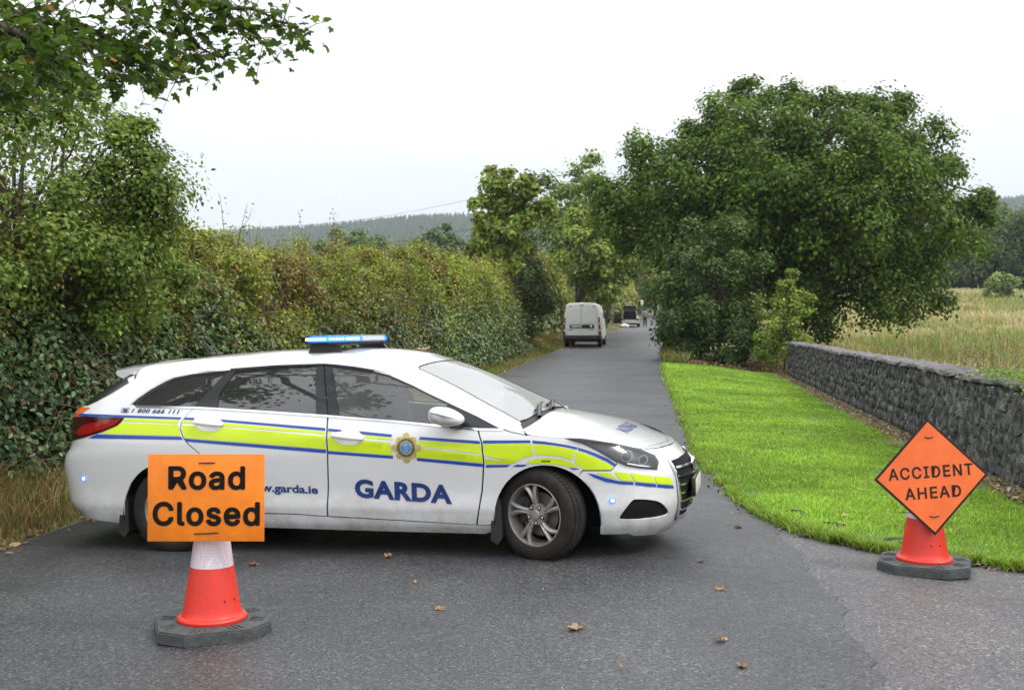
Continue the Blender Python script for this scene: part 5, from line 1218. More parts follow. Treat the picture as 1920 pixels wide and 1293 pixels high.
# interior
INT = MAT['seat']
def seat(x0, y0):
    st = box('seat', (x0, y0, .56), (.52, .50, .16), INT, car, .05)
    box('backrest', (x0 - .30, y0, .84), (.16, .48, .58), INT, st, .06, Matrix.Rotation(R_(-16), 4, 'Y'))
    box('headrest', (x0 - .40, y0, 1.215), (.10, .27, .19), INT, st, .045, Matrix.Rotation(R_(-10), 4, 'Y'))
    tubes('headrest_post', [(np.array([(x0 - .38, y0 + q, 1.05), (x0 - .40, y0 + q, 1.18)]), .008) for q in (-.07, .07)], MAT['chrome'], st, 6)
seat(.24, -.37); seat(.24, .37)
rs = box('rear_bench', (-.72, 0, .56), (.5, 1.3, .18), INT, car, .05); box('backrest', (-1.04, 0, .86), (.16, 1.3, .6), INT, rs, .05, Matrix.Rotation(R_(-18), 4, 'Y'))
bm = bmesh.new(); extrude_poly(bm, [(.62, .78), (.66, .92), (.82, .945), (1.10, .935), (1.24, .92), (1.24, .45), (.70, .45)], 1.5, 1, -.75); mesh_bm('dashboard', bm, MAT['plast'], car, 30)
bm = bmesh.new(); add_lathe(bm, [(.176 + .014 * math.cos(q), .014 * math.sin(q)) for q in np.linspace(0, 6.283, 9)[:-1]], 32, 'Z', closed=True); add_box(bm, (0, 0, 0), (.34, .05, .02)); add_box(bm, (0, 0, 0), (.09, .10, .03), .01)
sw = mesh_bm('steering_wheel', bm, MAT['plast'], car, 50); sw.location = (.60, -.37, .90); sw.rotation_euler = (0, R_(-66), 0)
box('cabin_floor', (0, 0, .36), (2.7, 1.5, .12), INT, car, 0); box('headlining', (-.62, 0, 1.39), (1.25, 1.0, .02), MAT['grey'], car, 0)
for s in (1, -1):
    panel('door_lining', FDo[0 if s == 1 else 1], INT, [[(-.15, .96), (.339, .93), (.80, .89), (.93, .87), (.93, .34), (-.15, .34)]], -.06, sides=(s,))
    panel('door_lining', RD[0 if s == 1 else 1], INT, [[(-.2, .96), (-.65, 1.0), (-1.02, 1.02), (-1.0, .68), (-.95, .36), (-.2, .36)]], -.06, sides=(s,))
# ------------------------------------------------------------------ lettering helper
# letter outlines of the two board signs: vertices (per mille of the text box) and triangles
GLYPH = {'Road': [[883,46,866,51,850,65,835,89,822,121,811,161,802,209,796,264,792,325,791,392,792,459,796,520,803,575,811,622,822,662,835,694,850,717,866,731,884,736,896,734,907,727,917,715,924,701,931,685,936,668,941,651,944,635,947,621,950,621,950,954,985,954,985,61,951,61,951,164,947,164,944,149,941,133,936,116,931,98,924,82,916,67,907,56,896,49,889,143,901,146,913,157,922,175,931,199,938,228,943,263,947,302,950,346,950,394,950,441,947,484,943,522,938,557,931,585,923,609,913,626,901,637,889,640,876,636,864,626,854,608,846,583,839,554,833,519,830,481,827,439,826,394,827,348,830,305,833,265,839,230,846,200,855,176,865,157,876,147,616,46,603,48,590,56,578,69,568,88,559,111,551,139,546,172,542,209,541,250,542,286,545,317,549,343,554,366,561,384,569,400,577,412,586,423,596,431,606,437,616,442,626,447,639,452,649,456,658,459,666,462,672,467,677,473,680,482,682,493,683,508,683,512,682,538,680,561,677,582,673,600,668,614,662,626,655,635,646,640,637,642,627,640,618,635,610,627,603,616,597,603,592,589,587,574,584,558,581,542,547,572,553,610,560,642,569,669,579,690,589,707,600,720,612,729,624,734,636,736,644,735,652,732,661,727,671,719,680,708,688,694,696,675,703,652,709,623,714,589,717,549,718,502,718,61,683,61,683,152,681,152,678,136,674,120,669,104,663,88,656,75,648,62,638,53,628,48,622,140,634,143,645,151,655,164,663,181,670,201,676,224,679,250,682,276,683,303,683,394,681,389,677,385,673,380,668,376,663,373,657,370,651,367,645,364,639,361,634,359,629,357,625,356,617,352,609,346,601,339,594,330,588,319,583,305,580,289,578,269,577,245,577,223,579,204,583,188,587,173,592,162,599,152,606,146,614,142,381,46,362,51,345,65,329,89,315,122,304,162,294,210,287,264,283,324,282,390,283,457,287,517,294,572,304,620,315,660,329,693,345,717,362,731,381,736,400,731,418,717,434,693,448,660,459,620,469,572,476,517,480,457,481,390,480,324,476,264,469,210,459,162,448,122,434,89,418,65,400,51,381,142,395,146,407,157,417,176,426,202,433,232,439,267,443,306,445,347,446,390,445,434,443,475,439,514,433,550,426,580,417,606,407,625,395,636,381,640,368,636,356,625,345,606,337,580,330,550,324,514,320,475,318,434,317,390,318,347,320,306,324,267,330,232,337,202,345,176,356,157,368,146,15,61,15,954,116,954,137,950,156,939,172,919,186,892,197,860,205,821,211,778,215,731,216,679,215,628,211,580,205,537,197,500,186,468,172,442,156,423,137,412,116,408,36,408,36,509,115,509,129,511,141,518,152,529,160,545,167,565,173,588,176,616,178,646,179,679,178,713,176,744,173,772,167,796,160,816,152,833,141,845,129,852,114,855,52,855,52,61,184,61,113,463,155,463,227,61],[28,30,29,28,31,30,17,19,18,17,20,19,16,20,17,16,21,20,15,21,16,15,22,21,15,23,22,14,23,15,14,24,23,14,25,24,13,61,14,61,25,14,61,26,25,13,62,61,60,26,61,59,26,60,13,63,62,59,27,26,58,27,59,13,64,63,12,64,13,58,28,27,58,57,28,57,56,28,56,55,28,55,54,28,54,31,28,12,65,64,12,66,65,11,66,12,11,67,66,10,67,11,10,68,67,53,31,54,10,69,68,9,69,10,52,31,53,9,70,69,9,71,70,51,31,52,8,71,9,8,72,71,50,31,51,7,72,8,7,73,72,49,31,50,7,74,73,6,74,7,48,31,49,6,75,74,47,33,48,33,31,48,5,75,6,5,76,75,46,33,47,5,77,76,45,34,46,34,33,46,45,35,34,32,31,33,4,77,5,4,78,77,44,35,45,44,36,35,4,43,78,43,36,44,4,36,43,4,37,36,3,37,4,3,38,37,3,39,38,2,39,3,2,40,39,2,41,40,1,41,2,1,42,41,0,42,1,137,139,138,137,140,139,136,140,137,136,141,140,135,141,136,135,142,141,134,142,135,134,143,142,134,144,143,133,144,134,133,145,144,132,145,133,132,146,145,131,146,132,131,119,146,119,118,146,118,147,146,130,120,131,120,119,131,130,121,120,117,147,118,130,122,121,116,147,117,130,123,122,115,147,116,115,148,147,130,124,123,114,148,115,129,124,130,129,125,124,113,148,114,113,149,148,129,126,125,112,149,113,129,127,126,128,127,129,111,149,112,111,150,149,110,150,111,109,150,110,108,150,109,108,151,150,107,151,108,106,151,107,105,173,106,173,151,106,104,173,105,103,173,104,102,173,103,101,173,102,100,173,101,99,173,100,98,173,99,97,173,98,96,173,97,95,173,96,94,173,95,93,173,94,93,174,173,172,151,173,93,175,174,93,176,175,92,176,93,92,177,176,92,178,177,92,179,178,92,180,179,92,181,180,91,181,92,91,182,181,91,183,182,91,184,183,91,185,184,91,186,185,91,187,186,91,188,187,90,188,91,90,189,188,90,190,189,90,191,190,89,191,90,89,192,191,171,151,172,89,193,192,88,193,89,170,151,171,88,194,193,87,194,88,169,151,170,87,195,194,168,151,169,87,196,195,86,196,87,86,197,196,167,153,168,153,151,168,86,198,197,166,153,167,86,199,198,85,199,86,165,154,166,154,153,166,85,200,199,85,201,200,165,155,154,152,151,153,164,155,165,85,202,201,163,155,164,85,163,202,85,155,163,84,155,85,84,156,155,84,157,156,83,157,84,83,158,157,83,159,158,82,159,83,82,160,159,81,160,82,81,161,160,80,161,81,80,162,161,79,162,80,220,222,221,219,222,220,219,223,222,218,223,219,218,224,223,217,224,218,217,225,224,216,225,217,216,257,225,257,226,225,216,258,257,256,226,257,216,259,258,255,226,256,216,260,259,254,226,255,215,260,216,254,227,226,215,261,260,253,227,254,215,262,261,252,227,253,214,262,215,252,228,227,214,263,262,251,228,252,213,263,214,251,229,228,213,264,263,250,229,251,213,265,264,249,229,250,249,230,229,212,265,213,212,266,265,248,230,249,211,266,212,211,267,266,247,230,248,247,231,230,211,268,267,246,231,247,246,232,231,210,268,211,210,269,268,245,232,246,210,270,269,244,232,245,209,270,210,244,233,232,209,271,270,243,233,244,208,271,209,243,234,233,208,272,271,242,234,243,208,273,272,241,234,242,207,273,208,241,235,234,207,274,273,240,235,241,207,239,274,239,235,240,207,235,239,206,235,207,206,236,235,205,236,206,205,237,236,204,237,205,204,238,237,203,238,204,275,297,276,297,317,276,317,277,276,317,278,277,317,279,278,317,280,279,317,281,280,317,282,281,317,316,282,316,315,282,315,283,282,297,318,317,314,283,315,313,283,314,312,283,313,312,284,283,311,284,312,310,284,311,310,285,284,309,285,310,308,285,309,308,286,285,307,286,308,306,286,307,306,287,286,305,287,306,305,288,287,304,288,305,303,288,304,303,289,288,302,289,303,301,289,302,301,290,289,300,290,301,299,290,300,298,290,299,275,296,297,318,298,297,318,320,298,320,290,298,320,291,290,320,321,291,321,292,291,318,295,320,295,319,320,322,292,321,293,322,292,294,322,293,295,322,294,275,295,296,275,318,295,319,322,295],[0.01497,0.04567]],
'Closed': [[918,45,906,50,894,64,884,87,875,119,867,159,861,206,856,260,853,321,853,387,854,453,856,514,861,568,867,615,875,654,884,686,894,709,906,723,918,727,927,725,935,718,941,707,947,692,951,677,955,660,958,643,961,628,963,614,965,614,965,943,989,943,989,59,966,59,966,161,963,161,961,147,958,131,955,114,951,96,947,80,941,66,935,54,927,47,922,141,930,144,938,155,945,172,951,196,956,225,960,259,963,298,965,341,965,389,965,435,963,478,960,516,956,550,951,578,946,601,939,619,931,629,922,632,912,629,904,618,897,600,891,576,886,547,883,513,880,475,878,433,878,389,878,343,880,301,883,262,887,227,892,198,898,173,905,155,913,144,745,45,730,50,718,64,706,88,696,120,688,160,681,207,677,260,674,319,673,384,674,449,676,508,681,563,688,610,696,651,705,684,716,708,729,722,742,727,750,725,758,719,767,709,774,695,781,675,788,652,794,623,799,588,804,549,807,504,809,453,809,396,809,354,689,354,689,443,796,443,784,410,784,452,782,491,779,526,776,557,771,583,765,604,758,620,751,630,742,633,733,630,725,620,718,604,712,582,707,557,703,528,700,495,698,461,698,426,698,368,698,322,700,280,704,244,708,213,713,187,720,166,727,151,736,142,745,139,751,141,756,145,762,151,766,160,771,172,774,186,778,202,781,221,783,243,807,217,804,185,800,155,795,128,788,104,781,84,773,67,765,55,755,48,568,45,558,47,549,54,540,65,532,81,526,101,520,125,515,154,511,186,509,223,533,244,535,211,539,184,545,164,552,150,559,141,568,138,578,142,587,151,594,168,599,188,602,212,603,238,603,260,601,279,598,295,593,309,587,320,581,329,555,355,542,372,532,394,524,421,518,453,515,491,514,535,514,571,517,605,521,635,527,662,533,684,541,703,550,716,560,724,570,727,580,725,589,718,598,706,605,691,611,671,616,649,620,623,623,594,626,563,603,541,601,565,597,587,593,608,587,624,580,634,571,637,562,634,554,625,548,610,543,590,540,567,539,541,539,518,541,498,545,482,550,468,556,456,564,447,588,423,600,406,611,384,619,357,624,325,628,287,629,244,628,207,625,173,621,141,616,113,608,90,600,71,590,56,580,48,394,45,381,50,369,64,357,88,348,120,339,160,333,207,328,261,325,320,324,385,325,451,328,511,333,565,339,612,348,652,357,684,369,708,381,722,394,727,408,722,420,708,431,684,441,652,449,612,456,565,461,511,464,451,465,385,464,320,461,261,456,207,449,160,441,120,431,88,420,64,408,50,394,140,404,144,412,155,420,174,426,199,431,229,435,263,437,302,439,342,440,385,439,428,437,469,435,508,431,543,426,573,420,598,412,617,404,628,394,632,385,628,376,617,369,598,363,573,358,543,354,508,351,469,350,428,349,385,350,342,351,302,354,263,358,229,363,199,369,174,376,155,385,144,274,55,263,60,254,73,247,94,242,124,239,161,239,206,239,943,263,943,263,231,264,204,264,183,266,168,268,158,272,152,276,150,279,150,281,150,282,151,283,152,285,153,286,154,290,64,288,62,286,60,283,58,280,56,277,56,103,48,85,54,70,72,55,103,42,145,31,197,22,260,16,332,12,412,11,501,12,590,16,670,22,742,31,805,42,857,55,899,70,930,85,949,103,955,113,953,123,946,132,935,141,920,149,901,157,878,164,851,170,820,176,786,180,749,184,708,186,664,160,664,158,693,155,720,152,745,148,767,144,786,139,803,134,818,128,830,122,839,116,846,109,850,103,851,90,847,79,833,69,810,59,779,51,739,45,691,40,635,37,572,36,501,37,430,40,366,45,311,51,263,59,223,69,192,79,169,90,156,103,151,109,153,116,157,122,163,128,173,134,185,139,199,144,216,148,236,152,258,155,282,158,309,160,338,186,338,184,295,180,254,176,217,171,183,164,152,157,125,150,102,141,83,132,67,123,56,113,50],[28,30,29,28,31,30,17,19,18,17,20,19,16,20,17,16,21,20,15,21,16,15,22,21,15,23,22,14,23,15,14,24,23,14,25,24,13,61,14,61,25,14,61,26,25,13,62,61,60,26,61,59,26,60,13,63,62,59,27,26,58,27,59,13,64,63,12,64,13,58,28,27,58,57,28,57,56,28,56,55,28,55,54,28,54,31,28,12,65,64,12,66,65,11,66,12,11,67,66,10,67,11,10,68,67,53,31,54,10,69,68,9,69,10,52,31,53,9,70,69,9,71,70,51,31,52,8,71,9,8,72,71,50,31,51,7,72,8,7,73,72,49,31,50,7,74,73,6,74,7,48,31,49,6,75,74,47,33,48,33,31,48,5,75,6,5,76,75,46,33,47,5,77,76,45,34,46,34,33,46,45,35,34,32,31,33,4,77,5,4,78,77,44,35,45,44,36,35,4,43,78,43,36,44,4,36,43,4,37,36,3,37,4,3,38,37,3,39,38,2,39,3,2,40,39,2,41,40,1,41,2,1,42,41,0,42,1,96,98,97,96,99,98,95,99,96,95,100,99,95,101,100,94,101,95,94,102,101,93,102,94,93,103,102,93,104,103,92,124,93,124,123,93,123,104,93,122,104,123,121,104,122,92,125,124,121,105,104,120,105,121,92,126,125,91,126,92,119,105,120,91,127,126,119,106,105,118,106,119,91,128,127,90,128,91,90,129,128,117,106,118,117,107,106,90,130,129,116,107,117,89,130,90,116,108,107,89,131,130,115,108,116,89,112,131,112,132,131,115,113,108,113,109,108,114,113,115,88,112,89,88,111,112,132,113,112,132,109,113,133,109,132,133,110,109,87,111,88,134,110,133,87,110,111,87,134,110,87,135,134,86,135,87,86,136,135,85,136,86,85,137,136,150,152,151,149,152,150,149,153,152,85,138,137,84,138,85,148,153,149,84,139,138,147,153,148,147,154,153,146,154,147,84,140,139,145,154,146,83,140,84,145,155,154,83,141,140,144,155,145,143,155,144,83,142,141,142,155,143,83,155,142,83,156,155,82,156,83,82,157,156,81,157,82,81,158,157,81,159,158,80,159,81,80,160,159,79,160,80,204,206,205,204,207,206,203,207,204,203,208,207,202,208,203,202,209,208,201,209,202,201,210,209,200,210,201,200,211,210,199,211,200,199,221,211,221,212,211,199,222,221,220,212,221,198,222,199,198,223,222,219,212,220,198,224,223,218,212,219,218,213,212,198,225,224,217,213,218,197,225,198,217,214,213,197,226,225,216,214,217,196,226,197,196,227,226,215,214,216,196,228,227,195,228,196,195,229,228,195,230,229,194,230,195,194,231,230,194,232,231,194,233,232,193,233,194,193,234,233,193,235,234,192,235,193,192,236,235,191,236,192,191,237,236,190,237,191,190,238,237,189,238,190,188,238,189,188,239,238,187,239,188,186,239,187,185,239,186,185,240,239,184,240,185,183,240,184,170,172,171,183,241,240,182,241,183,169,172,170,181,241,182,169,173,172,181,242,241,180,242,181,168,173,169,168,174,173,180,243,242,179,243,180,168,175,174,167,175,168,178,243,179,167,176,175,177,243,178,177,244,243,167,177,176,167,244,177,166,244,167,166,245,244,165,245,166,165,246,245,164,246,165,164,247,246,163,247,164,163,248,247,162,248,163,162,161,248,266,268,267,265,268,266,265,269,268,264,269,265,264,270,269,263,270,264,263,271,270,262,271,263,262,303,271,303,272,271,262,304,303,302,272,303,262,305,304,301,272,302,262,306,305,300,272,301,261,306,262,300,273,272,261,307,306,299,273,300,261,308,307,298,273,299,260,308,261,298,274,273,260,309,308,297,274,298,259,309,260,297,275,274,259,310,309,296,275,297,259,311,310,295,275,296,295,276,275,258,311,259,258,312,311,294,276,295,257,312,258,257,313,312,293,276,294,293,277,276,257,314,313,292,277,293,292,278,277,256,314,257,256,315,314,291,278,292,256,316,315,290,278,291,255,316,256,290,279,278,255,317,316,289,279,290,254,317,255,289,280,279,254,318,317,288,280,289,254,319,318,287,280,288,253,319,254,287,281,280,253,320,319,286,281,287,253,285,320,285,281,286,253,281,285,252,281,253,252,282,281,251,282,252,251,283,282,250,283,251,250,284,283,249,284,250,327,329,328,327,330,329,327,331,330,326,331,327,326,332,331,326,333,332,326,334,333,325,334,326,325,335,334,341,343,342,340,343,341,339,343,340,325,336,335,338,343,339,337,343,338,336,343,337,325,343,336,324,343,325,323,343,324,322,343,323,322,344,343,322,345,344,322,346,345,321,346,322,321,347,346,321,348,347,366,368,367,366,369,368,365,369,366,365,370,369,365,371,370,364,371,365,364,372,371,364,373,372,363,373,364,363,374,373,362,393,363,393,392,363,392,374,363,391,374,392,391,375,374,390,375,391,362,394,393,389,375,390,388,375,389,362,395,394,387,375,388,387,376,375,386,376,387,362,396,395,361,396,362,385,376,386,384,376,385,384,377,376,361,397,396,383,377,384,383,378,377,382,378,383,360,397,361,360,398,397,381,378,382,381,379,378,380,379,381,360,399,398,359,399,360,359,400,399,358,400,359,358,401,400,357,401,358,357,402,401,357,403,402,356,403,357,356,404,403,421,423,422,421,424,423,355,404,356,355,405,404,420,424,421,420,425,424,419,425,420,355,406,405,354,406,355,418,425,419,418,426,425,417,426,418,354,407,406,417,427,426,416,427,417,415,427,416,353,407,354,353,408,407,414,427,415,414,428,427,413,428,414,353,409,408,412,428,413,411,428,412,353,410,409,410,428,411,410,429,428,353,429,410,352,429,353,352,430,429,351,430,352,351,431,430,351,432,431,350,432,351,350,433,432,350,434,433,349,434,350],[0.01054,0.04516]],
'ACCIDENT': [[903,855,903,957,996,957,996,855,957,855,957,43,942,43,942,855,767,43,767,957,786,957,836,371,837,355,839,336,840,314,842,289,844,263,846,235,849,205,851,174,853,142,851,139,850,172,850,205,850,237,849,268,849,298,849,325,849,351,849,373,849,393,849,957,865,957,865,43,846,43,802,564,800,588,798,612,796,637,793,664,791,694,789,728,786,765,782,808,779,855,782,858,782,814,782,772,782,733,782,696,783,662,783,632,783,606,783,584,783,566,783,43,650,43,650,957,726,957,726,855,666,855,666,556,722,556,722,454,666,454,666,145,727,145,727,43,551,43,522,43,522,145,550,145,560,150,568,164,575,188,581,221,586,261,590,311,593,368,595,431,595,502,595,572,593,635,590,691,586,740,582,780,576,812,569,836,561,850,552,855,521,855,521,957,553,957,564,951,575,933,584,903,592,861,598,809,603,746,607,673,609,592,610,502,609,411,607,329,603,256,598,193,591,140,583,98,574,67,563,49,529,957,529,43,513,43,513,957,418,43,418,145,439,145,439,855,418,855,418,957,475,957,475,855,454,855,454,145,475,145,475,43,336,31,325,37,316,56,307,88,300,131,293,185,288,250,284,324,282,408,281,499,282,592,284,675,288,749,293,814,300,868,307,912,316,944,325,963,336,969,342,967,348,960,353,949,359,934,364,914,368,890,372,862,376,830,379,795,382,756,384,714,385,669,370,669,369,699,367,727,365,752,363,775,360,795,357,813,354,828,351,840,347,850,344,857,340,861,336,862,328,857,322,843,315,820,310,787,305,746,301,697,298,639,297,573,296,499,297,426,298,360,301,303,305,253,310,212,315,180,322,157,328,143,336,138,340,139,344,144,347,151,351,160,354,173,357,188,360,205,363,226,365,248,367,274,369,301,370,331,385,331,384,286,382,244,379,206,376,171,373,139,368,111,364,87,359,67,353,51,348,40,342,33,197,31,186,37,177,56,168,88,161,131,154,185,149,250,145,324,142,408,142,499,142,592,145,675,149,749,154,814,161,868,168,912,177,944,186,963,197,969,203,967,209,960,214,949,220,934,225,914,229,890,233,862,237,830,240,795,243,756,245,714,246,669,231,669,230,699,228,727,226,752,224,775,221,795,218,813,215,828,212,840,208,850,204,857,201,861,197,862,189,857,183,843,176,820,171,787,166,746,162,697,159,639,158,573,157,499,158,426,159,360,162,303,166,253,171,212,176,180,183,157,189,143,197,138,201,139,204,144,208,151,212,160,215,173,218,188,221,205,224,226,226,248,228,274,230,301,231,331,246,331,245,286,243,244,240,206,237,171,233,139,229,111,225,87,220,67,214,51,209,40,203,33,4,43,49,957,67,957,112,43,96,43,70,587,68,623,66,665,64,712,62,766,59,830,56,903,59,903,57,829,54,765,52,710,50,662,48,621,46,587,21,43,27,298,27,400,90,400,90,298],[0,2,1,0,3,2,7,3,0,6,4,7,4,3,7,6,5,4,8,44,9,44,10,9,44,45,10,45,11,10,30,32,31,30,33,32,46,11,45,8,46,44,46,43,44,8,47,46,43,11,46,42,11,43,8,48,47,41,11,42,8,49,48,40,11,41,8,50,49,39,11,40,38,11,39,8,51,50,37,11,38,8,52,51,36,11,37,8,53,52,35,11,36,8,54,53,8,55,54,34,11,35,29,33,30,28,33,29,34,12,11,34,13,12,27,33,28,34,14,13,26,33,27,34,15,14,25,33,26,34,16,15,24,33,25,34,17,16,23,33,24,34,18,17,22,19,23,19,33,23,34,22,18,22,19,18,20,33,19,34,21,22,21,33,20,34,33,21,56,60,57,60,58,57,60,59,58,56,61,60,56,64,61,64,62,61,64,63,62,56,65,64,56,66,65,56,67,66,112,91,113,91,110,113,112,90,91,110,92,91,111,92,110,111,89,92,89,93,92,89,94,93,89,95,94,89,96,95,89,88,96,88,97,96,112,89,90,112,70,89,70,111,89,87,97,88,86,97,87,85,97,86,85,98,97,84,98,85,84,99,98,83,99,84,82,99,83,82,100,99,81,100,82,81,101,100,80,101,81,79,101,80,79,102,101,78,102,79,78,103,102,77,103,78,77,104,103,76,104,77,75,104,76,75,105,104,74,105,75,74,106,105,73,106,74,72,106,73,71,106,72,112,69,70,111,71,70,111,106,71,111,107,106,111,108,107,111,109,108,111,68,109,69,111,112,111,68,69,118,120,119,118,121,120,117,121,118,116,122,117,122,121,117,116,123,122,114,116,115,114,123,116,114,124,123,114,125,124,143,145,144,143,146,145,142,146,143,142,147,146,142,148,147,141,148,142,141,149,148,141,150,149,140,150,141,140,151,150,139,170,140,170,169,140,169,151,140,168,151,169,168,152,151,167,152,168,139,171,170,166,152,167,165,152,166,139,172,171,164,152,165,164,153,152,163,153,164,139,173,172,138,173,139,162,153,163,161,153,162,161,154,153,138,174,173,160,154,161,160,155,154,159,155,160,137,174,138,137,175,174,158,155,159,158,156,155,157,156,158,137,176,175,136,176,137,136,177,176,135,177,136,135,178,177,134,178,135,134,179,178,134,180,179,133,180,134,133,181,180,198,200,199,198,201,200,132,181,133,132,182,181,197,201,198,197,202,201,196,202,197,132,183,182,131,183,132,195,202,196,195,203,202,194,203,195,131,184,183,194,204,203,193,204,194,192,204,193,130,184,131,130,185,184,191,204,192,191,205,204,190,205,191,130,186,185,189,205,190,188,205,189,130,187,186,187,205,188,187,206,205,130,206,187,129,206,130,129,207,206,128,207,129,128,208,207,128,209,208,127,209,128,127,210,209,127,211,210,126,211,127,229,231,230,229,232,231,228,232,229,228,233,232,228,234,233,227,234,228,227,235,234,227,236,235,226,236,227,226,237,236,225,256,226,256,255,226,255,237,226,254,237,255,254,238,237,253,238,254,225,257,256,252,238,253,251,238,252,225,258,257,250,238,251,250,239,238,249,239,250,225,259,258,224,259,225,248,239,249,247,239,248,247,240,239,224,260,259,246,240,247,246,241,240,245,241,246,223,260,224,223,261,260,244,241,245,244,242,241,243,242,244,223,262,261,222,262,223,222,263,262,221,263,222,221,264,263,220,264,221,220,265,264,220,266,265,219,266,220,219,267,266,284,286,285,284,287,286,218,267,219,218,268,267,283,287,284,283,288,287,282,288,283,218,269,268,217,269,218,281,288,282,281,289,288,280,289,281,217,270,269,280,290,289,279,290,280,278,290,279,216,270,217,216,271,270,277,290,278,277,291,290,276,291,277,216,272,271,275,291,276,274,291,275,216,273,272,273,291,274,273,292,291,216,292,273,215,292,216,215,293,292,214,293,215,214,294,293,214,295,294,213,295,214,213,296,295,213,297,296,212,297,213,298,309,299,309,300,299,309,310,300,310,301,300,298,319,309,319,311,309,311,308,309,311,308,310,308,320,310,320,301,310,307,320,308,319,312,311,306,320,307,319,313,312,305,320,306,319,314,313,304,320,305,319,315,314,303,320,304,319,316,315,319,318,316,318,317,316,302,321,303,321,320,303,298,318,319,318,320,319,318,321,320,321,301,320,298,317,318,302,301,321],[0.00411,0.03056]],
'AHEAD': [[901,31,855,31,855,136,900,136,915,141,928,156,939,180,948,214,956,255,962,306,966,364,969,430,970,502,969,573,966,638,962,696,956,746,949,787,940,820,929,844,916,859,902,864,854,864,854,969,904,969,922,962,938,944,952,913,964,870,975,816,983,752,989,678,992,594,994,502,992,409,989,325,983,250,975,185,964,131,951,88,937,56,920,38,866,969,866,31,841,31,841,969,618,31,688,969,716,969,787,31,761,31,721,589,718,626,715,669,712,717,708,773,704,838,700,913,705,913,700,837,696,771,692,715,689,666,686,624,684,589,644,31,653,293,653,397,752,397,752,293,451,31,451,969,569,969,569,864,475,864,475,558,563,558,563,453,475,453,475,136,570,136,570,31,230,31,230,969,254,969,254,564,356,564,356,969,380,969,380,31,356,31,356,458,254,458,254,31,6,31,77,969,105,969,176,31,150,31,109,589,107,626,104,669,100,717,97,773,93,838,88,913,93,913,89,837,85,771,81,715,78,666,75,624,73,589,33,31,42,293,42,397,141,397,141,293],[44,23,45,23,42,45,44,22,23,42,24,23,43,24,42,43,21,24,21,25,24,21,26,25,21,27,26,21,28,27,21,20,28,20,29,28,44,21,22,44,2,21,2,43,21,19,29,20,18,29,19,17,29,18,17,30,29,16,30,17,16,31,30,15,31,16,14,31,15,14,32,31,13,32,14,13,33,32,12,33,13,11,33,12,11,34,33,10,34,11,10,35,34,9,35,10,9,36,35,8,36,9,7,36,8,7,37,36,6,37,7,6,38,37,5,38,6,4,38,5,3,38,4,44,1,2,43,3,2,43,38,3,43,39,38,43,40,39,43,41,40,43,0,41,1,43,44,43,0,1,46,57,47,57,48,47,57,58,48,58,49,48,46,67,57,67,59,57,59,56,57,59,56,58,56,68,58,68,49,58,55,68,56,67,60,59,54,68,55,67,61,60,53,68,54,67,62,61,52,68,53,67,63,62,51,68,52,67,64,63,67,66,64,66,65,64,50,69,51,69,68,51,46,66,67,66,68,67,66,69,68,69,49,68,46,65,66,50,49,69,70,74,71,74,72,71,74,73,72,70,75,74,70,78,75,78,76,75,78,77,76,70,79,78,70,80,79,70,81,80,82,84,83,82,85,84,86,88,87,86,89,88,82,92,85,92,86,85,92,91,86,91,89,86,82,93,92,90,89,91,94,105,95,105,96,95,105,106,96,106,97,96,94,115,105,115,107,105,107,104,105,107,104,106,104,116,106,116,97,106,103,116,104,115,108,107,102,116,103,115,109,108,101,116,102,115,110,109,100,116,101,115,111,110,99,116,100,115,112,111,115,114,112,114,113,112,98,117,99,117,116,99,94,114,115,114,116,115,114,117,116,117,97,116,94,113,114,98,97,117],[0.00645,0.03132]]}
def text2d(s, bold=.0, shear=0., spacing=1.0, res=4):
    "text -> 2D verts (bbox normalised to 0..1) and faces, aspect"
    if s in GLYPH:
        v_, f_, r_ = GLYPH[s]; v_ = np.array(v_, float).reshape(-1, 2) / 1000; f_ = np.array(f_).reshape(-1, 3); n_ = len(v_)
        off = [np.array([math.cos(q), math.sin(q)]) * np.array(r_) for q in np.arange(0, 6.2, math.pi / 5)] + [np.zeros(2)]      # shifted copies embolden the strokes
        return np.vstack([v_ + q for q in off]), [tuple(q) for k_ in range(len(off)) for q in (f_ + k_ * n_).tolist()], np.repeat(np.arange(len(off)), n_)
    cu = bpy.data.curves.new('t', 'FONT'); cu.body = s; cu.offset = bold; cu.shear = shear; cu.space_character = spacing; cu.resolution_u = res; cu.fill_mode = 'FRONT'
    o = bpy.data.objects.new('t', cu); col.objects.link(o); dg = bpy.context.evaluated_depsgraph_get(); dg.update()
    me = o.evaluated_get(dg).to_mesh(); V = np.array([v.co[:2] for v in me.vertices]); F = [tuple(p.vertices) for p in me.polygons]
    o.evaluated_get(dg).to_mesh_clear(); bpy.data.objects.remove(o); bpy.data.curves.remove(cu)
    lo, hi_ = V.min(0), V.max(0); return (V - lo) / (hi_ - lo), F, np.zeros(len(V))
def body_text(name, par, mat, s, A, U, Vv, bold=.03, shear=0., off=.0035, spacing=1.0, top=False):
    V, F, _ = text2d(s, bold, shear, spacing)
    D = np.array(A) + V[:, :1] * np.array(U) + V[:, 1:] * np.array(Vv)
    if top: P = tmap(D) + normals(tmap, D, -1) * off
    else:
        D = np.c_[to_xi(D[:, 0], D[:, 1]), D[:, 1]]; P = smap(D) + normals(smap, D, 1) * off
    me = bpy.data.meshes.new(name); me.from_pydata([tuple(p) for p in P], [], F); me.update(); return link(name, me, mat, par)
fd, rd, sp_, fe = FDo[0], RD[0], [o for o in car.children if o.name.startswith('side_panel')][0], FE_[0]
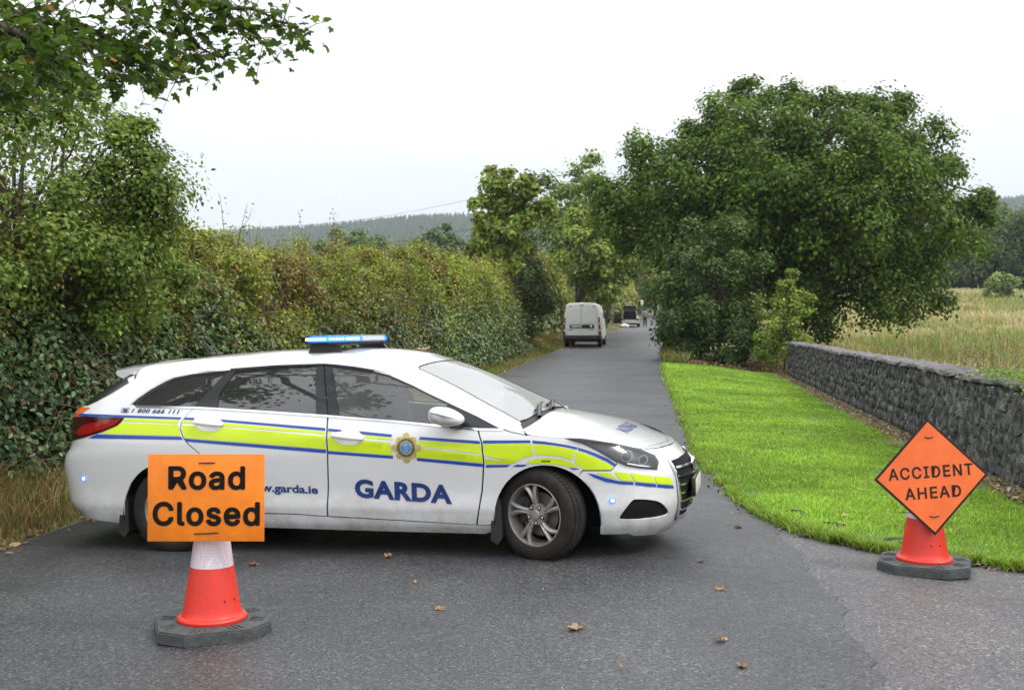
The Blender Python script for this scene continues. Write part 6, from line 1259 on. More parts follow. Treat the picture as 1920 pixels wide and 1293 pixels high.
DEC = [  # (owner, material, outline) traced stripe pieces, metres on the car side
    (sp_, 'blue', [(-2.30, 1.034), (-2.1, 1.030), (-1.335, 1.000), (-1.342, .985), (-2.0, 1.010), (-2.34, 1.018)]),
    (sp_, 'yellow', [(-1.86, .999), (-1.350, .981), (-1.352, .957), (-1.80, .976)]),
    (sp_, 'yellow', [(-1.83, .966), (-1.352, .947), (-1.318, .867), (-1.99, .886), (-1.88, .935)]),
    (sp_, 'blue', [(-2.03, .881), (-1.316, .861), (-1.294, .838), (-2.10, .852)]),
    (rd, 'blue', [(-1.305, .999), (-1.225, .995), (-1.23, .979), (-1.318, .984)]),
    (rd, 'blue', [(-1.02, .984), (-.172, .917), (-.171, .898), (-.985, .965)]),
    (rd, 'yellow', [(-1.322, .979), (-1.24, .974), (-1.22, .958), (-1.326, .960)]),
    (rd, 'yellow', [(-.985, .959), (-.169, .892), (-.169, .876), (-.985, .936)]),
    (rd, 'yellow', [(-1.326, .945), (-1.21, .936), (-1.16, .905), (-1.05, .900), (-.985, .927), (-.169, .861), (-.163, .770), (-1.285, .853)]),
    (rd, 'blue', [(-1.285, .848), (-.160, .765), (-.160, .740), (-1.262, .825)]),
    (fd, 'blue', [(-.150, .914), (-.055, .905), (-.03, .885), (-.149, .895)]),
    (fd, 'blue', [(.085, .894), (.335, .870), (.335, .852), (.115, .871)]),
    (fd, 'blue', [(.545, .853), (.978, .824), (.984, .803), (.54, .834)]),
    (fd, 'yellow', [(-.148, .890), (-.12, .886), (-.125, .876), (-.147, .878)]),
    (fd, 'yellow', [(.125, .866), (.30, .852), (.37, .832), (.14, .846)]),
    (fd, 'yellow', [(.53, .829), (.986, .799), (.992, .736), (.53, .790)]),
    (fd, 'yellow', [(-.146, .862), (-.10, .845), (-.02, .806), (.05, .806), (.13, .833), (.32, .812), (.34, .726), (-.143, .760)]),
    (fd, 'yellow', [(.53, .778), (.995, .724), (1.000, .672), (.50, .712)]),
    (fd, 'blue', [(-.143, .755), (.345, .721), (.345, .701), (-.144, .735)]),
    (fd, 'blue', [(.52, .707), (1.000, .666), (.999, .643), (.52, .686)]),
    (fe, 'blue', [(1.003, .827), (1.337, .827), (1.340, .809), (1.001, .806)]),
    (fe, 'blue', [(1.350, .826), (1.43, .819), (1.504, .808), (1.58, .795), (1.661, .776), (1.655, .762), (1.58, .780), (1.504, .792), (1.43, .801), (1.356, .806)]),
    (fe, 'blue', [(1.667, .775), (1.73, .754), (1.791, .729), (1.86, .694), (1.912, .655), (1.903, .640), (1.85, .676), (1.779, .713), (1.72, .739), (1.660, .759)]),
    (fe, 'yellow', [(1.003, .802), (1.340, .804), (1.364, .727), (1.30, .712), (1.25, .690), (1.205, .666), (1.014, .664), (1.012, .70), (1.145, .684), (1.145, .694), (1.009, .724)]),
    (fe, 'yellow', [(1.356, .801), (1.43, .796), (1.504, .787), (1.58, .775), (1.652, .757), (1.622, .692), (1.551, .715), (1.454, .727), (1.379, .726)]),
    (fe, 'yellow', [(1.660, .753), (1.72, .732), (1.778, .706), (1.85, .668), (1.898, .636), (1.878, .622), (1.70, .624), (1.636, .680)]),
    (fe, 'yellow', [(1.30, .672), (1.33, .690), (1.38, .703), (1.441, .709), (1.551, .697), (1.60, .680), (1.634, .662), (1.665, .640), (1.60, .643), (1.55, .656), (1.501, .664), (1.377, .668)]),
    (fe, 'blue', [(1.016, .658), (1.192, .660), (1.168, .643), (1.017, .639)]),
    (fe, 'blue', [(1.205, .645), (1.234, .660), (1.315, .662), (1.285, .646)]),
    (fe, 'blue', [(1.60, .640), (1.655, .634), (1.670, .627), (1.625, .625)]),
    (FB, 'yellow', [(1.775, .603), (1.86, .604), (1.925, .555), (1.833, .577)]),
    (FB, 'yellow', [(1.90, .608), (1.99, .592), (2.022, .536), (1.94, .548)]),
    (FB, 'yellow', [(2.002, .594), (2.07, .576), (2.138, .560), (2.159, .507), (2.09, .522), (2.031, .535)]),
    (FB, 'yellow', [(2.150, .556), (2.20, .543), (2.246, .528), (2.262, .474), (2.22, .489), (2.166, .504)]),
    (FB, 'blue', [(1.72, .601), (1.763, .594), (1.833, .568), (1.936, .541), (2.021, .530), (2.021, .510), (1.936, .521), (1.844, .539), (1.765, .571)]),
    (FB, 'blue', [(2.030, .529), (2.09, .517), (2.159, .502), (2.161, .480), (2.09, .495), (2.032, .509)]),
    (FB, 'blue', [(2.166, .499), (2.22, .484), (2.262, .469), (2.265, .447), (2.22, .461), (2.168, .477)])]
for ow, mt, lp in DEC: panel('stripe', ow, MAT[mt], [lp], .0025, step=.03)
body_text('lettering', fd, MAT['navy'], 'GARDA', (.042, .421), (.722, -.042), (.0, .136), .045, 0., .004, 1.08)
body_text('lettering', rd, MAT['navy'], 'www.garda.ie', (-.842, .447), (.600, -.022), (.0, .078), .03, 0., .004)
body_text('lettering', sp_, MAT['navy'], '1 800 666 111', (-1.765, 1.038), (.405, -.013), (.0, .030), .03, .25, .004, 1.1)
ic = panel('phone_icon', sp_, MAT['navy'], [ribbon_loop([(-1.853, 1.042), (-1.853, 1.070), (-1.787, 1.068), (-1.787, 1.040), (-1.853, 1.042)], .005)], .0035, grid=False)[0]
panel('phone_icon', sp_, MAT['navy'], [smooth_loop([(-1.846, 1.055), (-1.838, 1.064), (-1.802, 1.063), (-1.793, 1.054), (-1.800, 1.051), (-1.806, 1.056), (-1.832, 1.056), (-1.838, 1.052)], 1)], .0035, step=.01, grid=False)
panel('phone_icon', sp_, MAT['navy'], [[(-1.838, 1.045), (-1.828, 1.055), (-1.810, 1.055), (-1.800, 1.044)]], .0035, step=.01, grid=False)
body_text('lettering', fe, MAT['matte'], '35PSI', (1.41, .678), (.062, 0.), (.0, .013), .03, 0., .0045)
body_text('lettering', BO, MAT['navy'], 'GARDA', (1.93, -.40), (.0, .80), (-.10, .0), .03, 0., .0035, 1.1, top=True)
# shield on the front door: eight pointed star with four roundels, ring and blue centre
cx0, cz0 = .444, .777
def disc(r, n=24, dx=0, dz=0): return [(cx0 + dx + r * math.cos(2 * math.pi * i / n), cz0 + dz + r * math.sin(2 * math.pi * i / n)) for i in range(n)]
star = []
for i in range(32):
    a_ = 2 * math.pi * i / 32 + math.pi / 4; r_ = .098 if i % 8 == 0 else (.090 if i % 8 in (1, 7) else (.080 if i % 8 in (2, 6) else .066))
    star.append((cx0 + r_ * math.cos(a_), cz0 + r_ * math.sin(a_)))
crest = panel('crest', fd, MAT['gold'], [star], .004, step=.03)[0]
for dx, dz in ((0, .080), (0, -.080), (.084, 0), (-.084, 0)): panel('crest', fd, MAT['gold'], [disc(.025, 16, dx, dz)], .0048, step=.03)
panel('crest', fd, M('crest_ring', (.10, .09, .07), .4), [disc(.066)], .0052, step=.03)
panel('crest', fd, MAT['gold'], [disc(.047)], .0058, step=.03)
panel('crest', fd, MAT['crestblue'], [disc(.041)], .0064, step=.03)
body_text('crest', fd, MAT['gold'], 'S', (cx0 - .014, cz0 - .026), (.028, 0), (0, .052), .0, 0., .0070)
for i in range(14):
    a_ = 2 * math.pi * i / 14; panel('crest', fd, MAT['gold'], [disc(.0035, 6, .0565 * math.cos(a_), .0565 * math.sin(a_))], .0058, step=.03, grid=False)
# roof light bar
lb = box('light_bar', (-.33, 0, 1.524), (.20, 1.02, .026), MAT['plast'], car, .01)
def plan_oct(hx, hy, cx_, cy_): return [(-hx, -hy + cy_), (-hx + cx_, -hy), (hx - cx_, -hy), (hx, -hy + cy_), (hx, hy - cy_), (hx - cx_, hy), (-hx + cx_, hy), (-hx, hy - cy_)]
def slab(name, mat, y0, y1, z0, z1, inset=0., par=lb):
    pts = plan_oct(.155 - inset, .60 - inset, .085, .14); bm = bmesh.new()
    # clip the octagon between y0 and y1
    pl_ = [Vector((p[0], p[1], 0)) for p in pts]; f = bm.faces.new([bm.verts.new(p) for p in pl_])
    for yy, sg in ((y0, -1), (y1, 1)):
        bmesh.ops.bisect_plane(bm, geom=bm.verts[:] + bm.edges[:] + bm.faces[:], plane_co=(0, yy, 0), plane_no=(0, sg, 0), clear_outer=True)
    r = bmesh.ops.extrude_face_region(bm, geom=bm.faces[:]); bmesh.ops.translate(bm, vec=(0, 0, z1 - z0), verts=[v for v in r['geom'] if isinstance(v, bmesh.types.BMVert)])
    bmesh.ops.translate(bm, vec=(-.33, 0, z0), verts=bm.verts)
    bmesh.ops.bevel(bm, geom=[e for e in bm.edges if abs(e.verts[0].co.z - e.verts[1].co.z) < 1e-5], offset=.008, segments=2, affect='EDGES')
    return mesh_bm(name, bm, mat, par, 35)
slab('bar_base', MAT['plast'], -.6, .6, 1.514, 1.532, -.004)
slab('bar_lens', MAT['barlens'], -.605, -.10, 1.533, 1.576); slab('bar_lens', MAT['barclear'], -.098, .40, 1.533, 1.576); slab('bar_lens', MAT['barlens'], .402, .605, 1.533, 1.576)
slab('bar_top', MAT['grey'], -.58, .58, 1.5765, 1.583, .012)
def oct_face(p0, p1, n, name):          # rows of diodes just outside the lens face
    p0, p1 = np.array(p0), np.array(p1); d = (p1 - p0) / np.linalg.norm(p1 - p0); nn_ = np.array([-d[1], d[0]]) if False else np.array([d[1], -d[0]])
    for i in range(n):
        p = p0 + (p1 - p0) * (i + .5) / n + nn_ * .004; bm = bmesh.new(); bmesh.ops.create_uvsphere(bm, u_segments=10, v_segments=6, radius=.0088)
        o = mesh_bm('diode', bm, MAT['led'], lb, 180); o.location = (p[0] - .33, p[1], 1.555); o.scale = (.7, .7, 1)
oct_face((-.065, -.602), (.065, -.602), 7, 'a'); oct_face((-.155, -.47), (-.075, -.595), 4, 'd')
oct_face((.079, -.595), (.153, -.466), 5, 'b'); oct_face((.156, -.45), (.156, -.18), 9, 'c')
for s in (-1, 1):
    bm = bmesh.new(); extrude_poly(bm, [(-.46, 1.452), (-.43, 1.515), (-.23, 1.515), (-.185, 1.452)], .03, 1, s * .50); mesh_bm('bar_foot', bm, MAT['black'], lb)
# ------------------------------------------------------------------ cones and signs
MAT['cone'] = M('cone_plastic', (.80, .042, .022), .45, c2=(.66, .045, .030), vscale=14, bump=.05, bscale=40)
def sleevemat():
    m, t, b = nodemat('reflective_sleeve'); nn = t.nodes.new; ll = t.links.new
    tcn = nn('ShaderNodeTexCoord'); v = nn('ShaderNodeTexVoronoi'); v.feature = 'DISTANCE_TO_EDGE'; v.inputs['Scale'].default_value = 60; v.inputs['Randomness'].default_value = .15
    ll(tcn.outputs['Object'], v.inputs['Vector']); r = nn('ShaderNodeValToRGB'); r.color_ramp.elements[0].position, r.color_ramp.elements[1].position = .05, .09
    r.color_ramp.elements[0].color = (.80, .70, .74, 1); r.color_ramp.elements[1].color = (.66, .55, .60, 1); ll(v.outputs['Distance'], r.inputs[0]); ll(r.outputs[0], b.inputs['Base Color'])
    b.inputs['Roughness'].default_value = .2; b.inputs['Coat Weight'].default_value = .5; return m
MAT['sleeve'] = sleevemat()
MAT['cbase'] = M('recycled_rubber', (.085, .092, .092), .75, c2=(.05, .055, .055), vscale=25, bump=.3, bscale=90)
MAT['signo'] = M('orange_board', (.93, .235, .012), .5, var=.13, vscale=5, bump=.12, bscale=18)
MAT['signd'] = M('orange_red_board', (.90, .165, .035), .42, var=.11, vscale=5, bump=.22, bscale=6)
MAT['ink'] = M('black_print', (.008, .007, .007), .6, spec=.15)
MAT['ink2'] = M('faded_black_print', (.035, .020, .016), .6, spec=.2)
MAT['tie'] = M('cable_tie', (.01, .01, .01), .4)
def cone(name, label, x, y, rot, white=True):
    t = empty(name, (x, y, g0(x, y) + .006), (0, 0, rot)); tag(t, label, 'traffic cone', 'traffic cones carrying signs')
    bm = bmesh.new(); a, c_ = .292, .125; oc = [(-a, -a + c_), (-a + c_, -a), (a - c_, -a), (a, -a + c_), (a, a - c_), (a - c_, a), (-a + c_, a), (-a, a - c_)]
    extrude_poly(bm, oc, .062, 2, 0); bmesh.ops.bevel(bm, geom=[e for e in bm.edges if min(v.co.z for v in e.verts) > .05], offset=.009, segments=2, affect='EDGES')
    b = mesh_bm('base', bm, MAT['cbase'], t, 35)
    for q in range(8):                       # raised grip ribs on the base
        for k in (-1, 0, 1):
            an = math.pi / 4 * q + math.pi / 8; r_ = .245; px_, py_ = r_ * math.cos(an) - k * .028 * math.sin(an), r_ * math.sin(an) + k * .028 * math.cos(an)
            if abs(px_) < a - .045 and abs(py_) < a - .045: box('rib', (px_, py_, .0635), (.075, .009, .008), MAT['cbase'], b, .002, Matrix.Rotation(an, 4, 'Z'))
    prof_ = [(.180, .060), (.184, .066), (.184, .078), (.178, .086), (.163, .090), (.157, .098), (.151, .12), (.143, .17), (.134, .23), (.124, .29), (.114, .350)]
    lathe('cone_body', prof_ + [(.110, .352)], MAT['cone'], t, 48)
    lathe('reflective_sleeve', [(.1135, .350), (.1150, .352), (.0945, .50), (.066, .69), (.062, .692)], MAT['sleeve'], t, 48)
    lathe('cone_top', [(.064, .690), (.058, .73), (.036, .88), (.034, .90), (.026, .905), (.0, .905)], MAT['cone'], t, 40)
    for (an, zz) in ((-1.2, .18), (-.75, .18)): lathe('dimple', [(.005, -.002), (.005, .002)], MAT['ink2'], t, 8, 'Y', (.1445 * math.cos(an) * .985, .1445 * math.sin(an) * .985, zz))
    return t
cx1 = at(398, 1187, 5.83)[0]
cone('traffic_cone', 'traffic cone on dark base under the rectangular Road Closed sign', cx1, 5.83, R_(21))
cx2 = at(1733, 1066, 7.36)[0]
cone('traffic_cone', 'traffic cone on dark base under the diamond Accident Ahead sign', cx2, 7.36, R_(-24))
def board_text(par, mat, s, x0, z0, x1, z1, ang=0., bold=.035, y=-.0052, spacing=1.0, shear=0.):
    V, F, lay = text2d(s, bold, shear, spacing); X = x0 + V[:, 0] * (x1 - x0); Zz = z0 + V[:, 1] * (z1 - z0)
    c_, s_ = math.cos(ang), math.sin(ang); P = np.c_[X * c_ - Zz * s_, y - lay * .00004, X * s_ + Zz * c_]
    me = bpy.data.meshes.new('lettering'); me.from_pydata([tuple(p) for p in P], [], F); me.update(); return link('lettering', me, mat, par)
YS = 5.69; sc = YS / FPX
c_ = at(386.5, 932.5, YS)
sg = box('road_closed_sign', (0, 0, 0), (219 * sc, .006, 163 * sc), MAT['signo'], None, .001); sg.location = c_; sg.rotation_euler = (R_(-2.0), 0, 0)
tag(sg, 'orange rectangular corrugated sign reading Road Closed tied to the left cone', 'sign')
X_ = lambda px: (px - 386.5) * sc
Z_ = lambda py: -(py - 932.5) * sc
board_text(sg, MAT['ink'], 'Road', X_(315.5), Z_(918), X_(460), Z_(873)); board_text(sg, MAT['ink'], 'Closed', X_(286.5), Z_(985.5), X_(488), Z_(939.5))
for (xa, ya, xb, yb) in ((373, 867.5, 403, 867), (365, 1000, 410, 998)): tubes('cable_tie', [(np.array([(X_(xa), -.0045, Z_(ya)), (X_((xa + xb) / 2), -.007, Z_((ya + yb) / 2)), (X_(xb), -.0045, Z_(yb))]), .0032)], MAT['tie'], sg, 6)
YD = 7.20; sc2 = YD / FPX
c2_ = at(1746, 893.5, YD)
dm = empty('accident_sign', tuple(c2_), (R_(-4), R_(-2.6), R_(2))); tag(dm, 'orange diamond sign with black border reading Accident Ahead tied to the right cone', 'sign')
hd = 109 * sc2
def diamond(name, h_, y0, y1, mat):
    bm = bmesh.new(); extrude_poly(bm, [(0, h_), (h_ * .995, 0), (0, -h_), (-h_ * .995, 0)], y1 - y0, 1, y0); return mesh_bm(name, bm, mat, dm)
diamond('backing_board', hd, -.002, .004, MAT['ink2']); diamond('face', hd - .022, -.0045, -.0021, MAT['signd'])
X2_ = lambda px: (px - 1746) * sc2
board_text(dm, MAT['ink2'], 'ACCIDENT', X2_(1665), -.006, X2_(1826), .074, R_(1.2), .02, -.0062, 1.12)
board_text(dm, MAT['ink2'], 'AHEAD', X2_(1693), -.142, X2_(1800), -.064, R_(1.2), .02, -.0062, 1.12)
for zz, w_ in ((.262, .028), (-.262, .033)): tubes('cable_tie', [(np.array([(-w_, -.005, zz + .004), (0, -.009, zz - .004), (w_, -.005, zz + .002)]), .004)], MAT['tie'], dm, 6)
tubes('cable_tie', [(np.array([(-.02, .02, -.262), (-.12, .03, -.235), (-.23, .02, -.225)]), .003)], MAT['tie'], dm, 6)

# ------------------------------------------------------------------ white van parked up the road
MAT['vanw'] = M('van_paint', (.80, .81, .78), .35, coat=.3, c2=(.74, .75, .71), vscale=2)
MAT['vang'] = M('bumper_plastic', (.02, .021, .022), .6)
VY = 51.5; vp = at(1091, 648, VY); vh = math.atan(.155)
van = empty('parked_van', (vp[0], VY, g0(vp[0], VY) + .01), (0, 0, -vh)); tag(van, 'white high roofed panel van parked on the left verge seen from behind', 'van')
# local: +y forward, x right
sec = [(-.86, .38), (-.915, .62), (-.915, 1.0), (-.895, 1.35), (-.80, 1.80), (-.74, 2.02), (-.62, 2.09), (0, 2.115), (.62, 2.09), (.74, 2.02), (.80, 1.80), (.895, 1.35), (.915, 1.0), (.915, .62), (.86, .38)]
bm = bmesh.new(); rows = []
for yy, sx_, hs, hx in ((0, .955, .985, .02), (.05, .985, 1, 0), (.6, 1, 1, 0), (2.2, 1, 1.0, 0), (2.85, 1, .99, 0), (3.05, .99, .985, 0)):
    rows.append([bm.verts.new((a * sx_, yy, .38 + (b - .38) * hs)) for a, b in sec])
for yy, hs, sx_ in ((3.55, .62, .985), (3.65, .50, .97), (4.25, .40, .93), (4.39, .27, .85)):
    rows.append([bm.verts.new((a * sx_, yy, .38 + (b - .38) * hs)) for a, b in sec])
for j in range(len(rows) - 1):
    for i in range(len(sec) - 1): bm.faces.new((rows[j][i], rows[j][i + 1], rows[j + 1][i + 1], rows[j + 1][i]))
bm.faces.new(rows[0]); bm.faces.new(rows[-1])
for j in range(len(rows) - 1): bm.faces.new((rows[j][0], rows[j + 1][0], rows[j + 1][-1], rows[j][-1]))
mesh_bm('body', bm, MAT['vanw'], van, 40)
for s in (-1, 1):
    bm = bmesh.new(); pts = [(.012 * s, .56), (.70 * s, .56), (.765 * s, .70), (.755 * s, 1.35), (.70 * s, 1.86), (.62 * s, 2.0), (.012 * s, 2.02)]
    extrude_poly(bm, pts, .03, 1, -.03); bmesh.ops.bevel(bm, geom=[e for e in bm.edges if max(v.co.y for v in e.verts) < -.02], offset=.012, segments=2, affect='EDGES')
    dr_ = mesh_bm('rear_door', bm, MAT['vanw'], van, 40)
    bm = bmesh.new(); extrude_poly(bm, [(.05 * s, 1.14), (.60 * s, 1.14), (.67 * s, 1.22), (.64 * s, 1.70), (.56 * s, 1.86), (.05 * s, 1.88)], .014, 1, -.044); bmesh.ops.bevel(bm, geom=bm.edges[:], offset=.006, segments=1, affect='EDGES')
    mesh_bm('door_pressing', bm, MAT['vanw'], dr_, 40)
    box('hinge', (.55 * s, -.035, 1.93), (.07, .02, .035), MAT['vang'], dr_, .004)
    tl = box('tail_light', (.835 * s, -.005, 1.13), (.09, .06, .58), MAT['redlamp'], van, .02, Matrix.Rotation(R_(-4 * s), 4, 'Y'))
    box('reversing_lamp', (.833 * s, -.038, 1.12), (.07, .012, .09), MAT['lens'] if False else MAT['barclear'], tl, .004)
    for yy in (.85, 3.55):
        w_ = empty('wheel', (.80 * s, yy, .32)); w_.parent = van
        lathe('tyre', [(.19, -.1), (.30, -.1), (.32, -.07), (.32, .07), (.30, .1), (.19, .1)], MAT['rubber'], w_, 28, 'X', caps=False); lathe('hub', [(0, .06 * s), (.19, .06 * s), (.19, .09 * s), (.05, .10 * s), (0, .10 * s)], MAT['grey'], w_, 24, 'X')
    mb = box('wing_mirror', (1.05 * s, 2.95, 1.32), (.2, .13, .3), MAT['black'], van, .05); box('mirror_arm', (.94 * s, 2.97, 1.22), (.14, .06, .06), MAT['black'], mb, .01)
    bm = bmesh.new(); extrude_poly(bm, [(2.0, 1.18), (2.0, 1.70), (2.75, 1.70), (3.20, 1.22)], .012 * s, 0, .872 * s); mesh_bm('cab_window', bm, MAT['black'], van)
    box('door_handle', (.925 * s, 2.15, 1.05), (.03, .2, .04), MAT['black'], van, .01)
    bm = bmesh.new(); extrude_poly(bm, [(.08, .95), (.08, 1.45), (.4, 1.5), (.4, .95)], .006 * s, 0, .903 * s); 
    bm.free()
bmp = box('rear_bumper', (0, -.03, .46), (1.80, .22, .20), MAT['vang'], van, .05)
for s in (-1, 1):
    box('bumper_end', (.86 * s, .05, .56), (.10, .34, .42), MAT['vang'], van, .04); box('reflector', (.52 * s, -.145, .49), (.22, .01, .035), MAT['redlamp'], bmp, .003)
tr_ = box('plate_panel', (0, -.045, .99), (1.16, .03, .17), MAT['vang'], van, .02); box('number_plate', (-.27, -.064, .985), (.52, .008, .11), M('white_plate', (.7, .7, .68), .5), tr_, .002)
board_text(tr_, MAT['ink'], '161 D 23604', -.47, .955, -.05, 1.015, 0, .02, -.0695)
box('plate_band', (-.505, -.0695, .985), (.04, .003, .10), MAT['blue'], tr_, 0)
em = lathe('emblem', [(.0, -.062), (.055, -.062), (.06, -.068), (.045, -.070), (0, -.070)], MAT['chrome'], tr_, 24, 'Y', (.43, 0, .99))
box('high_stop_lamp', (0, -.035, 1.99), (.2, .012, .03), MAT['redlamp'], van, .003)
for s, tx in ((-1, 'COMBO'), (1, 'CDTI')): board_text(van, MAT['vang'], tx, s * .45 - .13 if s > 0 else -.68, .80, (s * .45 + .13) if s > 0 else -.42, .845, 0, .03, -.0315)
box('exhaust_pipe', (-.5, .1, .24), (.06, .5, .06), MAT['vang'], van, .02)
box('axle_beam', (0, .85, .30), (1.5, .12, .10), MAT['vang'], van, .02)

# ------------------------------------------------------------------ far car with its boot open, officer, sign and bag
CY = 104.; cp_ = at(1181, 613, CY); ca = math.atan(.157)
fc = empty('hatchback_car', (cp_[0], CY, g0(cp_[0], CY) + .012), (0, 0, -ca)); tag(fc, 'silver car stopped on the far left verge with its boot lid raised', 'car')
MAT['silver'] = M('silver_paint', (.60, .60, .56), .3, .3, coat=.4)
bm = bmesh.new(); rows = []
half = [(.70, .25), (.86, .35), (.88, .60), (.86, .80), (.80, .90)]
def ring(y, top, half_top, sx_=1.0, low=.9):
    pts = [(a * sx_, min(b, low)) for a, b in half] + [(half_top * sx_ * 1.02, (min(.9, low) + top) / 2), (half_top * sx_, top), (half_top * .6 * sx_, top + .03)]
    return [bm.verts.new((a, y, b)) for a, b in pts] + [bm.verts.new((-a, y, b)) for a, b in pts[::-1]]
for y, tp, ht_, sx_, lw in ((.08, .68, .70, .95, .66), (.6, 1.38, .60, 1, .9), (1.6, 1.45, .60, 1, .9), (2.3, 1.38, .58, 1, .9), (2.95, .97, .70, 1, .88), (3.9, .84, .66, .97, .8), (4.15, .62, .55, .85, .6)): rows.append(ring(y, tp, ht_, sx_, lw))
n_ = len(rows[0])
for j in range(len(rows) - 1):
    for i in range(n_):
        if j == 0 and 5 <= i <= n_ - 6 - 0 and i < n_ - 1 and (i in (6, 7, 8)): continue       # boot opening
        bm.faces.new((rows[j][i], rows[j][(i + 1) % n_], rows[j + 1][(i + 1) % n_], rows[j + 1][i]))
bm.faces.new(rows[0]); bm.faces.new(rows[-1]); mesh_bm('body', bm, MAT['silver'], fc, 45)
box('boot_interior', (0, .36, 1.0), (1.12, .5, .62), MAT['matte'], fc, .03)
lid = box('boot_lid', (0, .05, 1.68), (1.16, .06, .85), MAT['black'], fc, .02, Matrix.Rotation(R_(38), 4, 'X')); box('lid_glass', (0, -.0, 1.66), (1.0, .02, .5), MAT['glass'], lid, .005, Matrix.Rotation(R_(38), 4, 'X')); box('lid_trim', (0, -.22, 2.02), (1.12, .05, .06), MAT['grey'], lid, .01)
for s in (-1, 1):
    tubes('gas_strut', [(np.array([(.55 * s, .5, 1.3), (.52 * s, .2, 1.76)]), .015)], MAT['matte'], fc, 6)
    box('tail_light', (.76 * s, .09, .74), (.16, .08, .2), MAT['redlamp'], fc, .02)
    for yy in (.75, 3.3):
        w_ = empty('wheel', (.76 * s, yy, .31)); w_.parent = fc; lathe('tyre', [(.2, -.09), (.29, -.09), (.31, -.06), (.31, .06), (.29, .09), (.2, .09)], MAT['rubber'], w_, 24, 'X'); lathe('hub', [(0, .05 * s), (.2, .05 * s), (.19, .085 * s), (0, .09 * s)], MAT['grey'], w_, 20, 'X')
box('number_plate', (0, .055, .52), (.52, .02, .11), MAT['plate'], fc, .002); box('rear_bumper', (0, .06, .42), (1.62, .12, .2), MAT['silver'], fc, .03); box('bumper_valance', (0, .09, .27), (1.5, .14, .13), MAT['vang'], fc, .03)
bm = bmesh.new(); extrude_poly(bm, [(-.8, .35), (-.8, .95), (-.6, 1.35), (-.0, 1.40), (-.0, .35)], .06, 1, 0); od = mesh_bm('open_door', bm, MAT['black'], fc); od.location = (-.9, 1.6, 0); od.rotation_euler = (0, 0, R_(35))

# officer seen from behind: one skinned body, clothes as children
PY = 105.; pp = at(1209.5, 612, PY); per = empty('person', (pp[0], PY, g0(pp[0], PY) + .012), (0, 0, R_(-8))); tag(per, 'person in light blue shirt and dark trousers standing on the far road, back turned', 'person')
def skin(name, joints, bones, mat, par, sub=1):
    me = bpy.data.meshes.new(name); me.from_pydata([j[:3] for j in joints], bones, []); me.update(); o = link(name, me, mat, par)
    m = o.modifiers.new('skin', 'SKIN'); m.use_smooth_shade = True
    for i, j in enumerate(joints): me.skin_vertices[0].data[i].radius = (j[3], j[4] if len(j) > 4 else j[3])
    me.skin_vertices[0].data[0].use_root = True
    s_ = o.modifiers.new('sub', 'SUBSURF'); s_.levels = sub; s_.render_levels = sub
    return o
MAT['skinm'] = M('skin', (.48, .28, .20), .55); MAT['shirt'] = M('blue_shirt', (.15, .30, .70), .8, var=.15); MAT['trouser'] = M('navy_trousers', (.012, .016, .035), .85, var=.2); MAT['hair'] = M('dark_hair', (.02, .015, .012), .7)
J = [(0, 0, .96, .13, .10), (0, 0, 1.18, .125, .09), (0, .0, 1.38, .16, .10), (0, 0, 1.50, .06, .06), (0, .01, 1.60, .075, .085), (0, .01, 1.70, .075, .085),
     (.19, 0, 1.42, .06), (.25, -.02, 1.17, .045), (.30, .06, .95, .036), (.31, .09, .86, .030), (-.19, 0, 1.42, .06), (-.25, -.01, 1.17, .045), (-.28, .05, .93, .036), (-.29, .08, .85, .030),
     (.09, 0, .90, .085), (.10, 0, .50, .062), (.11, -.02, .09, .045), (.12, .10, .04, .04), (-.09, 0, .90, .085), (-.10, .01, .50, .062), (-.11, -.02, .09, .045), (-.12, .10, .04, .04)]
Bn = [(0, 1), (1, 2), (2, 3), (3, 4), (4, 5), (2, 6), (6, 7), (7, 8), (8, 9), (2, 10), (10, 11), (11, 12), (12, 13), (0, 14), (14, 15), (15, 16), (16, 17), (0, 18), (18, 19), (19, 20), (20, 21)]
skin('body', J, Bn, MAT['skinm'], per)
skin('shirt', [(0, 0, 1.0, .15, .12), (0, 0, 1.18, .145, .11), (0, 0, 1.38, .18, .12), (0, 0, 1.47, .08, .08), (.19, 0, 1.42, .078), (.235, -.015, 1.22, .068), (-.19, 0, 1.42, .078), (-.235, -.01, 1.22, .068)], [(0, 1), (1, 2), (2, 3), (2, 4), (4, 5), (2, 6), (6, 7)], MAT['shirt'], per)
skin('trousers', [(0, 0, .98, .150, .12), (.09, 0, .88, .105), (.10, 0, .50, .085), (.11, -.02, .10, .07), (-.09, 0, .88, .105), (-.10, .01, .50, .085), (-.11, -.02, .10, .07)], [(0, 1), (1, 2), (2, 3), (0, 4), (4, 5), (5, 6)], MAT['trouser'], per)
for s in (-1, 1):
    skin('shoe', [(.115 * s, -.06, .05, .05), (.12 * s, .16, .04, .042)], [(0, 1)], MAT['ink'], per)
    for q in range(5): tubes('finger', [(np.array([((.31 if s > 0 else -.29) + (q - 2) * .014, .09, .85), ((.31 if s > 0 else -.29) + (q - 2) * .016, .11, .80 - .01 * (q in (1, 2, 3))), ((.31 if s > 0 else -.29) + (q - 2) * .014, .13, .765 + .02 * (q in (0, 4)))]), np.array([.010, .009, .007]))], MAT['skinm'], per, 6)
bm = bmesh.new(); bmesh.ops.create_uvsphere(bm, u_segments=16, v_segments=10, radius=1); bmesh.ops.scale(bm, vec=(.098, .112, .105), verts=bm.verts); bmesh.ops.translate(bm, vec=(0, -.012, 1.70), verts=bm.verts); mesh_bm('hair', bm, MAT['hair'], per, 180)
tubes('belt', [(np.array([(.155 * math.cos(q), .125 * math.sin(q), 1.0) for q in np.linspace(0, 6.283, 20)]), .022)], MAT['ink'], per, 6)
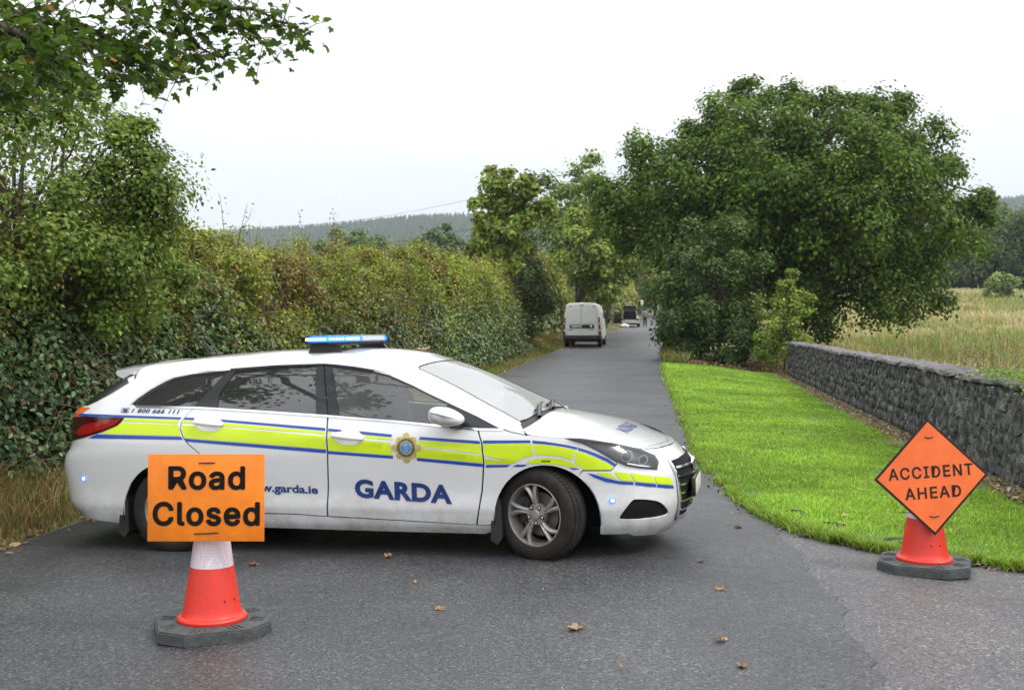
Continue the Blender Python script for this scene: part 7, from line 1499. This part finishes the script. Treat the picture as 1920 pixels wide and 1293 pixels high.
# narrow white sign on a post, dropped bag, tape on the road
SY = 112.; sp0 = at(1203.5, 606, SY); st = empty('roadside_sign', (sp0[0], SY, g0(sp0[0], SY))); tag(st, 'small white sign on a thin post left of the far person', 'sign')
tubes('post', [(np.array([(0, 0, -.1), (0, 0, 2.6)]), .03)], MAT['grey'], st, 8); box('sign_plate', (0, -.04, 2.35), (.28, .02, .5), M('white_sign', (.8, .8, .78), .5), st, .01)
bp_ = at(1171, 611, 101.5); bm = bmesh.new(); bmesh.ops.create_icosphere(bm, subdivisions=3, radius=.3)
for v in bm.verts: v.co *= .8 + .45 * float(vnoise(np.array(v.co) * 6)); v.co.z = max(v.co.z * .8, -.12); v.co.x *= 1.5
bg_ = mesh_bm('plastic_bag', bm, M('white_bag', (.72, .72, .74), .4), None, 180); bg_.location = (bp_[0], 101.5, g0(bp_[0], 101.5) + .12); tag(bg_, 'crumpled white bag lying on the verge beside the silver car', 'bag')
ta, tb = at(1236, 611, 103.5), at(1252, 589, 150.); V = []
for q in np.linspace(0, 1, 24):
    p = ta + (tb - ta) * q; V += [(p[0] - .07, p[1], g0(p[0], p[1]) + .012), (p[0] + .07, p[1], g0(p[0], p[1]) + .012)]
tag(mesh_np('barrier_tape', V, [(2*i, 2*i+1, 2*i+3, 2*i+2) for i in range(23)], M('orange_tape', (.75, .30, .06), .5)), 'thin orange tape lying along the far road', 'tape')
# power line post behind the hedge
uy = 95.; up_ = at(889, 372, uy); ug = g0(up_[0], uy); pole = empty('power_pole', (up_[0], uy, ug)); tag(pole, 'wooden power pole with two wires half hidden by the small sycamore', 'power pole')
hh = up_[2] - ug; tubes('pole', [(np.array([(0, 0, -.2), (0, 0, hh)]), np.array([.14, .09]))], MAT['bark'], pole, 8); box('crossarm', (0, 0, hh - .3), (1.3, .1, .12), MAT['bark'], pole)
for dz_, e_ in ((0., (430, 425)), (-2.6, (430, 470))):
    a_ = np.array([0, 0, hh + dz_]); b_ = at(e_[0], e_[1], 120) - np.array([up_[0], uy, ug]); tt = np.linspace(0, 1, 20)[:, None]
    tubes('wire', [(a_ + (b_ - a_) * tt - np.c_[tt * 0, tt * 0, 4 * tt * (1 - tt) * .8], .012)], MAT['matte'], pole, 4)

# ------------------------------------------------------------------ fallen leaves
rg = np.random.default_rng(91)
def fallen(i, px, py, size, colr, label, pos=None):
    Yg = 6.
    if pos is None:
        for _ in range(20): p = at(px, py, Yg); Yg = (HC - g0(p[0], Yg) - .01) / max(1e-6, (HC - p[2]) / Yg)
        p = at(px, py, Yg); pos = (p[0], p[1], g0(p[0], p[1]) + .006)
    V = LOBE[0].copy(); V[:, 0] -= .4; k = rg.uniform(.9, 1.9)
    rad = np.hypot(V[:, 0], V[:, 1]); V[:, 2] = rad ** 2 * k * .62 * (.35 + 1.1 * rg.random(len(V))); V[:, 1] *= .75
    F = [tuple(int(q) for q in f) for f in LOBE[1]]
    me = bpy.data.meshes.new('fallen_leaf'); size = size * .86; me.from_pydata([tuple(v * size) for v in V], [], F); me.update()
    a_ = me.color_attributes.new('Col', 'FLOAT_COLOR', 'POINT'); a_.data.foreach_set('color', np.tile([*colr, 1], (len(V), 1)).astype(np.float32).ravel()); me.materials.append(MAT['dry'])
    t = empty('fallen_leaf', pos, (rg.normal(0, .15), rg.normal(0, .15), rg.uniform(0, 6.28))); tag(t, label, 'leaf', 'dead leaves on the road')
    link('leaf_blade', me, None, t)
    tubes('stalk', [(np.array([(-.35 * size, 0, .01), (-.75 * size, .1 * size, .012), (-1.15 * size, -.05 * size, .008)]), np.array([.0022, .0018, .0015]))], MAT['twig'], t, 4)
BRN, TAN, PALE = (.22, .11, .06), (.36, .22, .12), (.52, .36, .20)
for i, (px, py, s_, c_, lb_) in enumerate([
    (476, 1058, .085, BRN, 'curled brown dead leaf on the road just right of the Road Closed cone sleeve'), (728, 1043, .085, TAN, 'tan dead leaf on the road below the front door of the car'),
    (779, 1091, .05, TAN, 'small dead leaf on the road under the GARDA lettering'), (825, 1141, .075, TAN, 'dead leaf on the open road left of centre, lowest of the three below the doors'),
    (340, 1147, .085, (.25, .17, .09), 'dead leaf touching the left of the Road Closed cone body'), (437, 1040, .06, BRN, 'dead leaf beside the cone sleeve under the car sill'),
    (1385, 988, .09, BRN, 'dark folded leaf on the road in front of the car nose'), (1314, 1052, .06, BRN, 'small dark leaf on the road below the front bumper'),
    (1352, 1104, .07, TAN, 'leaf on the road below and right of the bumper leaf'), (1352, 1199, .085, PALE, 'pale yellowish dead leaf near the bottom of the picture'),
    (1391, 1248, .08, (.30, .16, .09), 'reddish brown curled leaf nearest the bottom edge'), (1166, 1248, .035, (.42, .22, .06), 'tiny orange leaf scrap near the bottom centre'),
    (92, 988, .085, TAN, 'dead leaf lying where the left verge meets the road'), (38, 1032, .05, BRN, 'small leaf on the road by the left edge of the picture'),
    (1078, 664, .12, TAN, 'leaf on the road behind the white van, left of the pair'), (1110, 662, .12, TAN, 'leaf on the road behind the white van, right of the pair'),
    (1234, 671, .14, TAN, 'leaf at the right road edge opposite the van'), (1520, 990, .07, TAN, 'leaf in the grass edge left of the soil scrape'), (1430, 935, .06, TAN, 'leaf in the lawn edge above the driveway corner')]):
    fallen(i, px, py, s_, c_, lb_)
rp = np.array(Matrix.LocRotScale(car.location, car.rotation_euler, None) @ Vector(top_pt(.26, -.15, .010)))
fallen(99, 0, 0, .13, (.30, .18, .11), 'dead leaf lying on the roof of the police car', tuple(rp + np.array([0, 0, .012])))
[o for o in col.objects if o.get('label') == 'dead leaf lying on the roof of the police car'][0].rotation_euler = (R_(14), R_(-8), R_(20))

# leaf litter along the left road edge
n = 900; yv = 7.5 + 45 * rg.random(n) ** 1.6; xv = LE(yv) + rg.normal(-.08, .12, n)
P = np.c_[xv, yv, gz(xv, yv) + rg.uniform(.008, .03, n)]
tag(foliage('edge_litter', P, np.tile([0, 0, 1.], (n, 1)), rg.uniform(.03, .075, n), OVAL, mixcol(n, [(.26, .17, .09), (.18, .10, .06), (.33, .24, .12)], [3, 2, 1], rg), MAT['dry'], None, .4, None, 8), 'dead leaves gathered along the left edge of the road', 'leaf litter', None, 'stuff')
# undergrowth and reddish litter under the oak and the shrubs
rg = np.random.default_rng(93)
n = 5000; yv = rg.uniform(36.8, 43, n); xv = RE(yv) + rg.uniform(.25, 5., n); P = np.c_[xv, yv, gz(xv, yv) + rg.uniform(.0, .12, n)]
tag(foliage('oak_litter', P, np.tile([0, -.3, 1.], (n, 1)), rg.uniform(.06, .14, n), OVAL, mixcol(n, [(.13, .06, .035), (.09, .045, .03), (.18, .10, .05), (.10, .13, .03)], [3, 3, 1.5, 1.2], rg), MAT['dry'], None, .5, None, 9), 'reddish brown dead leaves and twigs in the shade under the oak', 'leaf litter', None, 'stuff')
n = 3000; xv = RE(39.) + rg.uniform(-.4, .9, n) ; yv = rg.uniform(36.8, 46, n); xv = RE(yv) + rg.uniform(.0, .9, n)
blades('shrub_foot_grass', np.c_[xv, yv], rg.uniform(.15, .5, n), np.full(n, .03), mixcol(n, [(.14, .18, .04), (.28, .22, .10), (.10, .14, .03)], [2, 1.5, 2], rg), 'tufts of rough grass at the foot of the shrubs on the right road edge', rg, .4)

n = 1500; m_ = n // 2; yy = 8.4 + 28 * rg.random(m_) ** 1.8; xa = np.where(yy > 9.6, RE(yy), np.interp(yy, [p[0] for p in EDGE[::-1]], [p[1] for p in EDGE[::-1]])) - np.abs(rg.normal(.0, .07, m_))
xb = rg.uniform(2.2, 5., m_); yb = lawn_edge_y(xb) - np.abs(rg.normal(0, .06, m_)); xv, yv = np.r_[xa, xb], np.r_[yy, yb]
P = np.c_[xv, yv, gz(xv, yv) + rg.uniform(.008, .02, len(xv))]
tag(foliage('lawn_edge_litter', P, np.tile([0, 0, 1.], (len(P), 1)), rg.uniform(.012, .05, len(P)), OVAL, mixcol(len(P), [(.10, .07, .045), (.05, .04, .03), (.24, .16, .09), (.12, .18, .04)], [3, 3, 1.3, 1], rg), MAT['dry'], None, .4, None, 18), 'soil crumbs and dead leaves along the edge of the lawn', 'leaf litter', None, 'stuff')

n = 170; S = in_tri_sample(LAWN[0], LAWN[1], n, rg); P = np.c_[S, gz(S[:, 0], S[:, 1]) + .05]
tag(foliage('lawn_leaves', P, np.tile([0, 0, 1.], (n, 1)), rg.uniform(.03, .07, n), OVAL, mixcol(n, [(.24, .15, .08), (.32, .22, .10), (.14, .09, .05)], [3, 2, 2], rg), MAT['dry'], None, .5, None, 28), 'small dead leaves scattered over the lawn', 'leaf litter', None, 'stuff')
n = 2200; yv = 4.2 + 30 * rg.random(n) ** 1.8; xv = LE(yv) + (RE(yv) - LE(yv)) * rg.random(n); P = np.c_[xv, yv, gz(xv, yv) + .006]
tag(foliage('road_grit', P, np.tile([0, 0, 1.], (n, 1)), rg.uniform(.004, .013, n), OVAL, mixcol(n, [(.22, .20, .17), (.10, .08, .06), (.30, .29, .27)], [3, 3, 2], rg), MAT['dry'], None, .4, None, 29), 'grit and tiny leaf scraps scattered on the tarmac', 'grit', None, 'stuff')
# ------------------------------------------------------------------ haze that greys the far hills
bm = bmesh.new(); bmesh.ops.create_cube(bm, size=1); bmesh.ops.scale(bm, vec=(5600, 2760, 330), verts=bm.verts); bmesh.ops.translate(bm, vec=(0, 1320, 85), verts=bm.verts)
mz = bpy.data.materials.new('haze'); mz.use_nodes = True; tz = mz.node_tree; tz.nodes.remove(tz.nodes['Principled BSDF'])
pv = tz.nodes.new('ShaderNodeVolumePrincipled'); pv.inputs['Color'].default_value = (.80, .89, 1.0, 1); pv.inputs['Density'].default_value = .00024; pv.inputs['Anisotropy'].default_value = .2
mz.cycles.homogeneous_volume = True
tz.links.new(pv.outputs[0], tz.nodes['Material Output'].inputs['Volume'])
hz = mesh_bm('haze', bm, mz); hz['kind'] = 'stuff'; hz['label'] = 'pale blue air softening the far trees and hills'; hz['category'] = 'haze'
scene.cycles.volume_bounces = 0; scene.cycles.volume_max_steps = 64
